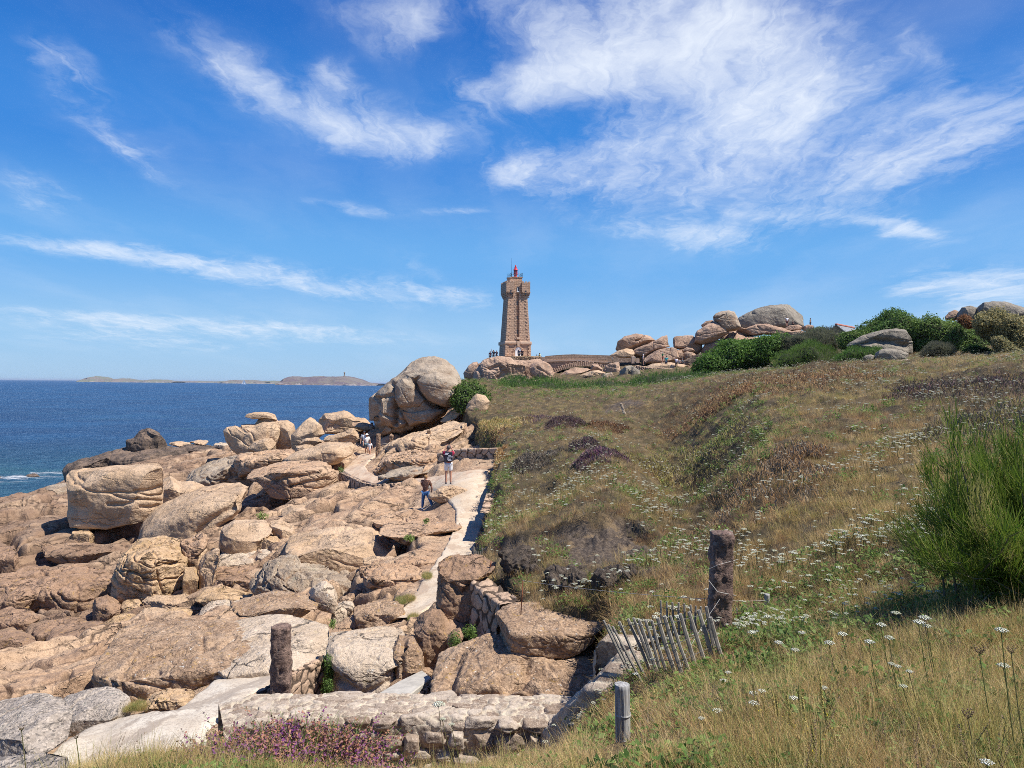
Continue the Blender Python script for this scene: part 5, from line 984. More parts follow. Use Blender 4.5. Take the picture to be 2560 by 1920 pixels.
def post_mesh(h, wd, dp, seed, top=.06, lean=(0, 0)):
    nx, nz = 10, max(12, int(h / wd * 9)); Vv = []; n = 4 * nx
    for k in range(nz + 1):
        z = k / nz
        for i in range(n):
            a = (i / n) * 2 * math.pi + math.pi / 4; c, s_ = math.cos(a), math.sin(a); m_ = (abs(c) ** 5 + abs(s_) ** 5) ** (1 / 5)
            Vv.append((c / m_ * wd / 2 + lean[0] * z, s_ / m_ * dp / 2 + lean[1] * z, z * h))
    rings = nz + 1
    for j, f in enumerate((.8, .4, .02)):
        for i in range(n): x, y, z = Vv[nz * n + i]; Vv.append(((x - lean[0]) * f + lean[0], (y - lean[1]) * f + lean[1], h + top * .4 * (1 - f)))
    F = [(k * n + i, k * n + (i + 1) % n, (k + 1) * n + (i + 1) % n, (k + 1) * n + i) for k in range(rings + 2) for i in range(n)]
    V = np.array(Vv); F = np.array(F); Nn = vnormals(V, np.r_[F[:, :3], F[:, [0, 2, 3]]])
    rr = V + seed * 3.1
    V = V + Nn * (wd * (.10 * fbm(rr / wd * 1.1, 3) + .05 * fbm(rr / wd * 5, 3)))[:, None]
    tapz = 1 - .06 * np.clip(V[:, 2] / h, 0, 1); V[:, 0] = lean[0] * V[:, 2] / h + (V[:, 0] - lean[0] * V[:, 2] / h) * tapz
    return V, F
def stone_post(fr, xb, yb, xt, yt, wpx, Y, label, group=None, mat='post', dp=None, rz=0.2, sink=.15, seed=1, name='stone_post', top=.05):
    b = at(fr, xb, yb, Y); t = at(fr, xt, yt, Y); wd = wpx / FR[fr][2] / FPX * Y; h = t.z - b.z + sink
    V, F = post_mesh(h, wd, dp or wd * .85, seed, top * wd * 4, (t.x - b.x, 0))
    o = link(name, mesh_np(name, V, F, M[mat]), loc=(b.x, b.y, b.z - sink)); 
    tag(o, label, 'post', group); return o
stone_post('Z4', 326, 990, 325, 395, 150, 11.3, 'tall rough granite post standing just behind the front stone wall', mat='post', seed=2, sink=.5)
stone_post('A4', 925, 790, 948, 85, 152, 8.4, 'tallest granite post, with wires, rising from the grass beside the paling fence', mat='post', seed=5, sink=.4, dp=.22)
PG = 'small stone posts along the coastal path'
stone_post('Z2', 1092, 465, 1092, 268, 36, 55, 'square granite post right beside the family on the path', mat='brown', seed=3)
stone_post('Z2', 1197, 380, 1195, 280, 32, 58, 'short round-topped granite post in the shade of the giant boulder', mat='brown', seed=4, top=.3)
stone_post('Z2', 1496, 400, 1492, 240, 30, 52, 'slim granite post halfway up the pink slope below the giant boulder', mat='brown', seed=6)
stone_post('Z2', 2075, 560, 2072, 388, 40, 38.5, 'squat granite post ending the low rubble wall', mat='pink', seed=7, sink=.3)
stone_post('Z2', 2118, 300, 2118, 212, 30, 44, 'granite post in the brown heath above the low rubble wall', mat='pink', seed=8, sink=.3)
stone_post('Z6', 1076, 1532, 1076, 1448, 36, 107, 'small stone post at the foot of the headland boulders', mat='pink', seed=9)
stone_post('Z6', 1765, 1495, 1765, 1450, 30, 108, 'small stone post before the pale rock under the bridge', mat='pink', seed=10)
stone_post('A2', 1515, 243, 1485, 182, 24, 47, 'short leaning pale stake beside the worn bare patch on the slope', mat='pale', seed=11, sink=.2)
# ---- wooden posts
def wood_post(fr, xb, yb, xt, yt, wpx, Y, label, wires=True, sink=.3, seed=0):
    b = at(fr, xb, yb, Y); t = at(fr, xt, yt, Y); r = wpx / 2 / FR[fr][2] / FPX * Y; h = t.z - b.z
    th = thing('wooden_post', label, 'post', (b.x, b.y, b.z)); d = t - b; n = 40; rings = 30; V = []
    for k in range(rings + 1):
        z = k / rings
        for i in range(n):
            a = i / n * 2 * math.pi; rr = r * (1 + .035 * math.sin(3 * a + seed) + .03 * math.sin(7 * a + 2 * z) - .28 * math.exp(-((a - 4.55 - .1 * math.sin(4 * z)) / .07) ** 2) - .12 * math.exp(-((a - 5.4) / .05) ** 2))
            V.append((d.x * z + rr * math.cos(a), d.y * z + rr * math.sin(a), -sink + (h + sink) * z))
    for f in (.93, .5, .01):
        for i in range(n): x, y, z = V[rings * n + i]; V.append(((x - d.x) * f + d.x, (y - d.y) * f + d.y, h + .004 * (1 - f)))
    F = [(k * n + i, k * n + (i + 1) % n, (k + 1) * n + (i + 1) % n, (k + 1) * n + i) for k in range(rings + 3) for i in range(n)]
    link('post_shaft', mesh_np('post_shaft', V, F, M['woodpost']), th)
    if wires:
        for zz_, tilt in ((h * .62, .2), (h * .60, -.1), (h * .30, .1)):
            mb = MB(); mb.tube([(d.x * zz_ / h + math.cos(a) * r * 1.05, math.sin(a) * r * 1.05, zz_ + tilt * .02 * math.sin(a)) for a in np.linspace(0, 2 * math.pi, 25)], .0018, 5, cap=False); mb.build('wire_wrap', M['wire'], th)
    return th
def woodmat():
    m, N, b = mat_new('silvered_post_wood'); tc = N.new('ShaderNodeTexCoord'); P = tc.outputs['Object']
    n = N.noise(N.mapping(P, scale=(1, 1, .07)), 60, 6, .7); n2 = N.noise(P, 9, 4, .6)
    col = N.mix(N.ramp(n, .38, .62), (.17, .165, .16), (.42, .41, .39)); col = N.mix(N.math('MULTIPLY', N.ramp(n2, .5, .7), .5), col, (.30, .24, .17))
    N.l.new(col, b.inputs['Base Color']); b.inputs['Roughness'].default_value = .85; bump(N, b, n, .8, .006); return m
M['woodpost'] = woodmat()
wood_post('A4', 300, 1610, 280, 1098, 98, 4.6, 'thick weathered round wooden post with wire around it in the foreground grass', seed=1)
wood_post('A4', 1252, 700, 1252, 495, 34, 9.2, 'thin grey wooden stake with a wire in the grass right of the granite post', wires=False, seed=3)
# ---- chestnut paling fences
def paling(label, tops, bots, field='heath', wires=(.25, .55, .9), r=.0165, Ys=None, group=None, sink=.05):
    B = [];
    for k, (t, b) in enumerate(zip(tops, bots)):
        if Ys: Y = Ys[0] + (Ys[1] - Ys[0]) * k / max(1, len(tops) - 1); pb = at('A4', *b, Y)
        else: pb = hit('A4', b[0], b[1], field)
        B.append((at('A4', *t, pb.y - .02 * (t[0] - b[0]) / 100), pb))
    c = sum((b for _, b in B), Vector()) / len(B); th = thing('paling_fence', label, 'fence', tuple(c), group=group)
    for t, b in B:
        d = (t - b).normalized(); a = random.uniform(.8, 1.2); mid = (t + b) / 2 + Vector((random.uniform(-.008, .008), random.uniform(-.01, .01), 0))
        MB().tube([b - d * sink - c, mid - c, t - c], [r * a, r * a * 1.05, r * a * .9], 6).build('picket', M['wood'], th)
    for f in wires:
        mb = MB()
        for q in (0, 1):
            pts = []
            for k, (t, b) in enumerate(B):
                p = b.lerp(t, f); pts.append(p + Vector((0, (.016 if (k + q) % 2 else -.016), .004 * q)) - c)
                if k < len(B) - 1: pts.append((p + B[k + 1][1].lerp(B[k + 1][0], f)) / 2 - c + Vector((0, 0, -.006)))
            mb.tube(pts, .0022, 4, cap=False)
        mb.build('fence_wire', M['wire_dark'], th)
    return th
M['wire_dark'] = simple('dark_fence_wire', (.10, .09, .08), .6, .1, 20)
paling('leaning weathered paling fence with wired grey pickets in front of the tallest granite post',
       [(158,672),(190,700),(218,712),(262,680),(320,662),(357,655),(395,668),(437,670),(480,672),(520,655),(565,645),(605,642),(670,628),(730,615),(793,602),(845,580),(872,650)],
       [(345,1050),(362,1052),(400,1060),(442,1062),(478,1030),(500,1020),(520,1030),(545,1035),(580,1025),(640,1035),(685,1040),(738,1030),(778,995),(838,965),(887,935),(905,900),(952,930)])
paling('upright row of thin pickets just behind the leaning paling fence',
       [(540,537),(580,545),(618,550),(660,552),(698,560),(740,568),(775,575),(808,578)], [(548,720),(585,735),(622,750),(664,760),(702,765),(744,765),(778,760),(812,755)], Ys=(8.9, 8.7), r=.012, wires=(.15, .75))
paling('few short pickets right of the tallest granite post', [(1003,575),(1048,588),(1082,595),(1118,590)], [(1004,700),(1049,695),(1083,690),(1119,690)], Ys=(9.0, 9.1), r=.012, wires=(.8,))
FR['B4'] = (1050, 1340, ZF / 700)
def paling_small():
    B = [(at('Z5', x, y, 19.0), at('Z5', x + 2, 150, 19.0)) for x, y in ((425, 85), (440, 118), (460, 125), (478, 118), (492, 95), (508, 98), (520, 92))]
    c = B[0][1].copy(); th = thing('paling_fence', 'tiny stretch of grey pickets at the path edge above the pillar-like boulder', 'fence', tuple(c))
    for t, b in B: MB().tube([b - c - Vector((0, 0, .2)), t - c], .018, 6).build('picket', M['wood'], th)
paling_small()
def rod(fr, xb, yb, xt, yt, Y, r, label, mat='rust', name='metal_rod'):
    b, t = at(fr, xb, yb, Y), at(fr, xt, yt, Y); o = MB().tube([(0, 0, -.05), tuple(t - b)], r, 8).build(name, M[mat], loc=tuple(b), smooth=True); tag(o, label, 'rod'); return t
RT = rod('Z5', 797, 597, 813, 352, 11.9, .007, 'thin rusty iron rod standing on the loaf-shaped boulder')
rod('Z5', 552, 262, 562, 195, 14.6, .010, 'short dark iron rod on the pillar-like boulder')
def wire(label, pts, r=.0016, sag=.02):
    out = []
    for a, b in zip(pts[:-1], pts[1:]):
        for k in range(12):
            t = k / 12; p = a.lerp(b, t); out.append(p - Vector((0, 0, 4 * sag * t * (1 - t) * (b - a).length / 3)))
    out.append(pts[-1]); c = out[0].copy(); o = MB().tube([p - c for p in out], r, 4, cap=False).build('wire', M['wire'], loc=tuple(c)); tag(o, label, 'wire'); return o
wire('long thin wire stretched from the rusty rod to the tallest granite post', [RT, at('A4', 862, 530, 8.3)], r=.0022)
wire('wire running from the tallest granite post to the thin grey stake on its right', [at('A4', 1005, 540, 8.5), at('A4', 1240, 538, 9.1)], r=.0022)
wire('loose pale cord slung across the face of the tallest granite post', [at('A4', 858, 400, 8.2), at('A4', 920, 480, 8.18), at('A4', 1040, 505, 8.35)], r=.0035, sag=.01)
wire('diagonal wire bracing the leaning paling fence down to the grass', [at('A4', 935, 530, 8.1), at('A4', 860, 640, 7.6), at('A4', 700, 910, 7.0), at('A4', 590, 1340, 5.6)], r=.002, sag=.0)
wire('pair of strands around the upper part of the tallest granite post', [at('A4', 856, 330, 8.18), at('A4', 930, 298, 8.16), at('A4', 1060, 262, 8.4)], r=.002, sag=.0)
wire('rail wire between the granite post by the family and the shaded one', [at('Z2', 1105, 350, 55), at('Z2', 1185, 338, 58)], r=.012, sag=.01)

# ---------------------------------------------------------------- the lighthouse
def brickmat(name, c1, c2, mort, sx=1.0):
    m, N, b = mat_new(name); tc = N.new('ShaderNodeTexCoord'); P = tc.outputs['Object']; g = N.new('ShaderNodeSeparateXYZ'); N.l.new(P, g.inputs[0])
    cb = N.new('ShaderNodeCombineXYZ'); N.l.new(N.math('ADD', g.outputs[0], N.math('MULTIPLY', g.outputs[1], 1.0)), cb.inputs[0]); N.l.new(g.outputs[2], cb.inputs[1])
    bt = N.new('ShaderNodeTexBrick'); N.l.new(cb.outputs[0], bt.inputs['Vector']); bt.inputs['Scale'].default_value = sx; bt.inputs['Mortar Size'].default_value = .018
    bt.inputs['Brick Width'].default_value = .62; bt.inputs['Row Height'].default_value = .30; bt.inputs['Color1'].default_value = (*c1, 1); bt.inputs['Color2'].default_value = (*c2, 1); bt.inputs['Mortar'].default_value = (*mort, 1)
    n = N.noise(P, 3, 6, .65); n2 = N.noise(P, 14, 4, .6); col = N.mix(N.math('MULTIPLY', N.ramp(n, .4, .65), .35), bt.outputs[0], tuple(x * .6 for x in c1)); col = N.mix(N.math('MULTIPLY', N.ramp(n2, .55, .7), .4), col, tuple(min(1, x * 1.35) for x in c2))
    N.l.new(col, b.inputs['Base Color']); b.inputs['Roughness'].default_value = .9
    bump(N, b, N.math('ADD', N.math('MULTIPLY', N.math('SUBTRACT', 1.0, bt.outputs['Fac']), .6), N.math('ADD', N.math('MULTIPLY', n2, .6), n)), .8, .12); return m
M['tower'] = brickmat('tower_granite', (.48, .31, .205), (.55, .365, .25), (.28, .18, .12))
M['quoin'] = simple('rusticated_quoin_granite', (.50, .335, .23), .9, .3, 2.5, bstr=.8, bd=.08)
M['band'] = simple('dressed_granite', (.54, .38, .27), .85, .12, 3, bstr=.3, bd=.02)
M['red'] = simple('red_lantern_paint', (.62, .03, .045), .4, .08, 5, spec=.5, bstr=0)
M['glass'] = simple('dark_glass', (.03, .03, .04), .15, .1, 5, spec=.6, bstr=0)
M['white'] = simple('white_paint', (.80, .80, .78), .5, .04, 5, bstr=0)
M['railing'] = simple('blue_green_railing_paint', (.03, .10, .14), .5, .1, 5, bstr=0)
TA = R(14.5); fc = at('Z6', 952, 1228, 131); TW = 4.5
tc_ = fc + Vector((-math.sin(TA), math.cos(TA), 0)) * (TW / 2)
tw = thing('lighthouse', 'square pink granite lighthouse tower with a small red lantern on top', 'lighthouse', tuple(tc_), TA)
def frustum(mb, w0, d0, w1, d1, z0, z1, cx=0, cy=0, cx1=None, cy1=None):
    cx1 = cx if cx1 is None else cx1; cy1 = cy if cy1 is None else cy1; v = []
    for (w_, d_, z, x_, y_) in ((w0, d0, z0, cx, cy), (w1, d1, z1, cx1, cy1)):
        for a, b in ((-.5, -.5), (.5, -.5), (.5, .5), (-.5, .5)): v.append(mb.bm.verts.new((x_ + a * w_, y_ + b * d_, z)))
    for f in ((3, 2, 1, 0), (4, 5, 6, 7), (0, 1, 5, 4), (1, 2, 6, 5), (2, 3, 7, 6), (3, 0, 4, 7)): mb.bm.faces.new([v[i] for i in f])
mb = MB(); frustum(mb, 4.5, 4.5, 4.36, 4.36, 0, 2.05); mb.build('plinth', M['tower'], tw)
mb = MB(); q = MB()
for sx in (-1, 1):
    xw = 4.74 / 2 - .30
    frustum(mb, xw, 4.74, xw, 4.70, 2.05, 2.62, cx=sx * (.30 + xw / 2))
    mb.box((sx * (.30 + xw / 2), -2.40, 2.34), (xw, .10, .34))
mb.build('cornice', M['band'], tw, bevel=.05)
mb = MB(); mb.prism([Vector((-.27, 0, 2.66)), Vector((.27, 0, 2.66)), Vector((.16, 0, 1.72)), Vector((-.16, 0, 1.72))], (0, -2.5, 0), (0, -2.15, 0)); mb.build('keystone', M['band'], tw)
mb = MB(); frustum(mb, 4.2, 3.7, 3.3, 2.85, 2.62, 10.9, cy=.18, cy1=.12); mb.build('shaft', M['tower'], tw)
for sx in (-1, 1):
    mb = MB(); v = []
    for z, w_, f_ in ((2.62, 2.1, -2.1), (10.9, 1.65, -1.65)):
        for x, y in ((.27 * sx, f_), (w_ * sx, f_), (w_ * sx, f_ + .8), (.27 * sx, f_ + .8)): v.append(mb.bm.verts.new((x, y, z)))
    for f in ((3, 2, 1, 0), (4, 5, 6, 7), (0, 1, 5, 4), (1, 2, 6, 5), (2, 3, 7, 6), (3, 0, 4, 7)): mb.bm.faces.new([v[i] for i in f])
    mb.build('front_pier', M['tower'], tw)
q = MB(); rq = random.Random(4)
for k in range(27):
    z = 2.78 + k * .30; t = (z - 2.62) / 8.28; hw = 2.1 - .45 * t; fy = -2.1 + .45 * t; ln = .62 if k % 2 else .38
    for sx in (-1, 1):
        q.box((sx * (hw - ln / 2 + .035), fy + .10, z), (ln, .32 + .03 * rq.random(), .26)); 
        l2 = .34 if k % 2 else .2; q.box((sx * (.27 + l2 / 2 - .02), fy + .06, z), (l2, .22, .25))
    q.box((-(hw + .02), fy + (.5 if k % 2 else .3), z), (.16, .9 if k % 2 else .55, .26))
for k in range(7):
    z = .15 + k * .29; ln = .6 if k % 2 else .4
    for sx in (-1, 1):
        q.box((sx * (2.25 - ln / 2 + .03), -2.2, z), (ln, .28, .25)); l2 = .42 if k % 2 else .26
        if z < 1.5: q.box((sx * (.60 + l2 / 2), -2.22, z), (l2, .2, .25))
q.build('quoins', M['quoin'], tw, bevel=.03)
# arched door
mb = MB(); pts = [Vector((.5 * math.cos(a), 0, 1.12 + .5 * math.sin(a))) for a in np.linspace(0, math.pi, 13)]; mb.prism([Vector((.5, 0, 0))] + pts + [Vector((-.5, 0, 0))], (0, -2.29, 0), (0, -2.22, 0)); dr = mb.build('door', M['white'], tw)
mb = MB(); mb.box((.05, -2.31, .95), (.22, .03, .45)); mb.build('door_panel', M['glass'], dr)
mb = MB()
for a in np.linspace(.12, math.pi - .12, 9): mb.box((.66 * math.cos(a), -2.27, 1.12 + .66 * math.sin(a)), (.24, .20, .20), rot=Euler((0, -a, 0)).to_matrix())
mb.build('door_arch', M['quoin'], tw, bevel=.02)
# recess windows, sill
for z, h in ((9.2, .62), (6.7, .55), (4.3, .75)):
    t = (z - 2.62) / 8.28; fy = (.18 - 1.85) + (.12 - 1.425 - (.18 - 1.85)) * t
    fw = MB().box((-.10, fy - .03, z), (.28, .06, h)).build('window', M['glass'], tw); MB().box((-.10, fy - .10, z - h / 2 - .07), (.34, .14, .10)).build('window_sill', M['band'], fw)
MB().box((0, -2.12, 3.1), (.56, .32, .34)).build('sill_block', M['band'], tw, bevel=.05)
# head: two side masses on stepped corbels
for sx in (-1, 1):
    mb = MB(); mb.box((sx * 1.38, -.02, 11.85), (1.44, 4.1, 1.7)); mb.build('battlement_block', M['tower'], tw)
    mb = MB()
    for k in range(4):
        o_ = .10 * k; mb.box((sx * (1.30 + o_ * .5 - .02), -.02, 10.12 + .25 * k), (1.0 + .11 * k, 3.42 + .2 * k, .14))
        for j in range(5): mb.box((sx * (.85 + .28 * j + .03 * k), -1.60 - .11 * k, 10.12 + .25 * k + .12), (.16, .24 + .06 * k, .12))
        for j in range(9): mb.box((sx * (1.72 + .10 * k), -1.5 + .40 * j, 10.12 + .25 * k + .12), (.22, .17, .12))
    mb.build('corbels', M['tower'], tw)
    mb = MB()
    for j in range(3): mb.box((sx * 1.38 + (-.55 + .55 * j), -1.98, 12.80), (.26, .18, .2))
    for j in range(8): mb.box((sx * 2.02, -1.9 + .53 * j, 12.80), (.18, .27, .2))
    mb.build('crenellation', M['band'], tw)
    MB().box((sx * 1.30, -2.04, 10.95), (.22, .12, .75)).build('slot_window', M['glass'], tw)
MB().box((0, .0, 11.9), (1.4, 3.3, 2.2)).build('centre_wall', M['tower'], tw)
fw = MB().prism([Vector((.16, 0, 11.2))] + [Vector((.16 * math.cos(a), 0, 11.85 + .16 * math.sin(a))) for a in np.linspace(0, math.pi, 9)] + [Vector((-.16, 0, 11.2))], (0, -1.70, 0), (0, -1.6, 0)).build('window', M['glass'], tw)
MB().box((0, -1.72, 11.12), (.42, .2, .12)).build('window_sill', M['white'], fw); MB().box((-.05, -1.72, 11.5), (.06, .04, .6)).build('window_bar', M['white'], fw)
mb = MB(); mb.box((.05, .1, 13.2), (1.9, 2.0, .95)); mb.box((.05, .1, 13.72), (2.05, 2.15, .14)); mb.build('upper_block', M['tower'], tw, bevel=.02)
mb = MB(); mb.lathe((-1.15, -.5, 12.7), [(.48, 0), (.48, .75), (.55, .78), (.55, .92), (.1, .95)], 14); mb.build('stair_turret', M['tower'], tw)
ln = MB().lathe((.05, .1, 13.79), [(.34, 0), (.30, .10), (.24, .45), (.34, .52), (.40, .56), (.40, .64)], 18).build('lantern_base', M['red'], tw, smooth=False)
MB().lathe((.05, .1, 14.43), [(.30, 0), (.30, .62)], 16).build('lantern_glass', M['glass'], tw)
mb = MB()
for k in range(10): a = k / 10 * 2 * math.pi; mb.tube([(.05 + .315 * math.cos(a), .1 + .315 * math.sin(a), 14.40), (.05 + .315 * math.cos(a), .1 + .315 * math.sin(a), 15.08)], .022, 5)
for z in (14.66, 14.86): mb.lathe((.05, .1, z), [(.32, -.015), (.325, 0), (.32, .015)], 16)
mb.build('lantern_frame', M['red'], tw)
MB().lathe((.05, .1, 15.05), [(.42, 0), (.42, .05), (.30, .20), (.20, .30), (.20, .42), (.24, .45), (.12, .58), (.10, .70), (.14, .76), (.10, .84), (.03, .92)], 18).build('lantern_dome', M['red'], tw, smooth=False)
mb = MB()
for x0, x1, y0, y1, z in ((-.9, 1.0, -1.0, -1.0, 13.8), (1.0, 1.0, -1.0, 1.1, 13.8), (-.9, -.9, -1.0, 1.1, 13.8), (-1.6, -1.0, -.9, -.9, 13.6)):
    for zz_ in (.32, .62): mb.tube([(x0, y0, z + zz_), (x1, y1, z + zz_)], .025, 5)
    for t in np.linspace(0, 1, 4): mb.tube([(x0 + (x1 - x0) * t, y0 + (y1 - y0) * t, z), (x0 + (x1 - x0) * t, y0 + (y1 - y0) * t, z + .64)], .025, 5)
mb.build('railing', M['railing'], tw)
MB().tube([(-.85, -.6, 13.2), (-.85, -.6, 17.0)], [.03, .015], 6).build('antenna', M['railing'], tw)
MB().tube([(.85, .4, 13.7), (.85, .4, 15.2)], [.02, .015], 6).build('antenna', M['white'], tw)
# terrace wall at the tower's foot
wall_strip('terrace_wall', [at('Z6', 868, 1226, 126), at('Z6', 1050, 1226, 125.5), at('Z6', 1240, 1230, 125)], [(-.2, 0), (.15, 0), (.2, -1.6)], .34, 'wall_tower', 'yellowish rubble terrace wall at the foot of the lighthouse', amp=.3)
tag(MB().box((0, 0, 0), (11.5, 9, 1.0)).build('terrace', M['band'], loc=tuple(at('Z6', 960, 1228, 131) + Vector((1.6, 1.8, -.62)))), kind='structure')
# ---- the bridge
M['bridge'] = brickmat('bridge_granite', (.42, .285, .19), (.50, .35, .245), (.26, .18, .12), sx=1.2)
BYd = 122.0
br = thing('stone_bridge', 'long low stone footbridge with a flat arch beside the lighthouse', 'bridge', tuple(at('Z6', 1700, 1450, BYd)))
bl = Vector(br.location); LP = lambda fr, x, y, d=0: at(fr, x, y, BYd) - bl + Vector((0, d, 0))
par = [LP('Z6', 1283, 1275), LP('Z6', 1283, 1220), LP('Z6', 1500, 1203), LP('Z6', 1630, 1199), LP('Z6', 1800, 1204), LP('Z7', -20, 542), LP('Z7', 180, 548), LP('Z7', 190, 612), LP('Z7', 0, 597), LP('Z6', 1700, 1262), LP('Z6', 1500, 1268)]
MB().prism(par, (0, 0, 0), (0, .5, 0)).build('parapet', M['bridge'], br)
led = [LP('Z6', 1262, 1292), LP('Z6', 1264, 1276), LP('Z6', 1500, 1268), LP('Z6', 1700, 1260), LP('Z7', 0, 597), LP('Z7', 192, 612), LP('Z7', 192, 619), LP('Z7', 0, 608), LP('Z6', 1700, 1276), LP('Z6', 1500, 1284)]
MB().prism(led, (0, -.22, 0), (0, .1, 0)).build('ledge', M['band'], br)
arc = [];   # intrados through the photo's points
ax0, ax1, cxz = LP('Z6', 1385, 1440), LP('Z7', 140, 700), LP('Z6', 1690, 1345)
xs = np.linspace(ax0.x, ax1.x, 25); co = np.polyfit([ax0.x, cxz.x, ax1.x], [ax0.z, cxz.z, ax1.z], 2); arcp = [Vector((x, 0, float(np.polyval(co, x)))) for x in xs]
low = LP('Z6', 1330, 1500).z
sp = [LP('Z6', 1290, 1290), Vector((LP('Z6', 1290, 1290).x, 0, low)), Vector((ax0.x, 0, low))] + arcp + [Vector((ax1.x, 0, low)), LP('Z7', 192, 700), LP('Z7', 192, 619), LP('Z7', 0, 608), LP('Z6', 1700, 1276), LP('Z6', 1500, 1284)]
mb = MB()
top_ = [LP('Z6', 1290, 1290), LP('Z6', 1500, 1284), LP('Z6', 1700, 1276), LP('Z7', 0, 608), LP('Z7', 192, 619)]
tz = lambda x: float(np.interp(x, [p.x for p in top_], [p.z for p in top_]))
cols = [top_[0].x, ax0.x - .01] + list(xs) + [ax1.x + .01, top_[-1].x]
for a, b in zip(cols[:-1], cols[1:]):
    za = float(np.polyval(co, a)) if ax0.x <= a <= ax1.x else low; zb = float(np.polyval(co, b)) if ax0.x <= b <= ax1.x else low
    if b <= ax0.x: za = zb = low
    if a >= ax1.x: za = zb = low
    mb.prism([Vector((a, 0, za)), Vector((b, 0, zb)), Vector((b, 0, tz(b) - .01)), Vector((a, 0, tz(a) - .01))], (0, .02, 0), (0, 2.6, 0))
mb.build('spandrel', M['bridge'], br)
mb = MB(); nv_ = 30
for k in range(nv_):
    t = (k + .5) / nv_; x = ax0.x + (ax1.x - ax0.x) * t; z = float(np.polyval(co, x)); sl_ = math.atan(2 * co[0] * x + co[1]); hh = .78 if k % 2 else .66
    mb.box((x - math.sin(sl_) * (hh / 2), .0, z + math.cos(sl_) * hh / 2 - .02), ((ax1.x - ax0.x) / nv_ * .80, .9, hh), rot=Euler((0, -sl_, 0)).to_matrix())
mb.build('voussoirs', M['quoin'], br, bevel=.03)
MB().box(tuple(LP('Z7', 370, 592) + Vector((0, -1.0, 0))), (.55, .55, 1.1)).build('end_pillar', M['band'], br, bevel=.03)
MB().box(tuple(LP('Z7', 408, 600) + Vector((0, -1.2, 0))), (.5, .5, .7)).build('end_pillar', M['band'], br, bevel=.03)
mb = MB(); mb.prism([LP('Z7', 185, 614), LP('Z7', 185, 548), LP('Z7', 265, 575), LP('Z7', 350, 572), LP('Z7', 352, 614)], (0, -.6, 0), (0, -.2, 0)); mb.build('wing_wall', M['bridge'], br)
wall_strip('rubble_edging', [at('Z7', 400, 650, 114), at('Z7', 520, 668, 113), at('Z7', 700, 680, 112), at('Z7', 880, 692, 111)], [(-.3, .1), (.2, .1), (.3, -.8)], .42, 'wall_dry', 'broken rubble edging along the path where the walkers stand', amp=.5)
# ---- roof of a house behind the scrub
hs_ = thing('house', 'grey slate roof with a red tiled ridge peeping over the scrub', 'house', tuple(at('Z8', 430, 365, 150)))
hl = Vector(hs_.location); HP = lambda x, y, d=0: at('Z8', x, y, 150 + d) - hl
M['slate'] = simple('slate', (.22, .23, .24), .6, .15, 3); M['tile'] = simple('red_ridge_tile', (.52, .20, .14), .8, .2, 6); M['gable'] = simple('stone_gable', (.24, .18, .13), .9, .25, 3)
g0, g1, ga = HP(268, 372), HP(470, 372), HP(360, 290); bk = Vector((6.5, 7.5, 0)); dz_ = Vector((0, 0, -3))
MB().prism([g0 + dz_, g0, ga - Vector((0, 0, .15)), g1, g1 + dz_], (0, 0, 0), tuple(bk)).build('wall', M['gable'], hs_)
e0, e1 = HP(262, 382), HP(478, 382)
rf = MB(); th_ = Vector((0, 0, .18)); fr_ = Vector((-.2, -.25, 0))
for e in (e0, e1):
    a, b = e + fr_, ga + fr_; rf.prism([a, b, b + bk * 1.1, a + bk * 1.1], (0, 0, .02), (0, 0, .2))
rf = rf.build('roof', M['slate'], hs_)
mb = MB()
for k in range(9): c = ga + fr_ + bk * 1.1 * ((k + .5) / 9) + Vector((0, 0, .22)); mb.box(tuple(c), (.5, 1.25, .28), rz=-math.atan2(bk.x, bk.y))
mb.build('ridge_tiles', M['tile'], rf, bevel=.05)
# ---- islands, beacon and sail
def island(label, fr, prof, Y, depth, mat, seed=1):
    prof = sorted(prof); n = 260; m_ = 40; xs_ = np.linspace(prof[0][0], prof[-1][0], n); ys_ = np.interp(xs_, [p[0] for p in prof], [p[1] for p in prof]); V = []
    for x, y in zip(xs_, ys_):
        p = at(fr, x, y, Y); z0 = SEA - 2; h = max(p.z - z0, .5)
        for j in range(m_):
            t = j / (m_ - 1) * 2 - 1; hh = h * max(0, 1 - abs(t) ** 3.2); V.append((p.x, Y + t * depth * (.35 + .65 * min(1, h / 25)), z0 + hh))
    V = np.array(V); k = fbm(V / np.array((60, 60, 20)) + seed, 5); inside = (V[:, 2] - (SEA - 2)) / (np.ptp(V[:, 2]) + 1e-6); V[:, 2] += k * 2.2 * np.clip(inside * 3, 0, 1); V[:, 1] += 20 * fbm(V / np.array((80, 80, 14)) + seed + 9, 4)
    i = np.arange(n * m_).reshape(n, m_); F = np.c_[i[:-1, :-1].ravel(), i[1:, :-1].ravel(), i[1:, 1:].ravel(), i[:-1, 1:].ravel()]
    V, c = recentre(V); o = link('island', mesh_np('island', V, F, mat), loc=tuple(c)); return tag(o, label, 'island')
def islemat(name, c1, c2, c3):
    m, N, b = mat_new(name); tc = N.new('ShaderNodeTexCoord'); P = tc.outputs['Object']; n = N.noise(P, .012, 8, .7, .5); n2 = N.noise(P, .05, 6, .7); g = N.new('ShaderNodeSeparateXYZ'); N.l.new(P, g.inputs[0])
    col = N.mix(N.ramp(n, .42, .6), c1, c2); col = N.mix(N.math('MULTIPLY', N.ramp(N.math('ADD', n2, N.math('MULTIPLY', g.outputs[2], -.012)), .40, .52), .8), col, c3)
    N.l.new(col, b.inputs['Base Color']); b.inputs['Roughness'].default_value = .95; return m
IM = islemat('distant_heath_island', (.115, .085, .095), (.16, .135, .11), (.33, .28, .25))
IM2 = islemat('distant_rock_islet', (.17, .14, .12), (.14, .15, .10), (.30, .26, .22))
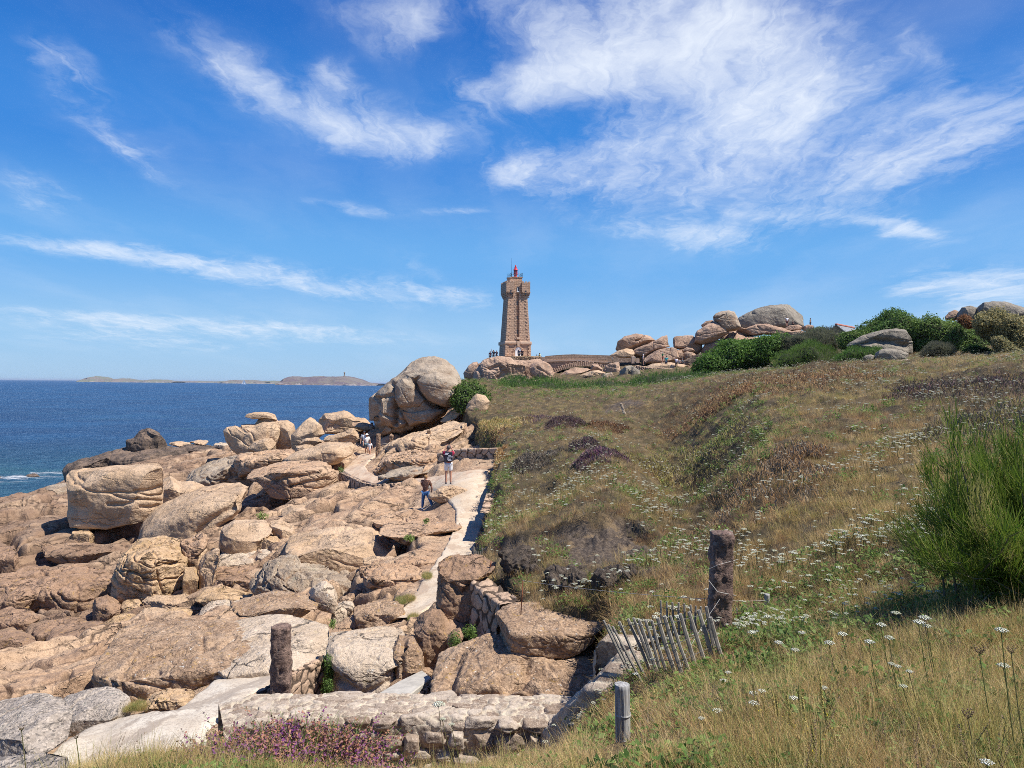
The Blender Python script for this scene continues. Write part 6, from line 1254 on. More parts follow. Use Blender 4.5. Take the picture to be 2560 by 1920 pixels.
big = island('long flat-topped island on the horizon with a little tower on its summit', 'A6', [(640,292),(665,272),(690,252),(705,239),(740,241),(800,245),(860,240),(940,239),(1000,242),(1050,241),(1075,238),(1120,246),(1170,260),(1210,276),(1240,284),(1290,290),(1340,294)], 3600, 260, IM)
island('very low dark islet strip behind the sailing boat', 'A6', [(170,282),(240,267),(300,268),(370,266),(440,271),(520,272),(560,270),(620,276),(670,286)], 5200, 200, IM2, 4)
island('low humped islet at the left of the horizon', 'A8', [(126,140),(150,124),(190,113),(220,122),(260,133),(330,131),(370,127),(400,134),(470,141),(520,143),(580,134),(630,136),(680,143),(740,149)], 5600, 220, IM2, 7)
island('faint line of reefs on the horizon between the islets', 'A8', [(720,150),(800,145),(870,144),(940,147),(1010,148),(1060,146),(1100,149)], 7000, 200, IM2, 9)
bc = at('A6', 1065, 240, 3600); o = MB().lathe((0, 0, 0), [(8, -10), (6, 2), (3.2, 4), (2.8, 15), (4, 16), (4, 18), (2, 22)], 12).build('island_lighthouse', M['gable'], loc=tuple(bc)); tag(o, 'tiny tower on the summit of the flat-topped island', 'lighthouse')
M['sail'] = simple('white_sail', (.82, .82, .80), .7, .02, 1, bstr=0); M['hull'] = simple('pale_hull', (.62, .66, .70), .4, .03, 1, bstr=0)
sb0 = at('A6', 322, 300, 1.0); sY = (SEA + .2) / sb0.z; sb0 = at('A6', 322, 300, sY); k_ = sY / FPX / 2.949 * 1.15
bt = thing('sailing_boat', 'small white sailing boat under full sail on the open sea', 'sailing boat', (sb0.x, sb0.y, SEA))
mb = MB(); L_ = 34 * k_; W_ = 4.5
hv = [[(-.5, 0), (-.3, .35), (.1, .5), (.45, .15), (.5, 0), (.45, -.15), (.1, -.5), (-.3, -.35)]]
rg = []
for z, f in ((-1.0, .8), (1.6, 1.0)): rg.append([mb.bm.verts.new((x * L_ * f, y * W_ * f, z)) for x, y in hv[0]])
for k in range(8): mb.bm.faces.new((rg[0][k], rg[0][(k + 1) % 8], rg[1][(k + 1) % 8], rg[1][k]))
mb.bm.faces.new(rg[1]); mb.bm.faces.new(rg[0][::-1]); mb.build('hull', M['hull'], bt)
MB().tube([(0, 0, 1), (0, 0, 37 * k_)], .12, 6).build('mast', M['wire'], bt)
def sail(x0, x1, zt, nm):
    mb = MB(); n = 8; g = []
    for i in range(n + 1):
        t = i / n; row = []
        for j in range(5): s_ = j / 4; x = x0 + (x1 - x0) * s_ * (1 - t); row.append(mb.bm.verts.new((x, .9 * math.sin(math.pi * s_) * (1 - t) + .02, 2.4 + (zt - 2.4) * t)))
        g.append(row)
    for i in range(n):
        for j in range(4):
            if i == n - 1 and j: pass
            try: mb.bm.faces.new((g[i][j], g[i][j + 1], g[i + 1][j + 1], g[i + 1][j]))
            except Exception: pass
    o = mb.build(nm, M['sail'], bt); md = o.modifiers.new('thick', 'SOLIDIFY'); md.thickness = .05
sail(.3, 17 * k_, 36 * k_, 'mainsail'); sail(-.3, -13 * k_, 31 * k_, 'jib')
# ---------------------------------------------------------------- vegetation
def leafmat(name, cols, trans=.42, nscale=.35, rough=.6):
    """cols: list of 4 linear colours mixed by instance randomness and patchy noise in space"""
    m = bpy.data.materials.new(name); m.use_nodes = True; N = NT(m.node_tree); N.n.clear()
    o = N.new('ShaderNodeOutputMaterial'); geo = N.new('ShaderNodeNewGeometry'); oi = N.new('ShaderNodeObjectInfo'); P = geo.outputs['Position']
    n = N.noise(P, nscale, 4, .6); n2 = N.noise(P, nscale * 9, 4, .65); ri = geo.outputs['Random Per Island']
    c = N.mix(N.ramp(n, .42, .58), cols[0], cols[1]); c = N.mix(N.ramp(n2, .45, .62), c, cols[2]); c = N.mix(N.ramp(N.math('ADD', N.math('MULTIPLY', oi.outputs['Random'], .5), N.math('MULTIPLY', ri, .5)), .45, .75), c, cols[3])
    v = N.math('ADD', .72, N.math('MULTIPLY', ri, .55)); c = N.mix(1.0, c, N.vmath('SCALE', (1, 1, 1), scale=v), 'MULTIPLY')
    b = N.new('ShaderNodeBsdfPrincipled'); N.l.new(c, b.inputs['Base Color']); b.inputs['Roughness'].default_value = rough; b.inputs['Specular IOR Level'].default_value = .2
    t = N.new('ShaderNodeBsdfTranslucent'); N.l.new(c, t.inputs[0]); mx = N.new('ShaderNodeMixShader'); mx.inputs[0].default_value = trans
    N.l.new(b.outputs[0], mx.inputs[1]); N.l.new(t.outputs[0], mx.inputs[2]); N.l.new(mx.outputs[0], o.inputs[0]); return m
GM = {
 'dry': leafmat('dry_grass', [(.760,.539,.251), (.577,.411,.175), (.900,.684,.356), (.396,.289,.114)]),
 'brown': leafmat('brown_dead_grass', [(.504,.301,.140), (.364,.217,.105), (.616,.392,.196), (.252,.155,.084)]),
 'olive': leafmat('olive_grass', [(.508,.431,.144), (.373,.338,.102), (.644,.542,.221), (.254,.246,.076)]),
 'green': leafmat('green_herbs', [(.140,.231,.049), (.196,.280,.070), (.280,.364,.112), (.084,.154,.035)]),
 'twig': leafmat('grey_heather_twigs', [(.21,.17,.125), (.15,.12,.09), (.27,.225,.17), (.11,.085,.065)], trans=.1),
 'purple': leafmat('heather_bloom', [(.21,.085,.14), (.16,.06,.12), (.26,.13,.16), (.15,.10,.08)], trans=.2),
 'violet': leafmat('bell_heather_bloom', [(.22,.045,.24), (.38,.19,.10), (.28,.09,.26), (.34,.17,.10)], trans=.25, nscale=4),
 'russet': leafmat('russet_heather', [(.206,.094,.056), (.150,.081,.056), (.263,.138,.075), (.125,.088,.062)], trans=.15),
 'white': leafmat('white_umbel', [(.72,.72,.58), (.66,.68,.50), (.78,.78,.68), (.60,.60,.42)], trans=.25),
 'stem': leafmat('flower_stem', [(.20,.22,.08), (.24,.20,.10), (.16,.18,.06), (.28,.22,.12)]),
 'seed': leafmat('dried_seed_head', [(.34,.24,.14), (.40,.30,.15), (.28,.17,.13), (.22,.15,.10)]),
 'thicket': leafmat('dark_thicket_leaves', [(.068,.143,.027), (.098,.195,.033), (.150,.255,.045), (.045,.098,.022)], nscale=.5),
 'bushg': leafmat('mid_green_bush_leaves', [(.115,.203,.041), (.149,.243,.047), (.203,.284,.068), (.068,.121,.027)], nscale=.5),
 'bushd': leafmat('deep_green_bush_leaves', [(.11,.17,.035),(.075,.150,.033), (.105,.188,.042), (.150,.225,.053), (.053,.105,.027)], nscale=.5),
 'greybush': leafmat('grey_green_scrub', [(.169,.169,.111), (.130,.137,.085), (.234,.221,.156), (.091,.098,.065)], nscale=.6),
 'ivy': leafmat('variegated_shrub_leaves', [(.17,.20,.10), (.28,.27,.15), (.10,.13,.06), (.36,.30,.13)], nscale=.8),
 'orange': leafmat('orange_brown_bush', [(.34,.15,.06), (.28,.12,.05), (.40,.20,.08), (.20,.10,.05)]),
 'broom': leafmat('broom_sprigs', [(.13,.20,.022), (.17,.24,.03), (.22,.27,.05), (.06,.12,.015)], nscale=1.2),
 'fern': leafmat('green_bracken', [(.104,.221,.039), (.143,.260,.052), (.208,.312,.091), (.072,.143,.033)], nscale=.3),
 'core': simple('bush_inner_shade', (.035, .04, .02), .95, .3, 4, bstr=0)}  # core: near-black tone, the shade inside the bushes put into colour
def strips(N_, h, spread, lean, w, curve=.5, seg=3, rng=RNG, tip=.15):
    """N_ bent blades from the origin; returns V, F(quads)"""
    V, F = [], []
    for k in range(N_):
        a = rng.uniform(0, 2 * math.pi); r = spread * math.sqrt(rng.uniform()); bx, by = r * math.cos(a), r * math.sin(a); a2 = a + rng.normal() * .8; L = h * rng.uniform(.45, 1.1); ln_ = lean * rng.uniform(.2, 1.2)
        px_, py_ = -math.sin(a2), math.cos(a2); 
        if rng.uniform() < .5: px_, py_ = math.cos(a2), math.sin(a2)
        b0 = len(V)
        for i in range(seg + 1):
            t = i / seg; d = ln_ * (t ** (1 + curve)) * L; z = L * t * math.sqrt(max(.15, 1 - (ln_ * t * .8) ** 2)); ww = w * (1 - (1 - tip) * t) / 2
            x, y = bx + math.cos(a2) * d, by + math.sin(a2) * d; V += [(x - px_ * ww, y - py_ * ww, z), (x + px_ * ww, y + py_ * ww, z)]
            if i: j = b0 + 2 * i; F.append((j - 2, j - 1, j + 1, j))
    return np.array(V), np.array(F)
SRC = {}
def src(key, parts):
    """instance source that is never linked to the scene: list of (V, F, material)"""
    V = np.concatenate([p[0] for p in parts]); o = 0; Fs = []; mi = []
    for k, p in enumerate(parts): Fs.append(p[1] + o); o += len(p[0]); mi += [k] * len(p[1])
    me = mesh_np(key, V, np.concatenate(Fs), smooth=False)
    for p in parts: me.materials.append(p[2])
    me.polygons.foreach_set('material_index', np.array(mi, np.int32)); return bpy.data.objects.new(key, me)
def quadleaf(c, size, rng, up=.5):
    n = rng.normal(size=3); n[2] = abs(n[2]) + up; n /= np.linalg.norm(n); t = np.cross(n, rng.normal(size=3)); t /= np.linalg.norm(t); b = np.cross(n, t)
    return [c - t * size * .5, c + b * size * .28, c + t * size * .5, c - b * size * .28]
def leaftuft(n_, h, r, size, rng=RNG):
    V, F = [], []
    for k in range(n_):
        a = rng.uniform(0, 6.28); rr = r * math.sqrt(rng.uniform()); c = np.array((rr * math.cos(a), rr * math.sin(a), h * rng.uniform(.1, 1) * (1 - .5 * (rr / r) ** 2))); F.append((len(V), len(V) + 1, len(V) + 2, len(V) + 3)); V += quadleaf(c, size * rng.uniform(.6, 1.3), rng)
    return np.array(V), np.array(F)
def umbel(R_, h, nf=22, rng=RNG, dome=.25, fs=.2):
    """flat-topped flower head of small florets; V,F quads"""
    V, F = [], []
    for k in range(nf):
        rr = R_ * math.sqrt((k + .5) / nf); a = k * 2.39996; c = np.array((rr * math.cos(a), rr * math.sin(a), h + dome * R_ * (1 - (rr / R_) ** 2) + rng.normal() * R_ * .03)); s_ = R_ * fs * rng.uniform(.8, 1.2)
        n_ = np.array((rr * math.cos(a) / R_ * .5, rr * math.sin(a) / R_ * .5, 1)); n_ /= np.linalg.norm(n_); t = np.cross(n_, (0, 1, .1)); t /= np.linalg.norm(t); b = np.cross(n_, t)
        b0 = len(V); ring = [c + s_ * (t * math.cos(q) + b * math.sin(q)) for q in np.linspace(0, 2 * math.pi, 7)[:-1]]; ring2 = [c - n_ * s_ * .5 + .5 * (p - c) for p in ring]
        V += ring + [c + n_ * s_ * .35] + ring2
        for q in range(0, 6, 2): F.append((b0 + q, b0 + (q + 1), b0 + (q + 2) % 6, b0 + 6))
        for q in range(6): F.append((b0 + 7 + q, b0 + 7 + (q + 1) % 6, b0 + (q + 1) % 6, b0 + q))
    return np.array(V), np.array(F)
def stem(h, r=.002, bend=.03):
    V, F = [], []
    for i in range(4):
        z = h * i / 3; x = bend * math.sin(z / h * 2)
        for q in range(3): V.append((x + r * math.cos(q * 2.09), r * math.sin(q * 2.09), z))
        if i:
            b = (i - 1) * 3
            for q in range(3): F.append((b + q, b + (q + 1) % 3, b + 3 + (q + 1) % 3, b + 3 + q))
    return np.array(V), np.array(F)
def gn_scatter(name, P, rot, scl, idx, sources, label, cat, base=None):
    """ONE stuff object: points carrying instances of unlinked source meshes (geometry nodes)"""
    col = bpy.data.collections.new(name + '_sources')
    for k, s_ in enumerate(sources): s_.name = f'{k:02d}_' + s_.name; col.objects.link(s_)
    P = np.asarray(P, np.float32); c = P.mean(0)
    me = bpy.data.meshes.new(name); me.vertices.add(len(P)); me.vertices.foreach_set('co', (P - c).ravel())
    for nm, ty, dat, at_ in (('rot', 'FLOAT_VECTOR', rot, 'vector'), ('scl', 'FLOAT_VECTOR', scl, 'vector')):
        A = me.attributes.new(nm, ty, 'POINT'); A.data.foreach_set(at_, np.asarray(dat, np.float32).ravel())
    A = me.attributes.new('idx', 'INT', 'POINT'); A.data.foreach_set('value', np.asarray(idx, np.int32))
    o = link(name, me, loc=tuple(map(float, c)))
    ng = bpy.data.node_groups.new(name, 'GeometryNodeTree'); ng.interface.new_socket('Geometry', in_out='INPUT', socket_type='NodeSocketGeometry'); ng.interface.new_socket('Geometry', in_out='OUTPUT', socket_type='NodeSocketGeometry')
    gi = ng.nodes.new('NodeGroupInput'); go = ng.nodes.new('NodeGroupOutput'); ip = ng.nodes.new('GeometryNodeInstanceOnPoints'); ci = ng.nodes.new('GeometryNodeCollectionInfo')
    ci.inputs['Collection'].default_value = col; ci.inputs['Separate Children'].default_value = True; ci.inputs['Reset Children'].default_value = True
    def na(nm, ty):
        n = ng.nodes.new('GeometryNodeInputNamedAttribute'); n.data_type = ty; n.inputs['Name'].default_value = nm; return n.outputs[0]
    L = ng.links; L.new(gi.outputs[0], ip.inputs['Points']); L.new(ci.outputs[0], ip.inputs['Instance']); ip.inputs['Pick Instance'].default_value = True
    L.new(na('idx', 'INT'), ip.inputs['Instance Index']); L.new(na('rot', 'FLOAT_VECTOR'), ip.inputs['Rotation']); L.new(na('scl', 'FLOAT_VECTOR'), ip.inputs['Scale']); L.new(ip.outputs[0], go.inputs[0])
    md = o.modifiers.new('scatter', 'NODES'); md.node_group = ng
    tag(o, label, cat, kind='stuff'); return o
def tilt(n, amt=.25): return np.c_[RNG.normal(size=n) * amt, RNG.normal(size=n) * amt, RNG.uniform(0, 6.28, n)]
# ---- sample the heath
def U_of(X, Y): return 1106 + X / Y * 1662
def sample_heath(n, u0, u1, y0, y1, pw=1.0):
    A = RNG.uniform(ray('O', u0, 830)[0], ray('O', u1, 830)[0], n); t = RNG.uniform(0, 1, n) ** pw; Y = np.exp(math.log(y0) + t * (math.log(y1) - math.log(y0))); X = A * Y
    e = edge_dist(X, Y); k = (e > -.12) | (Y < 6.2); k &= ~((Y > 5.0) & (Y < 8.2) & (U_of(X, Y) < 1240))
    X, Y = X[k], Y[k]; return X, Y, heath_full(X, Y)
dry = [src('dry_tuft', [(*strips(38, .20, .13, .95, .0042), GM['dry'])]) for _ in range(3)] + [src('dry_tall', [(*strips(14, .34, .08, .6, .003), GM['dry'])])]
brn = [src('brown_tuft', [(*strips(44, .16, .15, 1.0, .004), GM['brown'])]) for _ in range(2)]
olv = [src('olive_tuft', [(*strips(36, .19, .13, .9, .0045), GM['olive'])]) for _ in range(2)]
grn = [src('herb', [(*leaftuft(70, .22, .17, .045), GM['green'])]) for _ in range(2)]
twg = [src('heather_twigs', [(*strips(70, .20, .16, .9, .0035, seg=2), GM['twig'])]) for _ in range(2)]
rus = [src('russet_heather', [(*strips(70, .17, .17, .8, .0045, seg=2), GM['russet'])])]
allsrc = dry + brn + olv + grn + twg + rus      # 0-3 dry, 4-5 brown, 6-7 olive, 8-9 herb, 10-11 twig, 12 russet
X, Y, Z = sample_heath(146000, -500, 2950, 2.0, 118, .86)
u = U_of(X, Y); n1 = fbm(np.c_[X * .22, Y * .22, X * 0 + 1], 3); n2 = fbm(np.c_[X * .5, Y * .5, X * 0 + 7], 3); n3 = fbm(np.c_[X * 1.4, Y * 1.4, X * 0 + 3], 2)
bare = bareness(X, Y); yl_, wt_ = scarp(X, Y);  keep = RNG.uniform(size=len(X)) > bare * 1.05; keep &= ~((np.abs(u - 1350) < 50) & (Y > 3.4) & (Y < 4.6)); keep &= ~((u > 560) & (u < 900) & (Y > 3.6) & (Y < 4.5) & (RNG.uniform(size=len(X)) < .6))
gap = fbm(np.c_[X * 1.1, Y * 1.1, X * 0 + 11], 3); keep &= (gap > -.20) | (RNG.uniform(size=len(X)) < .12)
X, Y, Z, u, n1, n2, n3 = [q[keep] for q in (X, Y, Z, u, n1, n2, n3)]; nP = len(X); rr = RNG.uniform(size=nP)
W = np.zeros((nP, 6))       # weights: dry, brown, olive, herb, twig, russet
W[:, 0] = .60 + .5 * n1; W[:, 1] = .34 - .4 * n1 + .4 * n2; W[:, 2] = .22 - .3 * n2 + .3 * n3; W[:, 3] = .02 + .45 * np.maximum(n3 - .1, 0) - .2 * n1; W[:, 4] = .05 + .5 * np.maximum(n2 - .25, 0); W[:, 5] = .02
def bump2(u0, su, y0, sy): return np.exp(-((u - u0) / su) ** 2 - ((np.log(Y) - math.log(y0)) / sy) ** 2)
W[:, 5] += 3.5 * bump2(1700, 190, 47, .16) * (n3 > -.4) + 1.2 * bump2(1520, 110, 40, .12)
W[:, 3] += 2.2 * bump2(1250, 230, 82, .20) + 1.0 * bump2(1550, 180, 80, .18) + .25 * bump2(1900, 350, 7.5, .25) + .9 * bump2(1075, 25, 30, .4) + 1.1 * bump2(1580, 90, 24, .25)
W[:, 4] += 1.6 * bump2(2150, 120, 22, .25) + 1.0 * bump2(1540, 70, 20, .3) + .8 * bump2(1170, 50, 30, .12) + .7 * bump2(1250, 160, 15.5, .1)
W[:, 1] += .9 * bump2(1350, 300, 15.5, .12) + .4 * bump2(1700, 200, 15, .3)
W[:, 2] += .6 * bump2(1750, 300, 32, .2) + .5 * bump2(1620, 60, 38, .2)
W[:, 0] += .7 * bump2(1900, 500, 4.2, .35) + .5 * bump2(1900, 300, 62, .1)
W[:, 2] += .9 * (Y < 6.5) * (n3 > -.1); W[:, 3] += .10 * (Y < 6.5); W[:, 1] += .5 * (Y < 6.5) * (n2 > .1); W = np.maximum(W, 0); W /= W.sum(1)[:, None]; cs = W.cumsum(1); cls = (rr[:, None] > cs).sum(1).clip(0, 5)
base = np.array([0, 4, 6, 8, 10, 12]); cnt = np.array([4, 2, 2, 2, 2, 1]); idx = base[cls] + (RNG.uniform(size=nP) * cnt[cls]).astype(int)
s_ = (.62 + .34 * np.clip(Y / 12, 0, 1) + .55 * np.clip((Y - 12) / 50, 0, 1)) * RNG.uniform(.7, 1.25, nP) * (1 + .25 * n3)
s_ *= np.where((Y < 6) & (u < 1300), .75, 1)
hh = np.where(Y > 25, .8, 1.0) * (1 - .68 * np.exp(-((u - 1420) / 140) ** 2 - ((Y - 6.9) / 1.8) ** 2)) * np.where((Y < 6) & (u < 1250), .6, 1) * (1 - .5 * np.exp(-((u - 1350) / 60) ** 2 - ((Y - 4.4) / .7) ** 2))
bur = edge_dist(X, Y) < .25
gn_scatter('grass', np.c_[X, Y, Z - .02], tilt(nP, .22) + np.c_[np.where(bur, 0, 0), np.where(bur, -.6, 0), np.zeros(nP)], np.c_[s_, s_, s_ * hh], idx, allsrc, 'dry grass, heather and low herbs covering the coastal meadow', 'grass')

# ---- individual plants with an outline taken from the place they fill
def leafy(name, fr, pts, Y, label, mat='bushg', T=None, leaf=.16, count=9000, cat='bush', group=None, depth=.22, kind='leaf', core=True, rough=2.4, n=2.5, grow=1.0, **kw):
    V, F = lobe(fr, pts, Y=Y, T=T, n=n, rough=rough, sub=5, facets=0, **kw); rng = np.random.default_rng(int(pts[0][0]) * 7 + len(pts))
    a, b, c = V[F[:, 0]], V[F[:, 1]], V[F[:, 2]]; cr = np.cross(b - a, c - a); ar = np.linalg.norm(cr, axis=1); C = V.mean(0)
    f = rng.choice(len(F), count, p=ar / ar.sum()); r1, r2 = rng.uniform(size=(2, count)); sw = r1 + r2 > 1; r1[sw], r2[sw] = 1 - r1[sw], 1 - r2[sw]
    P = a[f] + (b[f] - a[f]) * r1[:, None] + (c[f] - a[f]) * r2[:, None]; nr = cr[f] / (ar[f][:, None] + 1e-9); cz = P[:, 2].mean()
    size = np.ptp(V, axis=0).mean(); lump = fbm(P / size * 7 + 3, 3); P = P + nr * (size * .05 * lump)[:, None]
    P = P + (C - P) * (depth * rng.uniform(size=count) ** 2)[:, None] + rng.normal(size=(count, 3)) * leaf * .5
    d = nr + rng.normal(size=(count, 3)) * .75; d[:, 2] += .35; d /= np.linalg.norm(d, axis=1)[:, None]
    t = np.cross(d, rng.normal(size=(count, 3))); t /= np.linalg.norm(t, axis=1)[:, None] + 1e-9; bb = np.cross(d, t); L = (leaf * rng.uniform(.55, 1.3, count))[:, None]
    if kind == 'leaf': Q = np.stack([P - t * L * .5, P + bb * L * .3, P + t * L * .5, P - bb * L * .3], 1)
    else:                                         # upright sprigs
        up = nr * .6 + np.array((0, 0, 1.0)) + rng.normal(size=(count, 3)) * .35; up /= np.linalg.norm(up, axis=1)[:, None]; sd = np.cross(up, rng.normal(size=(count, 3))); sd /= np.linalg.norm(sd, axis=1)[:, None]
        Q = np.stack([P - sd * L * .07, P + sd * L * .07, P + sd * L * .05 + up * L, P - sd * L * .05 + up * L], 1)
    LV = Q.reshape(-1, 3); LF = np.arange(len(LV)).reshape(-1, 4); base_ = Vector((C[0], C[1], V[:, 2].min()))
    if cat == 'heather' and Y is None: P[:, 2] -= .0
    th = thing(name, label, cat, tuple(base_), group=group); bo = np.array(base_)
    link('foliage', mesh_np('foliage', LV - bo, LF, GM[mat] if mat in GM else M[mat], smooth=False), th)
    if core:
        CV = C + (V - C) * .84; CV += nr.mean() * 0; link('branches', mesh_np('branches', CV - bo, F, GM['core']), th)  # solid dark filler lobe, its colour stands in for shade between the leaves
    return th
SB = 'scrub bushes along the top of the meadow'
leafy('thicket', 'Z7', [(928,680),(960,630),(1060,570),(1180,510),(1280,470),(1380,430),(1500,385),(1620,362),(1720,368),(1810,400),(1780,470),(1720,560),(1640,650),(1500,680),(1300,695),(1100,705),(960,705)], 97, 'long dark green thicket sloping down below the boulder ridge', 'thicket', T=4.5, leaf=.26, count=34000, group=SB)
leafy('bush', 'Z7', [(1690,640),(1720,560),(1800,520),(1900,470),(2000,430),(2100,435),(2200,470),(2290,540),(2290,640),(2000,665),(1800,660)], 88, 'soft mid-green bush right of the dark thicket', 'bushg', T=3, leaf=.20, count=20000, group=SB, kind='sprig')
leafy('bush', 'Z7', [(1690,430),(1800,365),(1950,335),(2100,320),(2212,340),(2330,380),(2330,470),(2250,500),(2100,470),(1900,520),(1760,560)], 96, 'grey twiggy scrub in front of the house roof', 'greybush', T=4, leaf=.22, count=16000, group=SB, kind='sprig')
leafy('bush', 'Z7', [(2005,335),(2050,300),(2120,296),(2160,318),(2130,360),(2050,365)], 103, 'small bright green bush below the person at the end of the ridge', 'bushg', T=1.2, leaf=.2, count=2500, group=SB)
leafy('bush', 'Z8', [(370,460),(420,380),(500,350),(600,300),(720,250),(850,215),(960,198),(1060,208),(1140,240),(1210,300),(1245,400),(1255,540),(1150,580),(1000,580),(700,540),(480,530)], 90, 'big rounded green bush behind the undercut grey boulder', 'bushd', T=4.5, leaf=.24, count=26000, group=SB)
leafy('bush', 'Z8', [(1130,270),(1250,212),(1350,203),(1450,213),(1560,240),(1680,305),(1780,355),(1880,388),(1960,470),(2000,560),(1900,590),(1700,580),(1400,565),(1240,580),(1190,400)], 86, 'wide dark green bush right of the big rounded one', 'bushd', T=4.5, leaf=.22, count=28000, group=SB)
leafy('bush', 'Z8', [(1190,590),(1235,500),(1300,450),(1380,453),(1480,500),(1545,545),(1510,590),(1300,600)], 75, 'olive-grey mounded bush in front of the wide dark green one', 'greybush', T=1.6, leaf=.16, count=7000, group=SB, kind='sprig')
leafy('bush', 'Z8', [(1715,260),(1740,180),(1820,148),(1950,153),(2050,170),(2120,198),(2330,240),(2330,620),(2180,600),(2080,570),(1960,460),(1880,385),(1780,335)], 73, 'large shrub with pale yellowish leaves at the right edge of the meadow', 'ivy', T=3.2, leaf=.22, count=20000, group=SB)
leafy('bush', 'Z8', [(1555,235),(1600,198),(1660,208),(1725,260),(1705,310),(1620,300)], 82, 'small orange-brown bush beneath the rounded grey dome', 'orange', T=.8, leaf=.18, count=2500, group=SB)
leafy('bush', 'Z8', [(320,660),(360,575),(500,545),(700,515),(810,505),(840,570),(720,640),(500,670)], 75, 'low green growth between the soft mid-green bush and the grey boulders', 'fern', T=1.6, leaf=.2, count=8000, group=SB, kind='sprig')
leafy('bush', 'Z8', [(1610,560),(1650,485),(1750,490),(1850,510),(1915,570),(1750,600)], 76, 'small dark bluish-green bush at the foot of the wide dark green one', 'thicket', T=1.1, leaf=.16, count=4000, group=SB)
leafy('bush', 'Z8', [(1905,420),(1960,400),(2040,430),(2110,500),(2180,560),(2160,595),(2060,590),(1960,560),(1920,480)], 69, 'trailing pale-leaved shrub creeping down to the grass at the far right', 'ivy', T=1.0, leaf=.16, count=4500, group=SB)
leafy('bush', 'A6', [(1866,345),(1880,285),(1940,262),(2000,300),(2070,335),(2110,350),(2110,400),(2090,440),(2030,420),(1975,440),(1950,500),(1925,450),(1900,400)], 61, 'bright leafy bush pressed against the right side of the giant boulder', 'bushg', T=1.4, leaf=.17, count=8000, rough=5, depth=.4)
leafy('bracken', 'O', [(1040,885),(1052,842),(1100,826),(1200,830),(1270,834),(1275,856),(1190,868),(1100,890)], 76, 'green bracken patch below the headland boulders', 'fern', T=4, leaf=.24, count=16000, group='bracken strip below the bridge', kind='sprig')
leafy('bracken', 'O', [(1230,866),(1255,836),(1340,828),(1420,822),(1520,815),(1560,826),(1480,846),(1380,860),(1300,870)], 80, 'green bracken patch below the stone bridge', 'fern', T=5, leaf=.24, count=16000, group='bracken strip below the bridge', kind='sprig')
# purple heather mounds in the meadow
def mat_patch(fr, pts, label, mat, h=.25, count=9000, group=None, cat='heather', name='heather_clump', leaf=.10, mat2=None, mixf=.0):
    """ragged ground-hugging cushion of sprigs: the outline is laid on the meadow"""
    Cx = sum(p[0] for p in pts) / len(pts); by = max(p[1] for p in pts); ty = min(p[1] for p in pts)
    g = [hit(fr, x, y + (by - y) * .15, 'heath') for x, y in pts]; Pg = np.array([(q.x, q.y) for q in g]); c = Pg.mean(0); rng = np.random.default_rng(int(Cx))
    n = count * 3; ang = rng.uniform(-math.pi, math.pi, n); th_ = np.arctan2(Pg[:, 1] - c[1], Pg[:, 0] - c[0]); o_ = np.argsort(th_); rad = np.hypot(Pg[:, 1] - c[1], Pg[:, 0] - c[0])[o_]; th_ = th_[o_]
    R0 = np.interp(ang, np.r_[th_[-1] - 2 * math.pi, th_, th_[0] + 2 * math.pi], np.r_[rad[-1], rad, rad[0]]); f = np.sqrt(rng.uniform(size=n)) * 1.15
    X = c[0] + R0 * f * np.cos(ang); Y = c[1] + R0 * f * np.sin(ang); nz = fbm(np.c_[X * 1.3, Y * 1.3, X * 0 + Cx], 3); k = (f + .55 * nz) < .92; X, Y, f = X[k][:count], Y[k][:count], f[k][:count]; n = len(X)
    dome = h * np.clip(1.1 - f ** 2, .15, 1) * (.75 + .5 * fbm(np.c_[X * 2.2, Y * 2.2, X * 0], 2)); zg = heath_full(X, Y); base = np.array((c[0], c[1], zg.min()))
    P = np.c_[X, Y, zg + dome * rng.uniform(.35, 1, n)]; up = np.array((0, 0, 1.0)) + rng.normal(size=(n, 3)) * .5; up /= np.linalg.norm(up, axis=1)[:, None]; sd = np.cross(up, rng.normal(size=(n, 3))); sd /= np.linalg.norm(sd, axis=1)[:, None]; L = (leaf * rng.uniform(.6, 1.3, n))[:, None]
    Q = np.stack([P - sd * L * .09, P + sd * L * .09, P + sd * L * .05 + up * L, P - sd * L * .05 + up * L], 1); th = thing(name, label, cat, tuple(base), group=group)
    F = np.arange(4 * n).reshape(-1, 4); pick = rng.uniform(size=n) < mixf
    V = Q.reshape(-1, 3) - base; link('flowers' if mat in ('purple', 'violet') else 'foliage', mesh_np('sprigs', V, F[~pick], GM[mat], smooth=False), th)
    if mixf > 0: link('foliage', mesh_np('foliage', V, F[pick], GM[mat2 or 'twig'], smooth=False), th)
    return th
HM = 'purple heather mats in the meadow'
mat_patch('A2', [(780,400),(850,340),(950,318),(1060,330),(1150,370),(1120,410),(980,430),(850,430)], 'wide purple heather patch halfway up the meadow', 'purple', .35, 9000, HM, mixf=.45)
mat_patch('A2', [(1060,780),(1120,700),(1200,660),(1300,648),(1380,670),(1415,720),(1380,790),(1250,810),(1130,800)], 'darkest and roundest purple heather cushion in the middle of the meadow', 'purple', .24, 9000, HM, mixf=.55)
mat_patch('A2', [(560,390),(620,330),(700,290),(730,320),(660,375),(600,410)], 'narrow pinkish heather patch near the top left of the meadow', 'purple', .25, 4000, HM, mixf=.55)
mat_patch('A2', [(1070,610),(1120,550),(1200,530),(1290,560),(1280,615),(1160,630)], 'greyish faded heather patch between the two purple ones', 'twig', .30, 5000, HM, mat2='purple', mixf=.2)
mat_patch('A2', [(1210,430),(1290,385),(1400,372),(1490,400),(1470,445),(1300,455)], 'reddish-brown heather patch right of the wide purple one', 'russet', .25, 6000, HM, mat2='brown', mixf=.3)
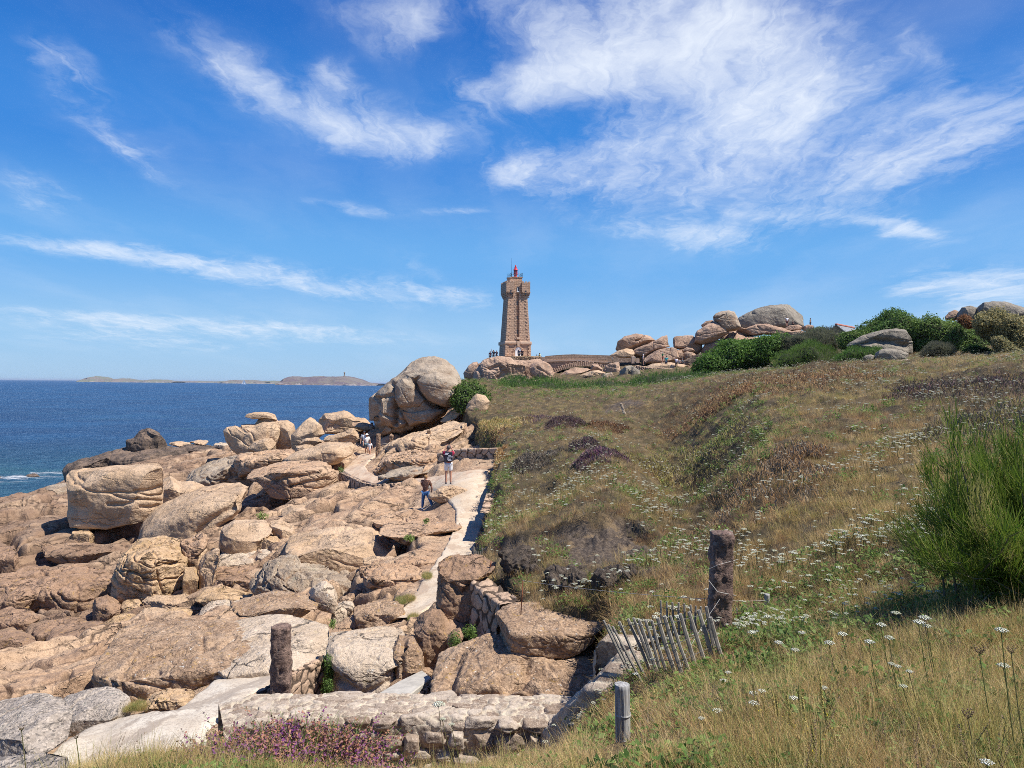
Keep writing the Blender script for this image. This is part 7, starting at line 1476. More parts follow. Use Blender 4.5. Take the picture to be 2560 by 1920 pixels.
mat_patch('A2', [(500,760),(600,670),(720,645),(850,670),(840,740),(680,790),(560,800)], 'dark grey heather cushion on the left shoulder of the meadow', 'twig', .35, 9000, HM)
mat_patch('A2', [(1780,720),(1850,520),(1990,470),(2100,560),(2212,600),(2230,900),(2200,1100),(2080,1100),(1960,950),(1850,850)], 'dark scrubby growth down the steep bank in the middle of the slope', 'olive', .34, 10000, cat='bush', name='scrub_patch', mat2='twig', mixf=.5)
mat_patch('O', [(1560,990),(1640,975),(1730,990),(1790,1050),(1760,1120),(1660,1120),(1590,1080)], 'brownish dead heather patch on the right-hand slope', 'twig', .28, 9000, mat2='brown', mixf=.5)
mat_patch('O', [(2040,925),(2100,880),(2212,860),(2290,900),(2260,990),(2100,980)], 'greyish heather patch at the right edge above the broom', 'twig', .28, 9000, mat2='olive', mixf=.35)
mat_patch('O', [(1930,845),(2000,820),(2120,812),(2212,815),(2212,860),(2080,872),(1960,868)], 'pinkish grey heather patch near the top right of the meadow', 'twig', .22, 8000, HM, mat2='purple', mixf=.15)
mat_patch('O', [(1420,905),(1500,860),(1620,838),(1780,812),(1880,808),(1850,825),(1700,850),(1560,880),(1480,930)], 'long dark russet band of heather across the upper slope', 'russet', .16, 16000, mat2='brown', mixf=.5, leaf=.12)
mat_patch('Z2', [(1560,330),(1650,300),(1740,270),(1860,250),(2000,250),(2060,300),(2080,370),(1900,385),(1720,385)], 'brown dead heath cushion above the low rubble wall', 'brown', .45, 14000, mat2='twig', mixf=.4, leaf=.16)
mat_patch('Z2', [(1690,500),(1760,430),(1900,405),(2040,420),(2050,480),(2000,545),(1860,585),(1740,575)], 'brown grassy mound in front of the low rubble wall', 'brown', .55, 12000, mat2='dry', mixf=.35, leaf=.15)
mat_patch('Z2', [(1640,310),(1740,230),(1850,180),(1960,150),(2080,170),(2080,260),(1900,300),(1760,320)], 'straw-coloured heath right of the pink slope', 'dry', .35, 14000, mat2='olive', mixf=.4, leaf=.18)
# small plants rooted in the rocks
RP = 'small green plants rooted between the rocks'
def tuftplant(fr, cx, cy, rx, ry, Y, label, leaf=.035, count=260, mat='green'):
    pts = [(cx + rx * math.cos(a), cy + ry * math.sin(a)) for a in np.linspace(0, 2 * math.pi, 11)[:-1]]
    leafy('rock_plant', fr, pts, Y, label, mat, T=rx / FR[fr][2] / FPX * Y, leaf=leaf, count=count, cat='plant', group=RP, depth=.8, core=False, rough=3)
tuftplant('Z3', 1600, 760, 75, 65, 14.0, 'bright yellow-green plant under the right end of the big long slab', count=500)
tuftplant('Z4', 700, 720, 38, 120, 12.6, 'samphire hanging down the right end of the arched wall, upper part', count=900, leaf=.03)
tuftplant('Z4', 690, 860, 42, 60, 12.3, 'samphire hanging down the right end of the arched wall, lower part', count=500, leaf=.03)
tuftplant('Z4', 740, 620, 25, 40, 12.9, 'dark olive tuft at the top right end of the arched wall', count=250, leaf=.03)
tuftplant('Z5', 275, 815, 38, 80, 12.9, 'bright green plant between the rounded brown boulder and the dark brown one', count=600, leaf=.03)
tuftplant('Z5', 395, 745, 55, 50, 13.1, 'leafy green plant at the foot of the dry stone retaining wall', count=600, leaf=.03)
tuftplant('Z1', 1400, 1150, 45, 35, 33.5, 'green tuft on the right shoulder of the chunky cracked rock, upper', leaf=.07)
tuftplant('Z1', 1368, 1248, 48, 36, 32, 'green tuft on the right shoulder of the chunky cracked rock, lower', leaf=.07)
tuftplant('Z1', 2070, 910, 50, 20, 38, 'green tuft above the rounded smooth slab', leaf=.08)
tuftplant('Z1', 1475, 1200, 22, 22, 32, 'tiny green tuft on the narrow broken ridge', leaf=.06, count=120)
tuftplant('Z2', 1335, 1088, 42, 18, 24.5, 'green tuft below the long arched ledge', leaf=.06)
tuftplant('Z2', 1470, 950, 22, 16, 28, 'small tuft on the low ledge below the woman in jeans', leaf=.06, count=120)
tuftplant('Z2', 800, 548, 22, 16, 46, 'grass tuft at the corner of the path kerb', leaf=.08, count=150)
tuftplant('Z4', 1560, 945, 28, 45, 11.3, 'blue-green plant in the corner beside the concrete ramp', leaf=.03, count=260)
tuftplant('Z4', 730, 370, 18, 30, 15.6, 'grass tuft in the joint between the pale slab and the pale boulder', leaf=.04, count=160)
# turf strips between the rocks
def turf(label, blobs, n, fr='Z3', mats=(4, 6, 0), sc=(.35, .6), field='rock', lift=.07):
    P = []
    for (x, y, rx, ry) in blobs:
        c = hit(fr, x, y, field); ex = hit(fr, x + rx, y, field) - c; ey = hit(fr, x, y - ry, field) - c
        for k in range(n):
            a = RNG.uniform(0, 6.28); r = math.sqrt(RNG.uniform()); q = c + ex * (r * math.cos(a)) + ey * (r * math.sin(a)); P.append((q.x, q.y))
    P = np.array(P); z = (rock_z(P[:, 0], P[:, 1]) if field == 'rock' else heath_full(P[:, 0], P[:, 1])) + .02 + lift; m_ = len(P); s = RNG.uniform(sc[0], sc[1], m_)
    srcs = [src('turf', [(*strips(36, .20, .14, .8, .005), GM[g])]) for g in ('olive', 'green', 'dry')]
    gn_scatter('turf', np.c_[P, z], tilt(m_), np.c_[s, s, s], RNG.integers(0, 3, m_), srcs, label, 'grass')
turf('thin strips of turf along the rocks beside the near path', [(300, 1350, 60, 60), (360, 1280, 70, 40), (440, 1210, 80, 40), (520, 1170, 80, 30), (650, 1130, 90, 28), (800, 1100, 110, 25), (950, 1095, 110, 22), (1100, 1085, 70, 20)], 170)
turf('grass and weeds along the edges of the path below the pillar-like boulder', [(1280, 230, 40, 25), (1180, 310, 40, 20), (1370, 370, 30, 25), (1480, 30, 30, 20), (1330, 210, 40, 18)], 110, 'Z4')
# ---- broom bush at the right
def broom():
    base = Vector((4.4, 6.35, 0)); base.z = float(heath_full([base.x], [base.y])[0]) - .05; th = thing('broom_bush', 'big wispy bright green broom bush at the right edge', 'bush', tuple(base)); rng = np.random.default_rng(5)
    V, F, F2 = [], [], []; st = MB()
    for k in range(190):
        a = rng.uniform(0, 6.28); sp = rng.uniform(.1, 1.0) ** .7; b0 = np.array((rng.normal() * .25, rng.normal() * .25, 0)); ht = rng.uniform(.85, 1.55) * (1 - .60 * sp ** 2); out = np.array((math.cos(a), math.sin(a) * .9, 0)) * sp * .92
        if out[0] < -.6: ht *= .8
        pts = [b0 + out * (t ** 1.25) + np.array((0, 0, ht * t ** .85)) for t in np.linspace(0, 1, 8)]
        pts = [p + rng.normal(size=3) * .02 for p in pts]
        st.tube([tuple(p) for p in pts], [.012, .011, .010, .008, .006, .005, .004, .003], 4)
        pts = np.array(pts)
        for j in range(250):
            t = 1 - .92 * rng.uniform() ** 1.2; i = min(6, int(t * 7)); f = t * 7 - i; p = pts[i] * (1 - f) + pts[i + 1] * f; d = pts[min(i + 1, 7)] - pts[i]; d /= np.linalg.norm(d); d = d * .8 + np.array((0, 0, .55)) + rng.normal(size=3) * .38; d /= np.linalg.norm(d)
            p = p + rng.normal(size=3) * .035; L = rng.uniform(.12, .30) * (1.1 - .35 * t); sd = np.cross(d, rng.normal(size=3)); sd /= np.linalg.norm(sd); w_ = .0025
            q = p + d * L * .55 + np.array((0, 0, L * .03)); e = p + d * L + np.array((0, 0, L * .12)); b_ = len(V); V += [p - sd * w_, p + sd * w_, q - sd * w_ * .9, q + sd * w_ * .9, e - sd * w_ * .4, e + sd * w_ * .4]; (F2 if (k % 9 == 0 or j % 14 == 0) else F).extend([(b_, b_ + 1, b_ + 3, b_ + 2), (b_ + 2, b_ + 3, b_ + 5, b_ + 4)])
    link('foliage', mesh_np('foliage', V, F, GM['broom'], smooth=False), th); link('dead_sprigs', mesh_np('dead_sprigs', V, F2, GM['olive'], smooth=False), th); st.build('stems', GM['twig'], th)
    pass
broom()
# ---- foreground: bell heather, tall grass, seed stalks
def clump(fr, x, y, Y, rx, ry, h, label, n=900, mat='violet', leafm='green'):
    g = at(fr, x, y, Y); z = float(heath_full([g.x], [g.y])[0]); g.z = z - .02; th = thing('heather_clump', label, 'heather', tuple(g), group='purple heather in front of the stone wall'); rng = np.random.default_rng(int(x))
    V, F, V2, F2 = [], [], [], []
    for k in range(n):
        a = rng.uniform(0, 6.28); r = math.sqrt(rng.uniform()); bx, by = rx * r * math.cos(a), ry * r * math.sin(a); L = h * rng.uniform(.55, 1.1) * (1 - .35 * r * r); lx, ly = rng.normal() * .10 + bx * .3, rng.normal() * .10 + by * .3
        zb = float(0)
        for j in range(9):      # leafy stem
            t = j / 9 * .75; c = np.array((bx + lx * t, by + ly * t, L * t)); b_ = len(V2); V2 += quadleaf(c, .016, rng); F2.append((b_, b_ + 1, b_ + 2, b_ + 3))
        b_ = len(V2); V2 += [(bx - .001, by, 0), (bx + .001, by, 0), (bx + lx + .001, by + ly, L), (bx + lx - .001, by + ly, L)]; F2.append((b_, b_ + 1, b_ + 2, b_ + 3))
        if rng.uniform() < .75:
            for j in range(12):
                t = .62 + .38 * j / 12; c = np.array((bx + lx * t, by + ly * t, L * t)) + rng.normal(size=3) * .006; b_ = len(V); V += quadleaf(c, .020 * (1.2 - .5 * (t - .6)), rng); F.append((b_, b_ + 1, b_ + 2, b_ + 3))
    link('flowers', mesh_np('flowers', V, F, GM[mat], smooth=False), th); link('foliage', mesh_np('foliage', V2, F2, GM[leafm], smooth=False), th)
clump('Z4', 400, 1440, 4.1, .40, .26, .27, 'largest purple bell heather clump at the bottom centre', 1100)
clump('Z4', 760, 1420, 4.2, .20, .18, .22, 'purple heather clump right of the largest one', 420)
clump('Z4', 1080, 1300, 4.6, .28, .12, .24, 'sparse purple heather stalks in front of the wall', 200)
clump('Z4', 100, 1500, 3.8, .20, .12, .16, 'orange-tinted faded heather left of the largest clump', 200)
clump('Z3', 1560, 1330, 4.3, .05, .05, .24, 'lone purple heather spike before the white path', 12)
# tall foreground grass and herbs
tall = [src('tall_grass', [(*strips(22, .42, .09, .5, .0035, seg=4), GM['dry'])]), src('tall_green', [(*strips(16, .40, .08, .55, .006, seg=4), GM['olive'])]), src('straw', [(*strips(44, .22, .20, 1.5, .0026, curve=.2, seg=4), GM['dry']), (*strips(30, .18, .20, 1.4, .0026, curve=.2, seg=4), GM['brown']), (*strips(16, .20, .18, 1.2, .003, seg=4), GM['olive'])]), src('herb_near', [(*leaftuft(60, .16, .12, .035), GM['green'])])]
def catkin(h, r, n=40, rng=RNG):
    V, F = [], []
    for k in range(n):
        t = k / n; a = k * 2.4; c = np.array((r * .6 * math.cos(a), r * .6 * math.sin(a), h * (1 - .45) + h * .45 * t)); F.append((len(V), len(V) + 1, len(V) + 2, len(V) + 3)); V += quadleaf(c, r * 2.2, rng)
    return np.array(V), np.array(F)
tall.append(src('seed_stalk', [(*stem(.42, .0018), GM['stem']), (*catkin(.44, .006), GM['seed'])]))
X, Y, Z = sample_heath(15000, -100, 2330, 2.1, 5.4, .9)
u = U_of(X, Y); k = (RNG.uniform(size=len(X)) < np.where(u < 1250, .55, .75)); k &= ~((np.abs(u - 1350) < 70) & (Y > 3.2)); k &= ~((u > 540) & (u < 900) & (Y > 3.5) & (RNG.uniform(size=len(X)) < .8)); X, Y, Z, u = X[k], Y[k], Z[k], u[k]
nP = len(X); r_ = RNG.uniform(size=nP); gp2 = fbm(np.c_[X * 1.6, Y * 1.6, X * 0 + 4], 3); k = (gp2 > -.25) | (r_ < .2); X, Y, Z, u, r_ = X[k], Y[k], Z[k], u[k], r_[k]; nP = len(X); pt = fbm(np.c_[X * 1.1, Y * 1.1, X * 0 + 14], 3) + np.where(U_of(X, Y) < 700, -.5, 0); idx = np.where(r_ < .10, 0, np.where(r_ < .18 + .26 * (pt < .0), 1, np.where(r_ < .87 - .18 * (pt < .0), 2, np.where(r_ < .975, 3, 4))))
sc = RNG.uniform(.55, 1.05, nP) * np.where(u < 1250, .5, .8) * (1 - .5 * np.exp(-((u - 1400) / 130) ** 2))
gn_scatter('grass', np.c_[X, Y, Z - .02], tilt(nP, .2), np.c_[sc, sc, sc], idx, tall, 'tangled straw and tall grass in the foreground', 'grass')
# ---- wild carrot flowers
def at_height(fr, x, y, h, y0=2.2, y1=60):
    a, s = ray(fr, x, y); Ys = np.exp(np.linspace(math.log(y0), math.log(y1), 500)); g = np.maximum(HEATHF.z(a * Ys, Ys), -50); d = s * Ys - g - h; k = np.where(d < 0)[0]
    Y = Ys[k[0]] if len(k) and k[0] > 0 else y0; return Vector((a * Y, Y, s * Y))
def carrot(head, R_, label, group=None, drop=None, seedh=False, nf=30, lean=.08):
    R_ = min(R_, R_ * .16 * head.y)
    g = float(heath_full([head.x + lean], [head.y])[0]) if drop is None else head.z - drop; L = max(head.z - g, .08)
    th = thing('dried_flower' if seedh else 'wild_flower', label, 'flower', (head.x, head.y, head.z - L), group=group); rng = np.random.default_rng(int(abs(head.x) * 1000) % 9999)
    V, F = umbel(R_, L, nf, rng, .35 if not seedh else -.5, .17)
    if seedh: V[:, :2] *= .75; V[:, 2] += np.hypot(V[:, 0], V[:, 1]) * .8
    link('flower_head', mesh_np('flower_head', V, F, GM['seed' if seedh else 'white'], smooth=False), th)
    mb = MB(); mb.tube([(lean, 0, -.02), (lean * .4, 0, L * .5), (0, 0, L - R_ * .5)], [.0028, .0024, .002], 5)
    for q in range(9): a = q / 9 * 6.283; mb.tube([(0, 0, L - R_ * .5), (R_ * .6 * math.cos(a), R_ * .6 * math.sin(a), L - R_ * .05)], .0010, 3, cap=False)
    mb.build('stalk', GM['stem'], th); return th
NF = [('A5', 2022, 455, .60, .052, 'tall domed white umbel at the right edge standing above the grass'), ('A5', 2040, 752, .35, .05, 'flat white umbel just below the tall domed one'), ('A5', 915, 552, .42, .042, 'white umbel in the shade, left of a round one'),
 ('A5', 1080, 517, .42, .040, 'round white umbel near the centre of the shaded patch'), ('A5', 1330, 387, .45, .048, 'large white umbel against the dark shade of the broom'), ('A5', 1378, 350, .45, .048, 'flat white umbel just above the large one before the broom'),
 ('A5', 1015, 410, .42, .042, 'white umbel in front of the dark hollow, upper left'), ('A5', 1137, 310, .40, .040, 'white umbel at the top edge of the shaded patch'), ('A5', 690, 487, .38, .042, 'double white umbel left of the shaded patch'), ('A5', 580, 560, .36, .042, 'slanting white umbel left of the shaded patch'),
 ('A5', 295, 620, .32, .036, 'white umbel among yellow-green herbs right of the thin grey stake'), ('A5', 155, 558, .32, .036, 'small white umbel below the thin grey stake'), ('A5', 350, 475, .32, .032, 'white umbel in front of the little earth bank'), ('A5', 65, 340, .40, .036, 'white umbel right beside the thin grey stake'),
 ('A5', 1100, 735, .30, .030, 'small white umbel in the centre of the lower right grass'), ('A5', 1155, 757, .30, .030, 'small white umbel just right of a similar one in the lower right grass'), ('A5', 1250, 800, .30, .030, 'lowest of three small white umbels in a row in the lower right grass'), ('A5', 1198, 922, .25, .034, 'white umbel at the edge of the straw patch'),
 ('A5', 280, 1022, .22, .040, 'ragged white umbel over the straw at the left of the yellow spikes'), ('A5', 535, 935, .24, .032, 'small white umbel beside a tall seed spike'), ('A5', 1900, 1560, .20, .055, 'large blurred white umbel at the bottom right'), ('A5', 1400, 420, .4, .036, 'pale umbel at the right of the large white one'),
 ('A4', 1058, 697, .34, .036, 'white umbel right of the foot of the tallest granite post'), ('A4', 1258, 648, .34, .036, 'white umbel in front of the thin grey stake'), ('A4', 1148, 752, .34, .036, 'white umbel below and right of the tallest granite post'), ('A4', 1328, 820, .34, .036, 'white umbel among the green herbs right of the post'),
 ('A4', 1160, 1225, .22, .044, 'broad white umbel near the bottom centre right'), ('A4', 1160, 1160, .24, .040, 'white umbel directly above the broad one'), ('A4', 918, 1275, .22, .042, 'lacy white umbel low in the grass right of the wooden post'), ('A4', 960, 1075, .26, .034, 'tilted white umbel in the grass below the paling fence'),
 ('A4', 990, 1020, .26, .028, 'small white umbel just above the tilted one'), ('A4', 1215, 1143, .24, .034, 'thin white umbel seen from the side'), ('A4', 1440, 868, .3, .032, 'white umbel at the right of the green herbs'), ('A4', 812, 1327, .2, .030, 'small white umbel low near the wooden post')]
for fr_, x, y, h, R_, lb in NF: carrot(at_height(fr_, x, y, h), R_, lb)
carrot(at('Z4', 1570, 1012, 4.9), .052, 'creamy domed umbel standing in front of the stone wall', drop=.55); carrot(at('Z4', 1670, 1172, 4.8), .026, 'small white umbel right of the creamy one before the wall', drop=.3); carrot(at('Z4', 1600, 1130, 4.9), .026, 'small white umbel right under the creamy one', drop=.3)
carrot(at('Z3', 1605, 1325, 4.4), .030, 'flat white umbel beside the lone purple spike', drop=.25); carrot(at('Z3', 1475, 1432, 4.2), .026, 'white umbel at the bottom edge left of centre', drop=.2)
carrot(at('Z3', 170, 1205, 3.6), .032, 'brown dried seed head on a long stalk at the lower left', seedh=True, drop=.55); carrot(at('Z3', 602, 1272, 3.8), .030, 'brown dried seed head over the sandy path', seedh=True, drop=.45)
carrot(at_height('A5', 1840, 625, .45), .060, 'big tan dried seed head at the right', seedh=True); carrot(at_height('A5', 2105, 625, .5), .045, 'pinkish dried seed head beside the tall domed umbel', seedh=True); carrot(at_height('A5', 1740, 1160, .32), .062, 'large purplish dried seed head close to the camera', seedh=True)
# the rest of the flowers in the meadow
X, Y, Z = sample_heath(70000, 1030, 2330, 6.5, 95, .9); u = U_of(X, Y)
dn = fbm(np.c_[X * .45, Y * .45, X * 0 + 21], 3)
W = .10 + .9 * sstep(dn, .05, .55)
W = W * (.35 + 1.3 * (np.exp(-((u - 1330) / 200) ** 2 - ((np.log(Y) - math.log(20)) / .33) ** 2) + .9 * np.exp(-((u - 1110) / 45) ** 2 - ((np.log(Y) - math.log(30)) / .4) ** 2) + .9 * np.exp(-((u - 1720) / 190) ** 2 - ((np.log(Y) - math.log(32)) / .3) ** 2) + .6 * np.exp(-((u - 2050) / 200) ** 2 - ((np.log(Y) - math.log(20)) / .5) ** 2) + .7 * np.exp(-((u - 1900) / 250) ** 2 - ((np.log(Y) - math.log(8)) / .25) ** 2) + 1.2 * np.exp(-((u - 1650) / 400) ** 2 - ((np.log(Y) - math.log(70)) / .25) ** 2)))
W *= (1 - bareness(X, Y)); k = RNG.uniform(size=len(X)) < W * .42; X, Y, Z = X[k], Y[k], Z[k]
order = np.argsort(Y); X, Y, Z = X[order], Y[order], Z[order]
nsing = 255
def smallflower(sd):
    rng = np.random.default_rng(sd); V, F = umbel(.026, .22, 16, rng, .25, .20); V2, F2 = stem(.22, .0022); o = src('wild_flower', [(V, F, GM['white']), (V2, F2, GM['stem'])]); return o
protos = [smallflower(k_) for k_ in range(4)]
ru = U_of(X, Y)
for i in range(min(nsing, len(X))):
    o = bpy.data.objects.new('wild_flower', protos[i % 4].data); COL.objects.link(o); s = RNG.uniform(.7, 1.15); o.location = (X[i], Y[i], Z[i]); o.scale = (s, s, s); o.rotation_euler = (RNG.normal() * .12, RNG.normal() * .12, RNG.uniform(0, 6.28))
    tag(o, 'small white umbel flower scattered in the grass of the slope', 'flower', 'small white flowers scattered over the slope')
X, Y, Z = X[nsing:], Y[nsing:], Z[nsing:]; nP = len(X); s = RNG.uniform(.8, 1.5, nP) * (1 + .5 * np.clip((Y - 20) / 60, 0, 1))
gn_scatter('wildflowers', np.c_[X, Y, Z + .02], tilt(nP, .12), np.c_[s * 1.15, s * 1.15, s], RNG.integers(0, 4, nP), [smallflower(k_ + 10) for k_ in range(4)], 'distant white flowers dotting the meadow', 'flowers')
# yellow-tipped spikes, foreground right
def spikes():
    rng = np.random.default_rng(12)
    ys = simple('yellow_petals', (.60, .48, .03), .6, .2, 40, bstr=0)
    SPL = ['third', 'fourth', 'sixth', 'eighth', 'ninth and tallest', 'tenth', 'lowest and nearest', 'second', 'first', 'seventh']
    for k_, (x, y, Y) in enumerate(((100, 960, 3.9), (130, 1000, 3.8), (225, 1000, 3.7), (350, 1000, 3.6), (500, 830, 3.7), (540, 1100, 3.5), (430, 1250, 3.3), (20, 1010, 4.0), (-60, 900, 4.1), (320, 960, 3.75))):
        t = at('A5', x, y, Y); g = float(heath_full([t.x + .03], [t.y])[0]); L = max(t.z - g, .2); th = thing('seed_spike', f'green weed spike with tiny yellow flowers, {SPL[k_]} of the row from the left', 'plant', (t.x, t.y, t.z - L), group='tall weed spikes in the foreground right')
        MB().tube([(.05, .0, 0), (.02, 0, L * .5), (0, 0, L)], [.003, .0025, .0015], 5).build('stalk', GM['stem'], th)
        V, F = [], []
        for k in range(150): q = k / 150; r = .0055 * (1 - .5 * q) ; a = k * 2.4; zc = L * (.45 + .55 * q); c = np.array((.02 * (1 - q) + r * math.cos(a), r * math.sin(a), zc)); F.append((len(V), len(V) + 1, len(V) + 2, len(V) + 3)); V += quadleaf(c, .011, rng)
        link('seed_pods', mesh_np('seed_pods', V, F, GM['olive'], smooth=False), th)
        V, F = [], []
        for k in range(10): c = np.array((.03, 0, L * .40)) + rng.normal(size=3) * .012; F.append((len(V), len(V) + 1, len(V) + 2, len(V) + 3)); V += quadleaf(c, .014, rng)
        link('petals', mesh_np('petals', V, F, ys, smooth=False), th)
spikes()
# ---------------------------------------------------------------- people
def cloth(name, c, var=.08, rough=.85): return simple(name, c, rough, var, 25, bstr=.15, bd=.01)
SKIN = simple('skin', (.50, .27, .18), .6, .06, 20, bstr=0); 
CM = {}
def cm(c, nm='cloth'):
    k = (nm,) + tuple(c)
    if k not in CM: CM[k] = cloth(nm, c)
    return CM[k]
def skin_obj(name, verts, edges, radii, mat, parent, sub=2, root=0):
    me = bpy.data.meshes.new(name); me.from_pydata([tuple(v) for v in verts], edges, []); o = link(name, me, parent)
    sk = o.modifiers.new('skin', 'SKIN'); sk.use_smooth_shade = True
    for i, r in enumerate(radii): v = me.skin_vertices[0].data[i]; v.radius = (r, r) if not isinstance(r, tuple) else r; v.use_root = (i == root)
    o.modifiers.new('sub', 'SUBSURF').levels = sub; o.modifiers['sub'].render_levels = sub; me.materials.append(mat); return o
POSE = {'stand': {}, 'photo': dict(elL=(.15, -.07, .76), wrL=(.07, -.11, .90), elR=(-.15, -.07, .76), wrR=(-.07, -.11, .90)),
        'walk': dict(knL=(.06, -.10, .285), anL=(.06, -.10, .05), knR=(-.05, -.02, .28), anR=(-.05, .12, .07), elL=(.15, .04, .63), wrL=(.16, -.02, .49), elR=(-.15, -.02, .63), wrR=(-.15, -.09, .50)),
        'stride': dict(knL=(.075, -.01, .29), anL=(.085, .01, .045), knR=(-.14, .00, .29), anR=(-.235, -.02, .05), elL=(.13, -.10, .66), wrL=(.06, -.17, .68), elR=(-.16, -.05, .64), wrR=(-.13, -.12, .50)),
        'hip': dict(elR=(-.21, .03, .66), wrR=(-.12, -.03, .57)), 'sit': dict(hip=(0, 0, .10), knL=(.07, -.22, .20), anL=(.07, -.24, .02), knR=(-.07, -.22, .20), anR=(-.07, -.24, .02)),
        'wave': dict(elR=(-.18, -.03, .86), wrR=(-.19, -.05, 1.0)), 'arm_out': dict(elL=(.24, -.02, .70), wrL=(.33, -.05, .62))}
def person(label, base, H, rz, pose='stand', shirt=(.7, .7, .7), legs=(.1, .1, .12), hair=(.06, .04, .03), shorts=False, hat=None, pack=None, big=False, group=None, dress=False, cuffs=False, strap=None, lean=0.0, pattern=None):
    th = thing('person', label, 'person', tuple(base), rz, group=group); S = H
    J = dict(hip=(0, 0, .52), sp=(0, .005, .62), ch=(0, 0, .73), nk=(0, 0, .825), hd=(0, -.012, .90), tp=(0, -.008, .955), shL=(.105, 0, .80), elL=(.135, .015, .64), wrL=(.145, -.02, .49), shR=(-.105, 0, .80), elR=(-.135, .015, .64), wrR=(-.145, -.02, .49),
             hpL=(.05, 0, .50), knL=(.055, -.005, .285), anL=(.058, .01, .045), hpR=(-.05, 0, .50), knR=(-.055, -.005, .285), anR=(-.058, .01, .045)); J.update(POSE[pose])
    if pose == 'sit':
        dz = .52 - .10
        for k in ('sp', 'ch', 'nk', 'hd', 'tp', 'shL', 'elL', 'wrL', 'shR', 'elR', 'wrR', 'hpL', 'hpR'): x, y, z = J[k]; J[k] = (x, y, z - dz)
        J['wrL'] = (.10, -.14, .20); J['wrR'] = (-.10, -.14, .20); J['elL'] = (.14, -.02, .24); J['elR'] = (-.14, -.02, .24)
    J = {k: Vector(v) * S for k, v in J.items()}; r = S
    names = ['hip', 'sp', 'ch', 'nk', 'hd', 'tp', 'shL', 'elL', 'wrL', 'shR', 'elR', 'wrR', 'hpL', 'knL', 'anL', 'hpR', 'knR', 'anR']; rad = [.068, .062, .075, .030, .048, .036, .040, .026, .017, .040, .026, .017, .054, .034, .022, .054, .034, .022]
    V = [J[n] for n in names]; E = [(0, 1), (1, 2), (2, 3), (3, 4), (4, 5), (2, 6), (6, 7), (7, 8), (2, 9), (9, 10), (10, 11), (0, 12), (12, 13), (13, 14), (0, 15), (15, 16), (16, 17)]; rad = [q * r for q in rad]
    for s_, an in ((1, 14), (-1, 17)):      # feet
        V.append(J['anL' if s_ > 0 else 'anR'] + Vector((s_ * .008, -.085, -.028)) * S); rad.append(.017 * r); E.append((an, len(V) - 1))
    for s_, wr, el in ((1, 8, 'elL'), (-1, 11, 'elR')):     # hands
        w_ = V[wr]; d = (w_ - J[el]).normalized(); side = Vector((0, 1, 0)).cross(d).normalized() if abs(d.y) < .9 else Vector((1, 0, 0)); V.append(w_ + d * .035 * S); rad.append(.016 * r); pm = len(V) - 1; E.append((wr, pm))
        if big:
            for q, ln in enumerate((.036, .042, .040, .031)):
                o_ = side * ((q - 1.5) * .011 * S); V.append(w_ + d * .058 * S + o_); rad.append(.0052 * r); E.append((pm, len(V) - 1)); V.append(w_ + d * (.058 + ln) * S + o_ * 1.1 + Vector((0, -.012, 0)) * S); rad.append(.0045 * r); E.append((len(V) - 2, len(V) - 1))
            V.append(w_ + d * .045 * S + side * (-.027 * S) + Vector((0, -.012, 0)) * S); rad.append(.006 * r); E.append((pm, len(V) - 1))
        else: V.append(w_ + d * .085 * S); rad.append(.010 * r); E.append((pm, len(V) - 1))
    sb = 2 if big else 1
    skin_obj('body', V, E, rad, SKIN, th, sb)
    # clothes follow the joints a little outside the skin
    sv = ['hip', 'sp', 'ch', 'shL', 'shR']; K = 1.14; ev = [(0, 1), (1, 2), (2, 3), (2, 4)]; VV = [J[n] for n in sv]; RR = [.072 * K, .068 * K, .080 * K, .046 * K, .046 * K]; low = J['hip'] - Vector((0, 0, .03)) * S
    for s_, a, b in ((3, 'shL', 'elL'), (4, 'shR', 'elR')): VV.append(J[a].lerp(J[b], .75)); RR.append(.036 * K); ev.append((s_, len(VV) - 1))
    VV.append(J['ch'].lerp(J['nk'], .62)); RR.append(.040); ev.append((2, len(VV) - 1))
    if dress: VV.append(J['hip'] - Vector((0, 0, .17)) * S); RR.append(.105); ev.append((0, len(VV) - 1))
    m_ = pattern or cm(shirt, 'shirt_cloth'); skin_obj('shirt', VV, ev, [q * r for q in RR], m_, th, sb)
    if not dress:
        VV = [J['hip'] + Vector((0, 0, .015)) * S]; RR = [.078]; ev = []
        for s_ in 'LR':
            a, k_, n_ = J['hp' + s_], J['kn' + s_], J['an' + s_]; VV.append(a); RR.append(.062); i = len(VV) - 1; ev.append((0, i))
            if shorts: VV.append(a.lerp(k_, .85)); RR.append(.052); ev.append((i, i + 1))
            else: VV += [k_, k_.lerp(n_, .78)]; RR += [.043, .032]; ev += [(i, i + 1), (i + 1, i + 2)]
        tr = skin_obj('shorts' if shorts else 'trousers', VV, ev, [q * r for q in RR], cm(legs, 'trouser_cloth'), th, sb)
        if cuffs:
            for s_ in 'LR': k_, n_ = J['kn' + s_], J['an' + s_]; p = k_.lerp(n_, .80); MB().tube([p, k_.lerp(n_, .90)], [.036 * r, .038 * r], 12).build('cuff', cm((.55, .62, .72), 'denim_cuff'), tr)
    for s_ in 'LR':
        a = J['an' + s_]; mb = MB(); mb.tube([a + Vector((0, .022, -.018)) * S, a + Vector((0, -.02, -.022)) * S, a + Vector((0, -.075, -.030)) * S, a + Vector((0, -.10, -.034)) * S], [.018 * r, .025 * r, .023 * r, .012 * r], 8); mb.build('shoe', cm((.12, .12, .13) if not cuffs else (.7, .7, .7), 'shoe'), th, smooth=True)
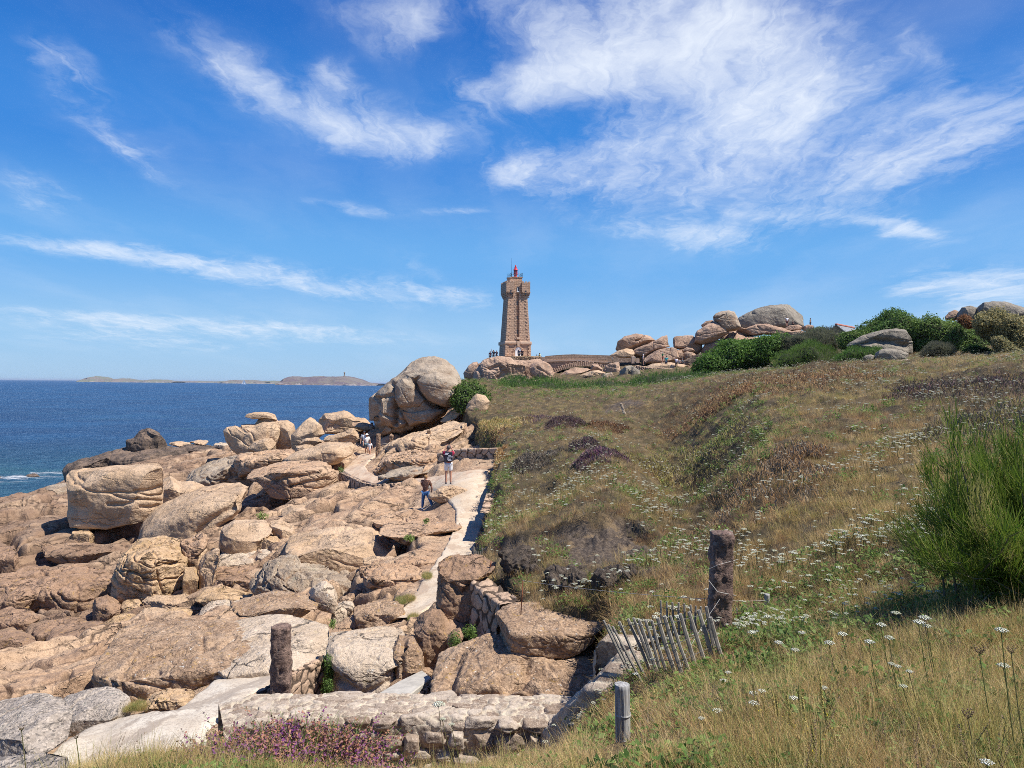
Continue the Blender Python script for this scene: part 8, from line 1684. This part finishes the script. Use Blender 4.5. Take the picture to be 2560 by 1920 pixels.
    hc = J['hd'] + Vector((0, .008, .022)) * S; V_, F_ = ICO[4]; W_ = V_ * np.array((.050, .058, .058)) * S; kk = ~((V_[:, 1] < -.15) & (V_[:, 2] < .45)) & (V_[:, 2] > -.55); W_ = W_ + .004 * S * fbm(V_ * 5, 3)[:, None] * V_; F2 = F_[kk[F_].all(1)]
    link('hair', mesh_np('hair', W_ + np.array(hc), F2, cm(hair, 'hair')), th)
    if hat: MB().lathe(tuple(hc + Vector((0, 0, .012)) * S), [(.095 * S if hat[1] else .062 * S, 0), (.092 * S if hat[1] else .060 * S, .006 * S), (.056 * S, .010 * S), (.052 * S, .040 * S), (.03 * S, .058 * S), (.005 * S, .06 * S)], 16).build('hat', cm(hat[0], 'hat'), th, smooth=True)
    # face
    fm = MB(); f0 = J['hd'] + Vector((0, -.047, .006)) * S; fm.tube([f0 + Vector((0, 0, .014)) * S, f0 + Vector((0, -.014, -.006)) * S, f0 + Vector((0, 0, -.010)) * S], [.004 * S, .008 * S, .003 * S], 6); fm.build('nose', SKIN, th, smooth=True)
    for sx in (-1, 1): MB().lathe(tuple(J['hd'] + Vector((sx * .049, .004, -.004)) * S), [(.004 * S, -.014 * S), (.009 * S, -.004 * S), (.010 * S, .006 * S), (.003 * S, .014 * S)], 8).build('ear', SKIN, th, smooth=True)
    for sx in (-1, 1): MB().lathe(tuple(f0 + Vector((sx * .018, .004, .012)) * S), [(.001 * S, -.004 * S), (.005 * S, 0), (.001 * S, .004 * S)], 6).build('eye', cm((.03, .02, .02), 'eye'), th)
    MB().box(tuple(f0 + Vector((0, .003, -.026)) * S), (.026 * S, .006 * S, .006 * S)).build('mouth', cm((.35, .10, .09), 'lips'), th)
    return th, J, S
def gpt(fr, x, y, Y): return at(fr, x, y, Y)
# man photographing, seen from behind
mp, J, S = person('man in dark red shirt, white shorts and black backpack taking a photo with raised hands', gpt('A7', 1545, 1128, 33.6), 1.74, R(180 + 4), 'photo', shirt=(.30, .012, .05), legs=(.80, .80, .80), hair=(.12, .10, .09), shorts=True, big=True)
bp_ = Vector((0, .105, .70)) * S; b = MB(); b.box(tuple(bp_), (.20 * S, .10 * S, .25 * S)); pk = b.build('backpack', cm((.03, .03, .045), 'backpack'), mp, bevel=.03)
mb = MB(); rgp = random.Random(3)
for k in range(7): mb.box((bp_.x + rgp.uniform(-.055, .055) * S, bp_.y + .052 * S, bp_.z + (-.085 + .028 * k) * S), (rgp.uniform(.04, .13) * S, .012, .016 * S))
mb.build('backpack_print', cm((.75, .76, .80), 'white_print'), pk)
for sx in (-1, 1): MB().tube([Vector((sx * .040, .085, .815)) * S, Vector((sx * .062, .075, .79)) * S, Vector((sx * .085, .095, .60)) * S], .011 * S, 6).build('strap', cm((.78, .78, .80), 'strap'), pk)
MB().box(tuple(Vector((0, -.125, .915)) * S), (.085 * S, .012 * S, .045 * S)).build('phone', cm((.02, .02, .02), 'phone'), mp)
def leopard():
    m, N, b = mat_new('leopard_print_cloth'); tc = N.new('ShaderNodeTexCoord'); v = N.voro(tc.outputs['Object'], 26); col = N.mix(N.ramp(v, .30, .42), (.36, .19, .11), (.12, .06, .045)); N.l.new(col, b.inputs['Base Color']); b.inputs['Roughness'].default_value = .9; return m
person('woman in patterned brown top and rolled-up blue jeans standing legs apart on the rocks', gpt('A7', 1205, 1530, 33.4), 1.62, R(180 - 12), 'stride', legs=(.06, .15, .33), hair=(.30, .17, .08), big=True, cuffs=True, pattern=leopard())
# family coming up the path
person('tall man in a dark cap and pale shirt behind the woman in the sun hat', gpt('A7', 300, 672, 61.5), 1.82, R(5), 'walk', shirt=(.55, .58, .60), legs=(.20, .24, .26), shorts=True, hat=((.04, .05, .07), False))
person('woman in a white sun hat, white top and grey shorts walking down the path', gpt('A7', 335, 690, 60), 1.66, R(8), 'walk', shirt=(.80, .80, .76), legs=(.13, .18, .20), shorts=True, hat=((.80, .78, .70), True))
person('child in a long white shirt walking beside the woman in the sun hat', gpt('A7', 383, 712, 59), 1.15, R(-10), 'walk', shirt=(.82, .82, .82), legs=(.7, .7, .7), hair=(.20, .09, .07), dress=True)
person('person in dark clothes standing in the shadow of the giant boulder', gpt('A7', 412, 520, 65), 1.78, R(190), 'arm_out', shirt=(.02, .03, .05), legs=(.08, .09, .10))
# by the lighthouse
TL = 'tiny people on the terrace by the lighthouse'
for x, y, H, c, ps, lb in ((612, 1252, 1.62, (.10, .02, .03), 'stand', 'leftmost dark figure left of the lighthouse, in dark red'), (652, 1250, 1.80, (.02, .025, .04), 'wave', 'middle dark figure left of the lighthouse raising an arm'), (690, 1250, 1.70, (.03, .03, .05), 'hip', 'dark figure nearest the lighthouse on its left')):
    p = at('Z6', x, y, 127); person(lb, (p.x, p.y, p.z - .35), H, R(10), ps, shirt=c, legs=(.03, .03, .04), group=TL)
for x, c, lb in ((964, (.03, .04, .07), 'dark-clothed person in front of the white lighthouse door'), (1003, (.05, .025, .03), 'long-haired person in dark clothes right of the lighthouse door')):
    p = at('Z6', x, 1228, 127.5); person(lb, (p.x, p.y, p.z - .40), 1.68, R(170), 'stand', shirt=c, legs=(.02, .02, .03), hair=(.22, .08, .04), group=TL)
p = at('Z6', 1215, 1226, 127); person('person in a yellow top behind the terrace wall', (p.x, p.y, p.z - 1.05), 1.68, R(120), 'stand', shirt=(.75, .68, .25), legs=(.1, .1, .1), group=TL)
p = at('Z6', 1181, 1226, 127); person('seated person whose dark head shows over the terrace wall', (p.x, p.y, p.z - .55), 1.60, R(150), 'sit', shirt=(.12, .07, .05), legs=(.1, .1, .1), group=TL)
# by the boulder pile
WK = 'walkers by the boulder pile'
for x, y, Y, H, rz, ps, sh, lg, so_, hat, lb in (
    (472, 636, 119, 1.72, 90, 'stand', (.62, .55, .55), (.25, .20, .17), True, ((.75, .75, .75), False), 'walker in a white cap with a bag at the left of the group'),
    (650, 615, 121, 1.72, -80, 'stand', (.03, .22, .10), (.30, .05, .05), True, ((.7, .6, .55), False), 'walker in a green shirt leaning by the whale-shaped boulder'),
    (684, 662, 116, 1.86, 180, 'stand', (.02, .28, .30), (.03, .05, .09), True, None, 'walker in a teal shirt and dark shorts seen from behind'),
    (777, 668, 115, 1.70, 175, 'photo', (.75, .68, .72), (.02, .02, .025), False, None, 'walker in a white top and black trousers holding up a phone'),
    (832, 632, 119, 1.70, 20, 'sit', (.05, .07, .09), (.05, .06, .08), False, ((.08, .09, .12), False), 'person in dark clothes seated against the dark slanting slab'),
    (800, 634, 119.5, 1.65, 0, 'sit', (.20, .20, .22), (.12, .12, .14), False, None, 'seated person in grey beside the walker with the phone'),
    (897, 690, 112, 1.5, -60, 'sit', (.35, .14, .09), (.30, .12, .08), False, None, 'tanned person sitting at the edge of the thicket')):
    person(lb, gpt('Z7', x, y, Y), H, R(rz), ps, shirt=sh, legs=lg, shorts=so_, hat=hat, group=WK)
person('person in a white shirt standing before the grey dome boulder', gpt('Z7', 1797, 282, 134), 1.80, R(185), 'stand', shirt=(.82, .82, .84), legs=(.09, .04, .04), shorts=True, group='people on the ridge')
person('crouching dark figure beside the person in white on the ridge', gpt('Z7', 1850, 272, 134), 1.60, R(60), 'sit', shirt=(.06, .04, .04), legs=(.03, .03, .03), group='people on the ridge')
person('person in a dark green shirt standing alone at the right end of the ridge', gpt('Z7', 2012, 295, 133), 1.75, R(-100), 'arm_out', shirt=(.02, .10, .07), legs=(.10, .10, .11), group='people on the ridge')
# ---------------------------------------------------------------- sea air
hz = MB(); hz.box((0, 16000, -1.0), (90000, 60000, 50.0)); hm = bpy.data.materials.new('sea_haze'); hm.use_nodes = True; N = NT(hm.node_tree); N.n.clear()
o_ = N.new('ShaderNodeOutputMaterial'); v_ = N.new('ShaderNodeVolumePrincipled'); v_.inputs['Color'].default_value = (.75, .86, 1, 1); v_.inputs['Density'].default_value = 4.5e-5; v_.inputs['Anisotropy'].default_value = .2
N.l.new(v_.outputs[0], o_.inputs['Volume']); hz = hz.build('haze', hm); tag(hz, kind='stuff')
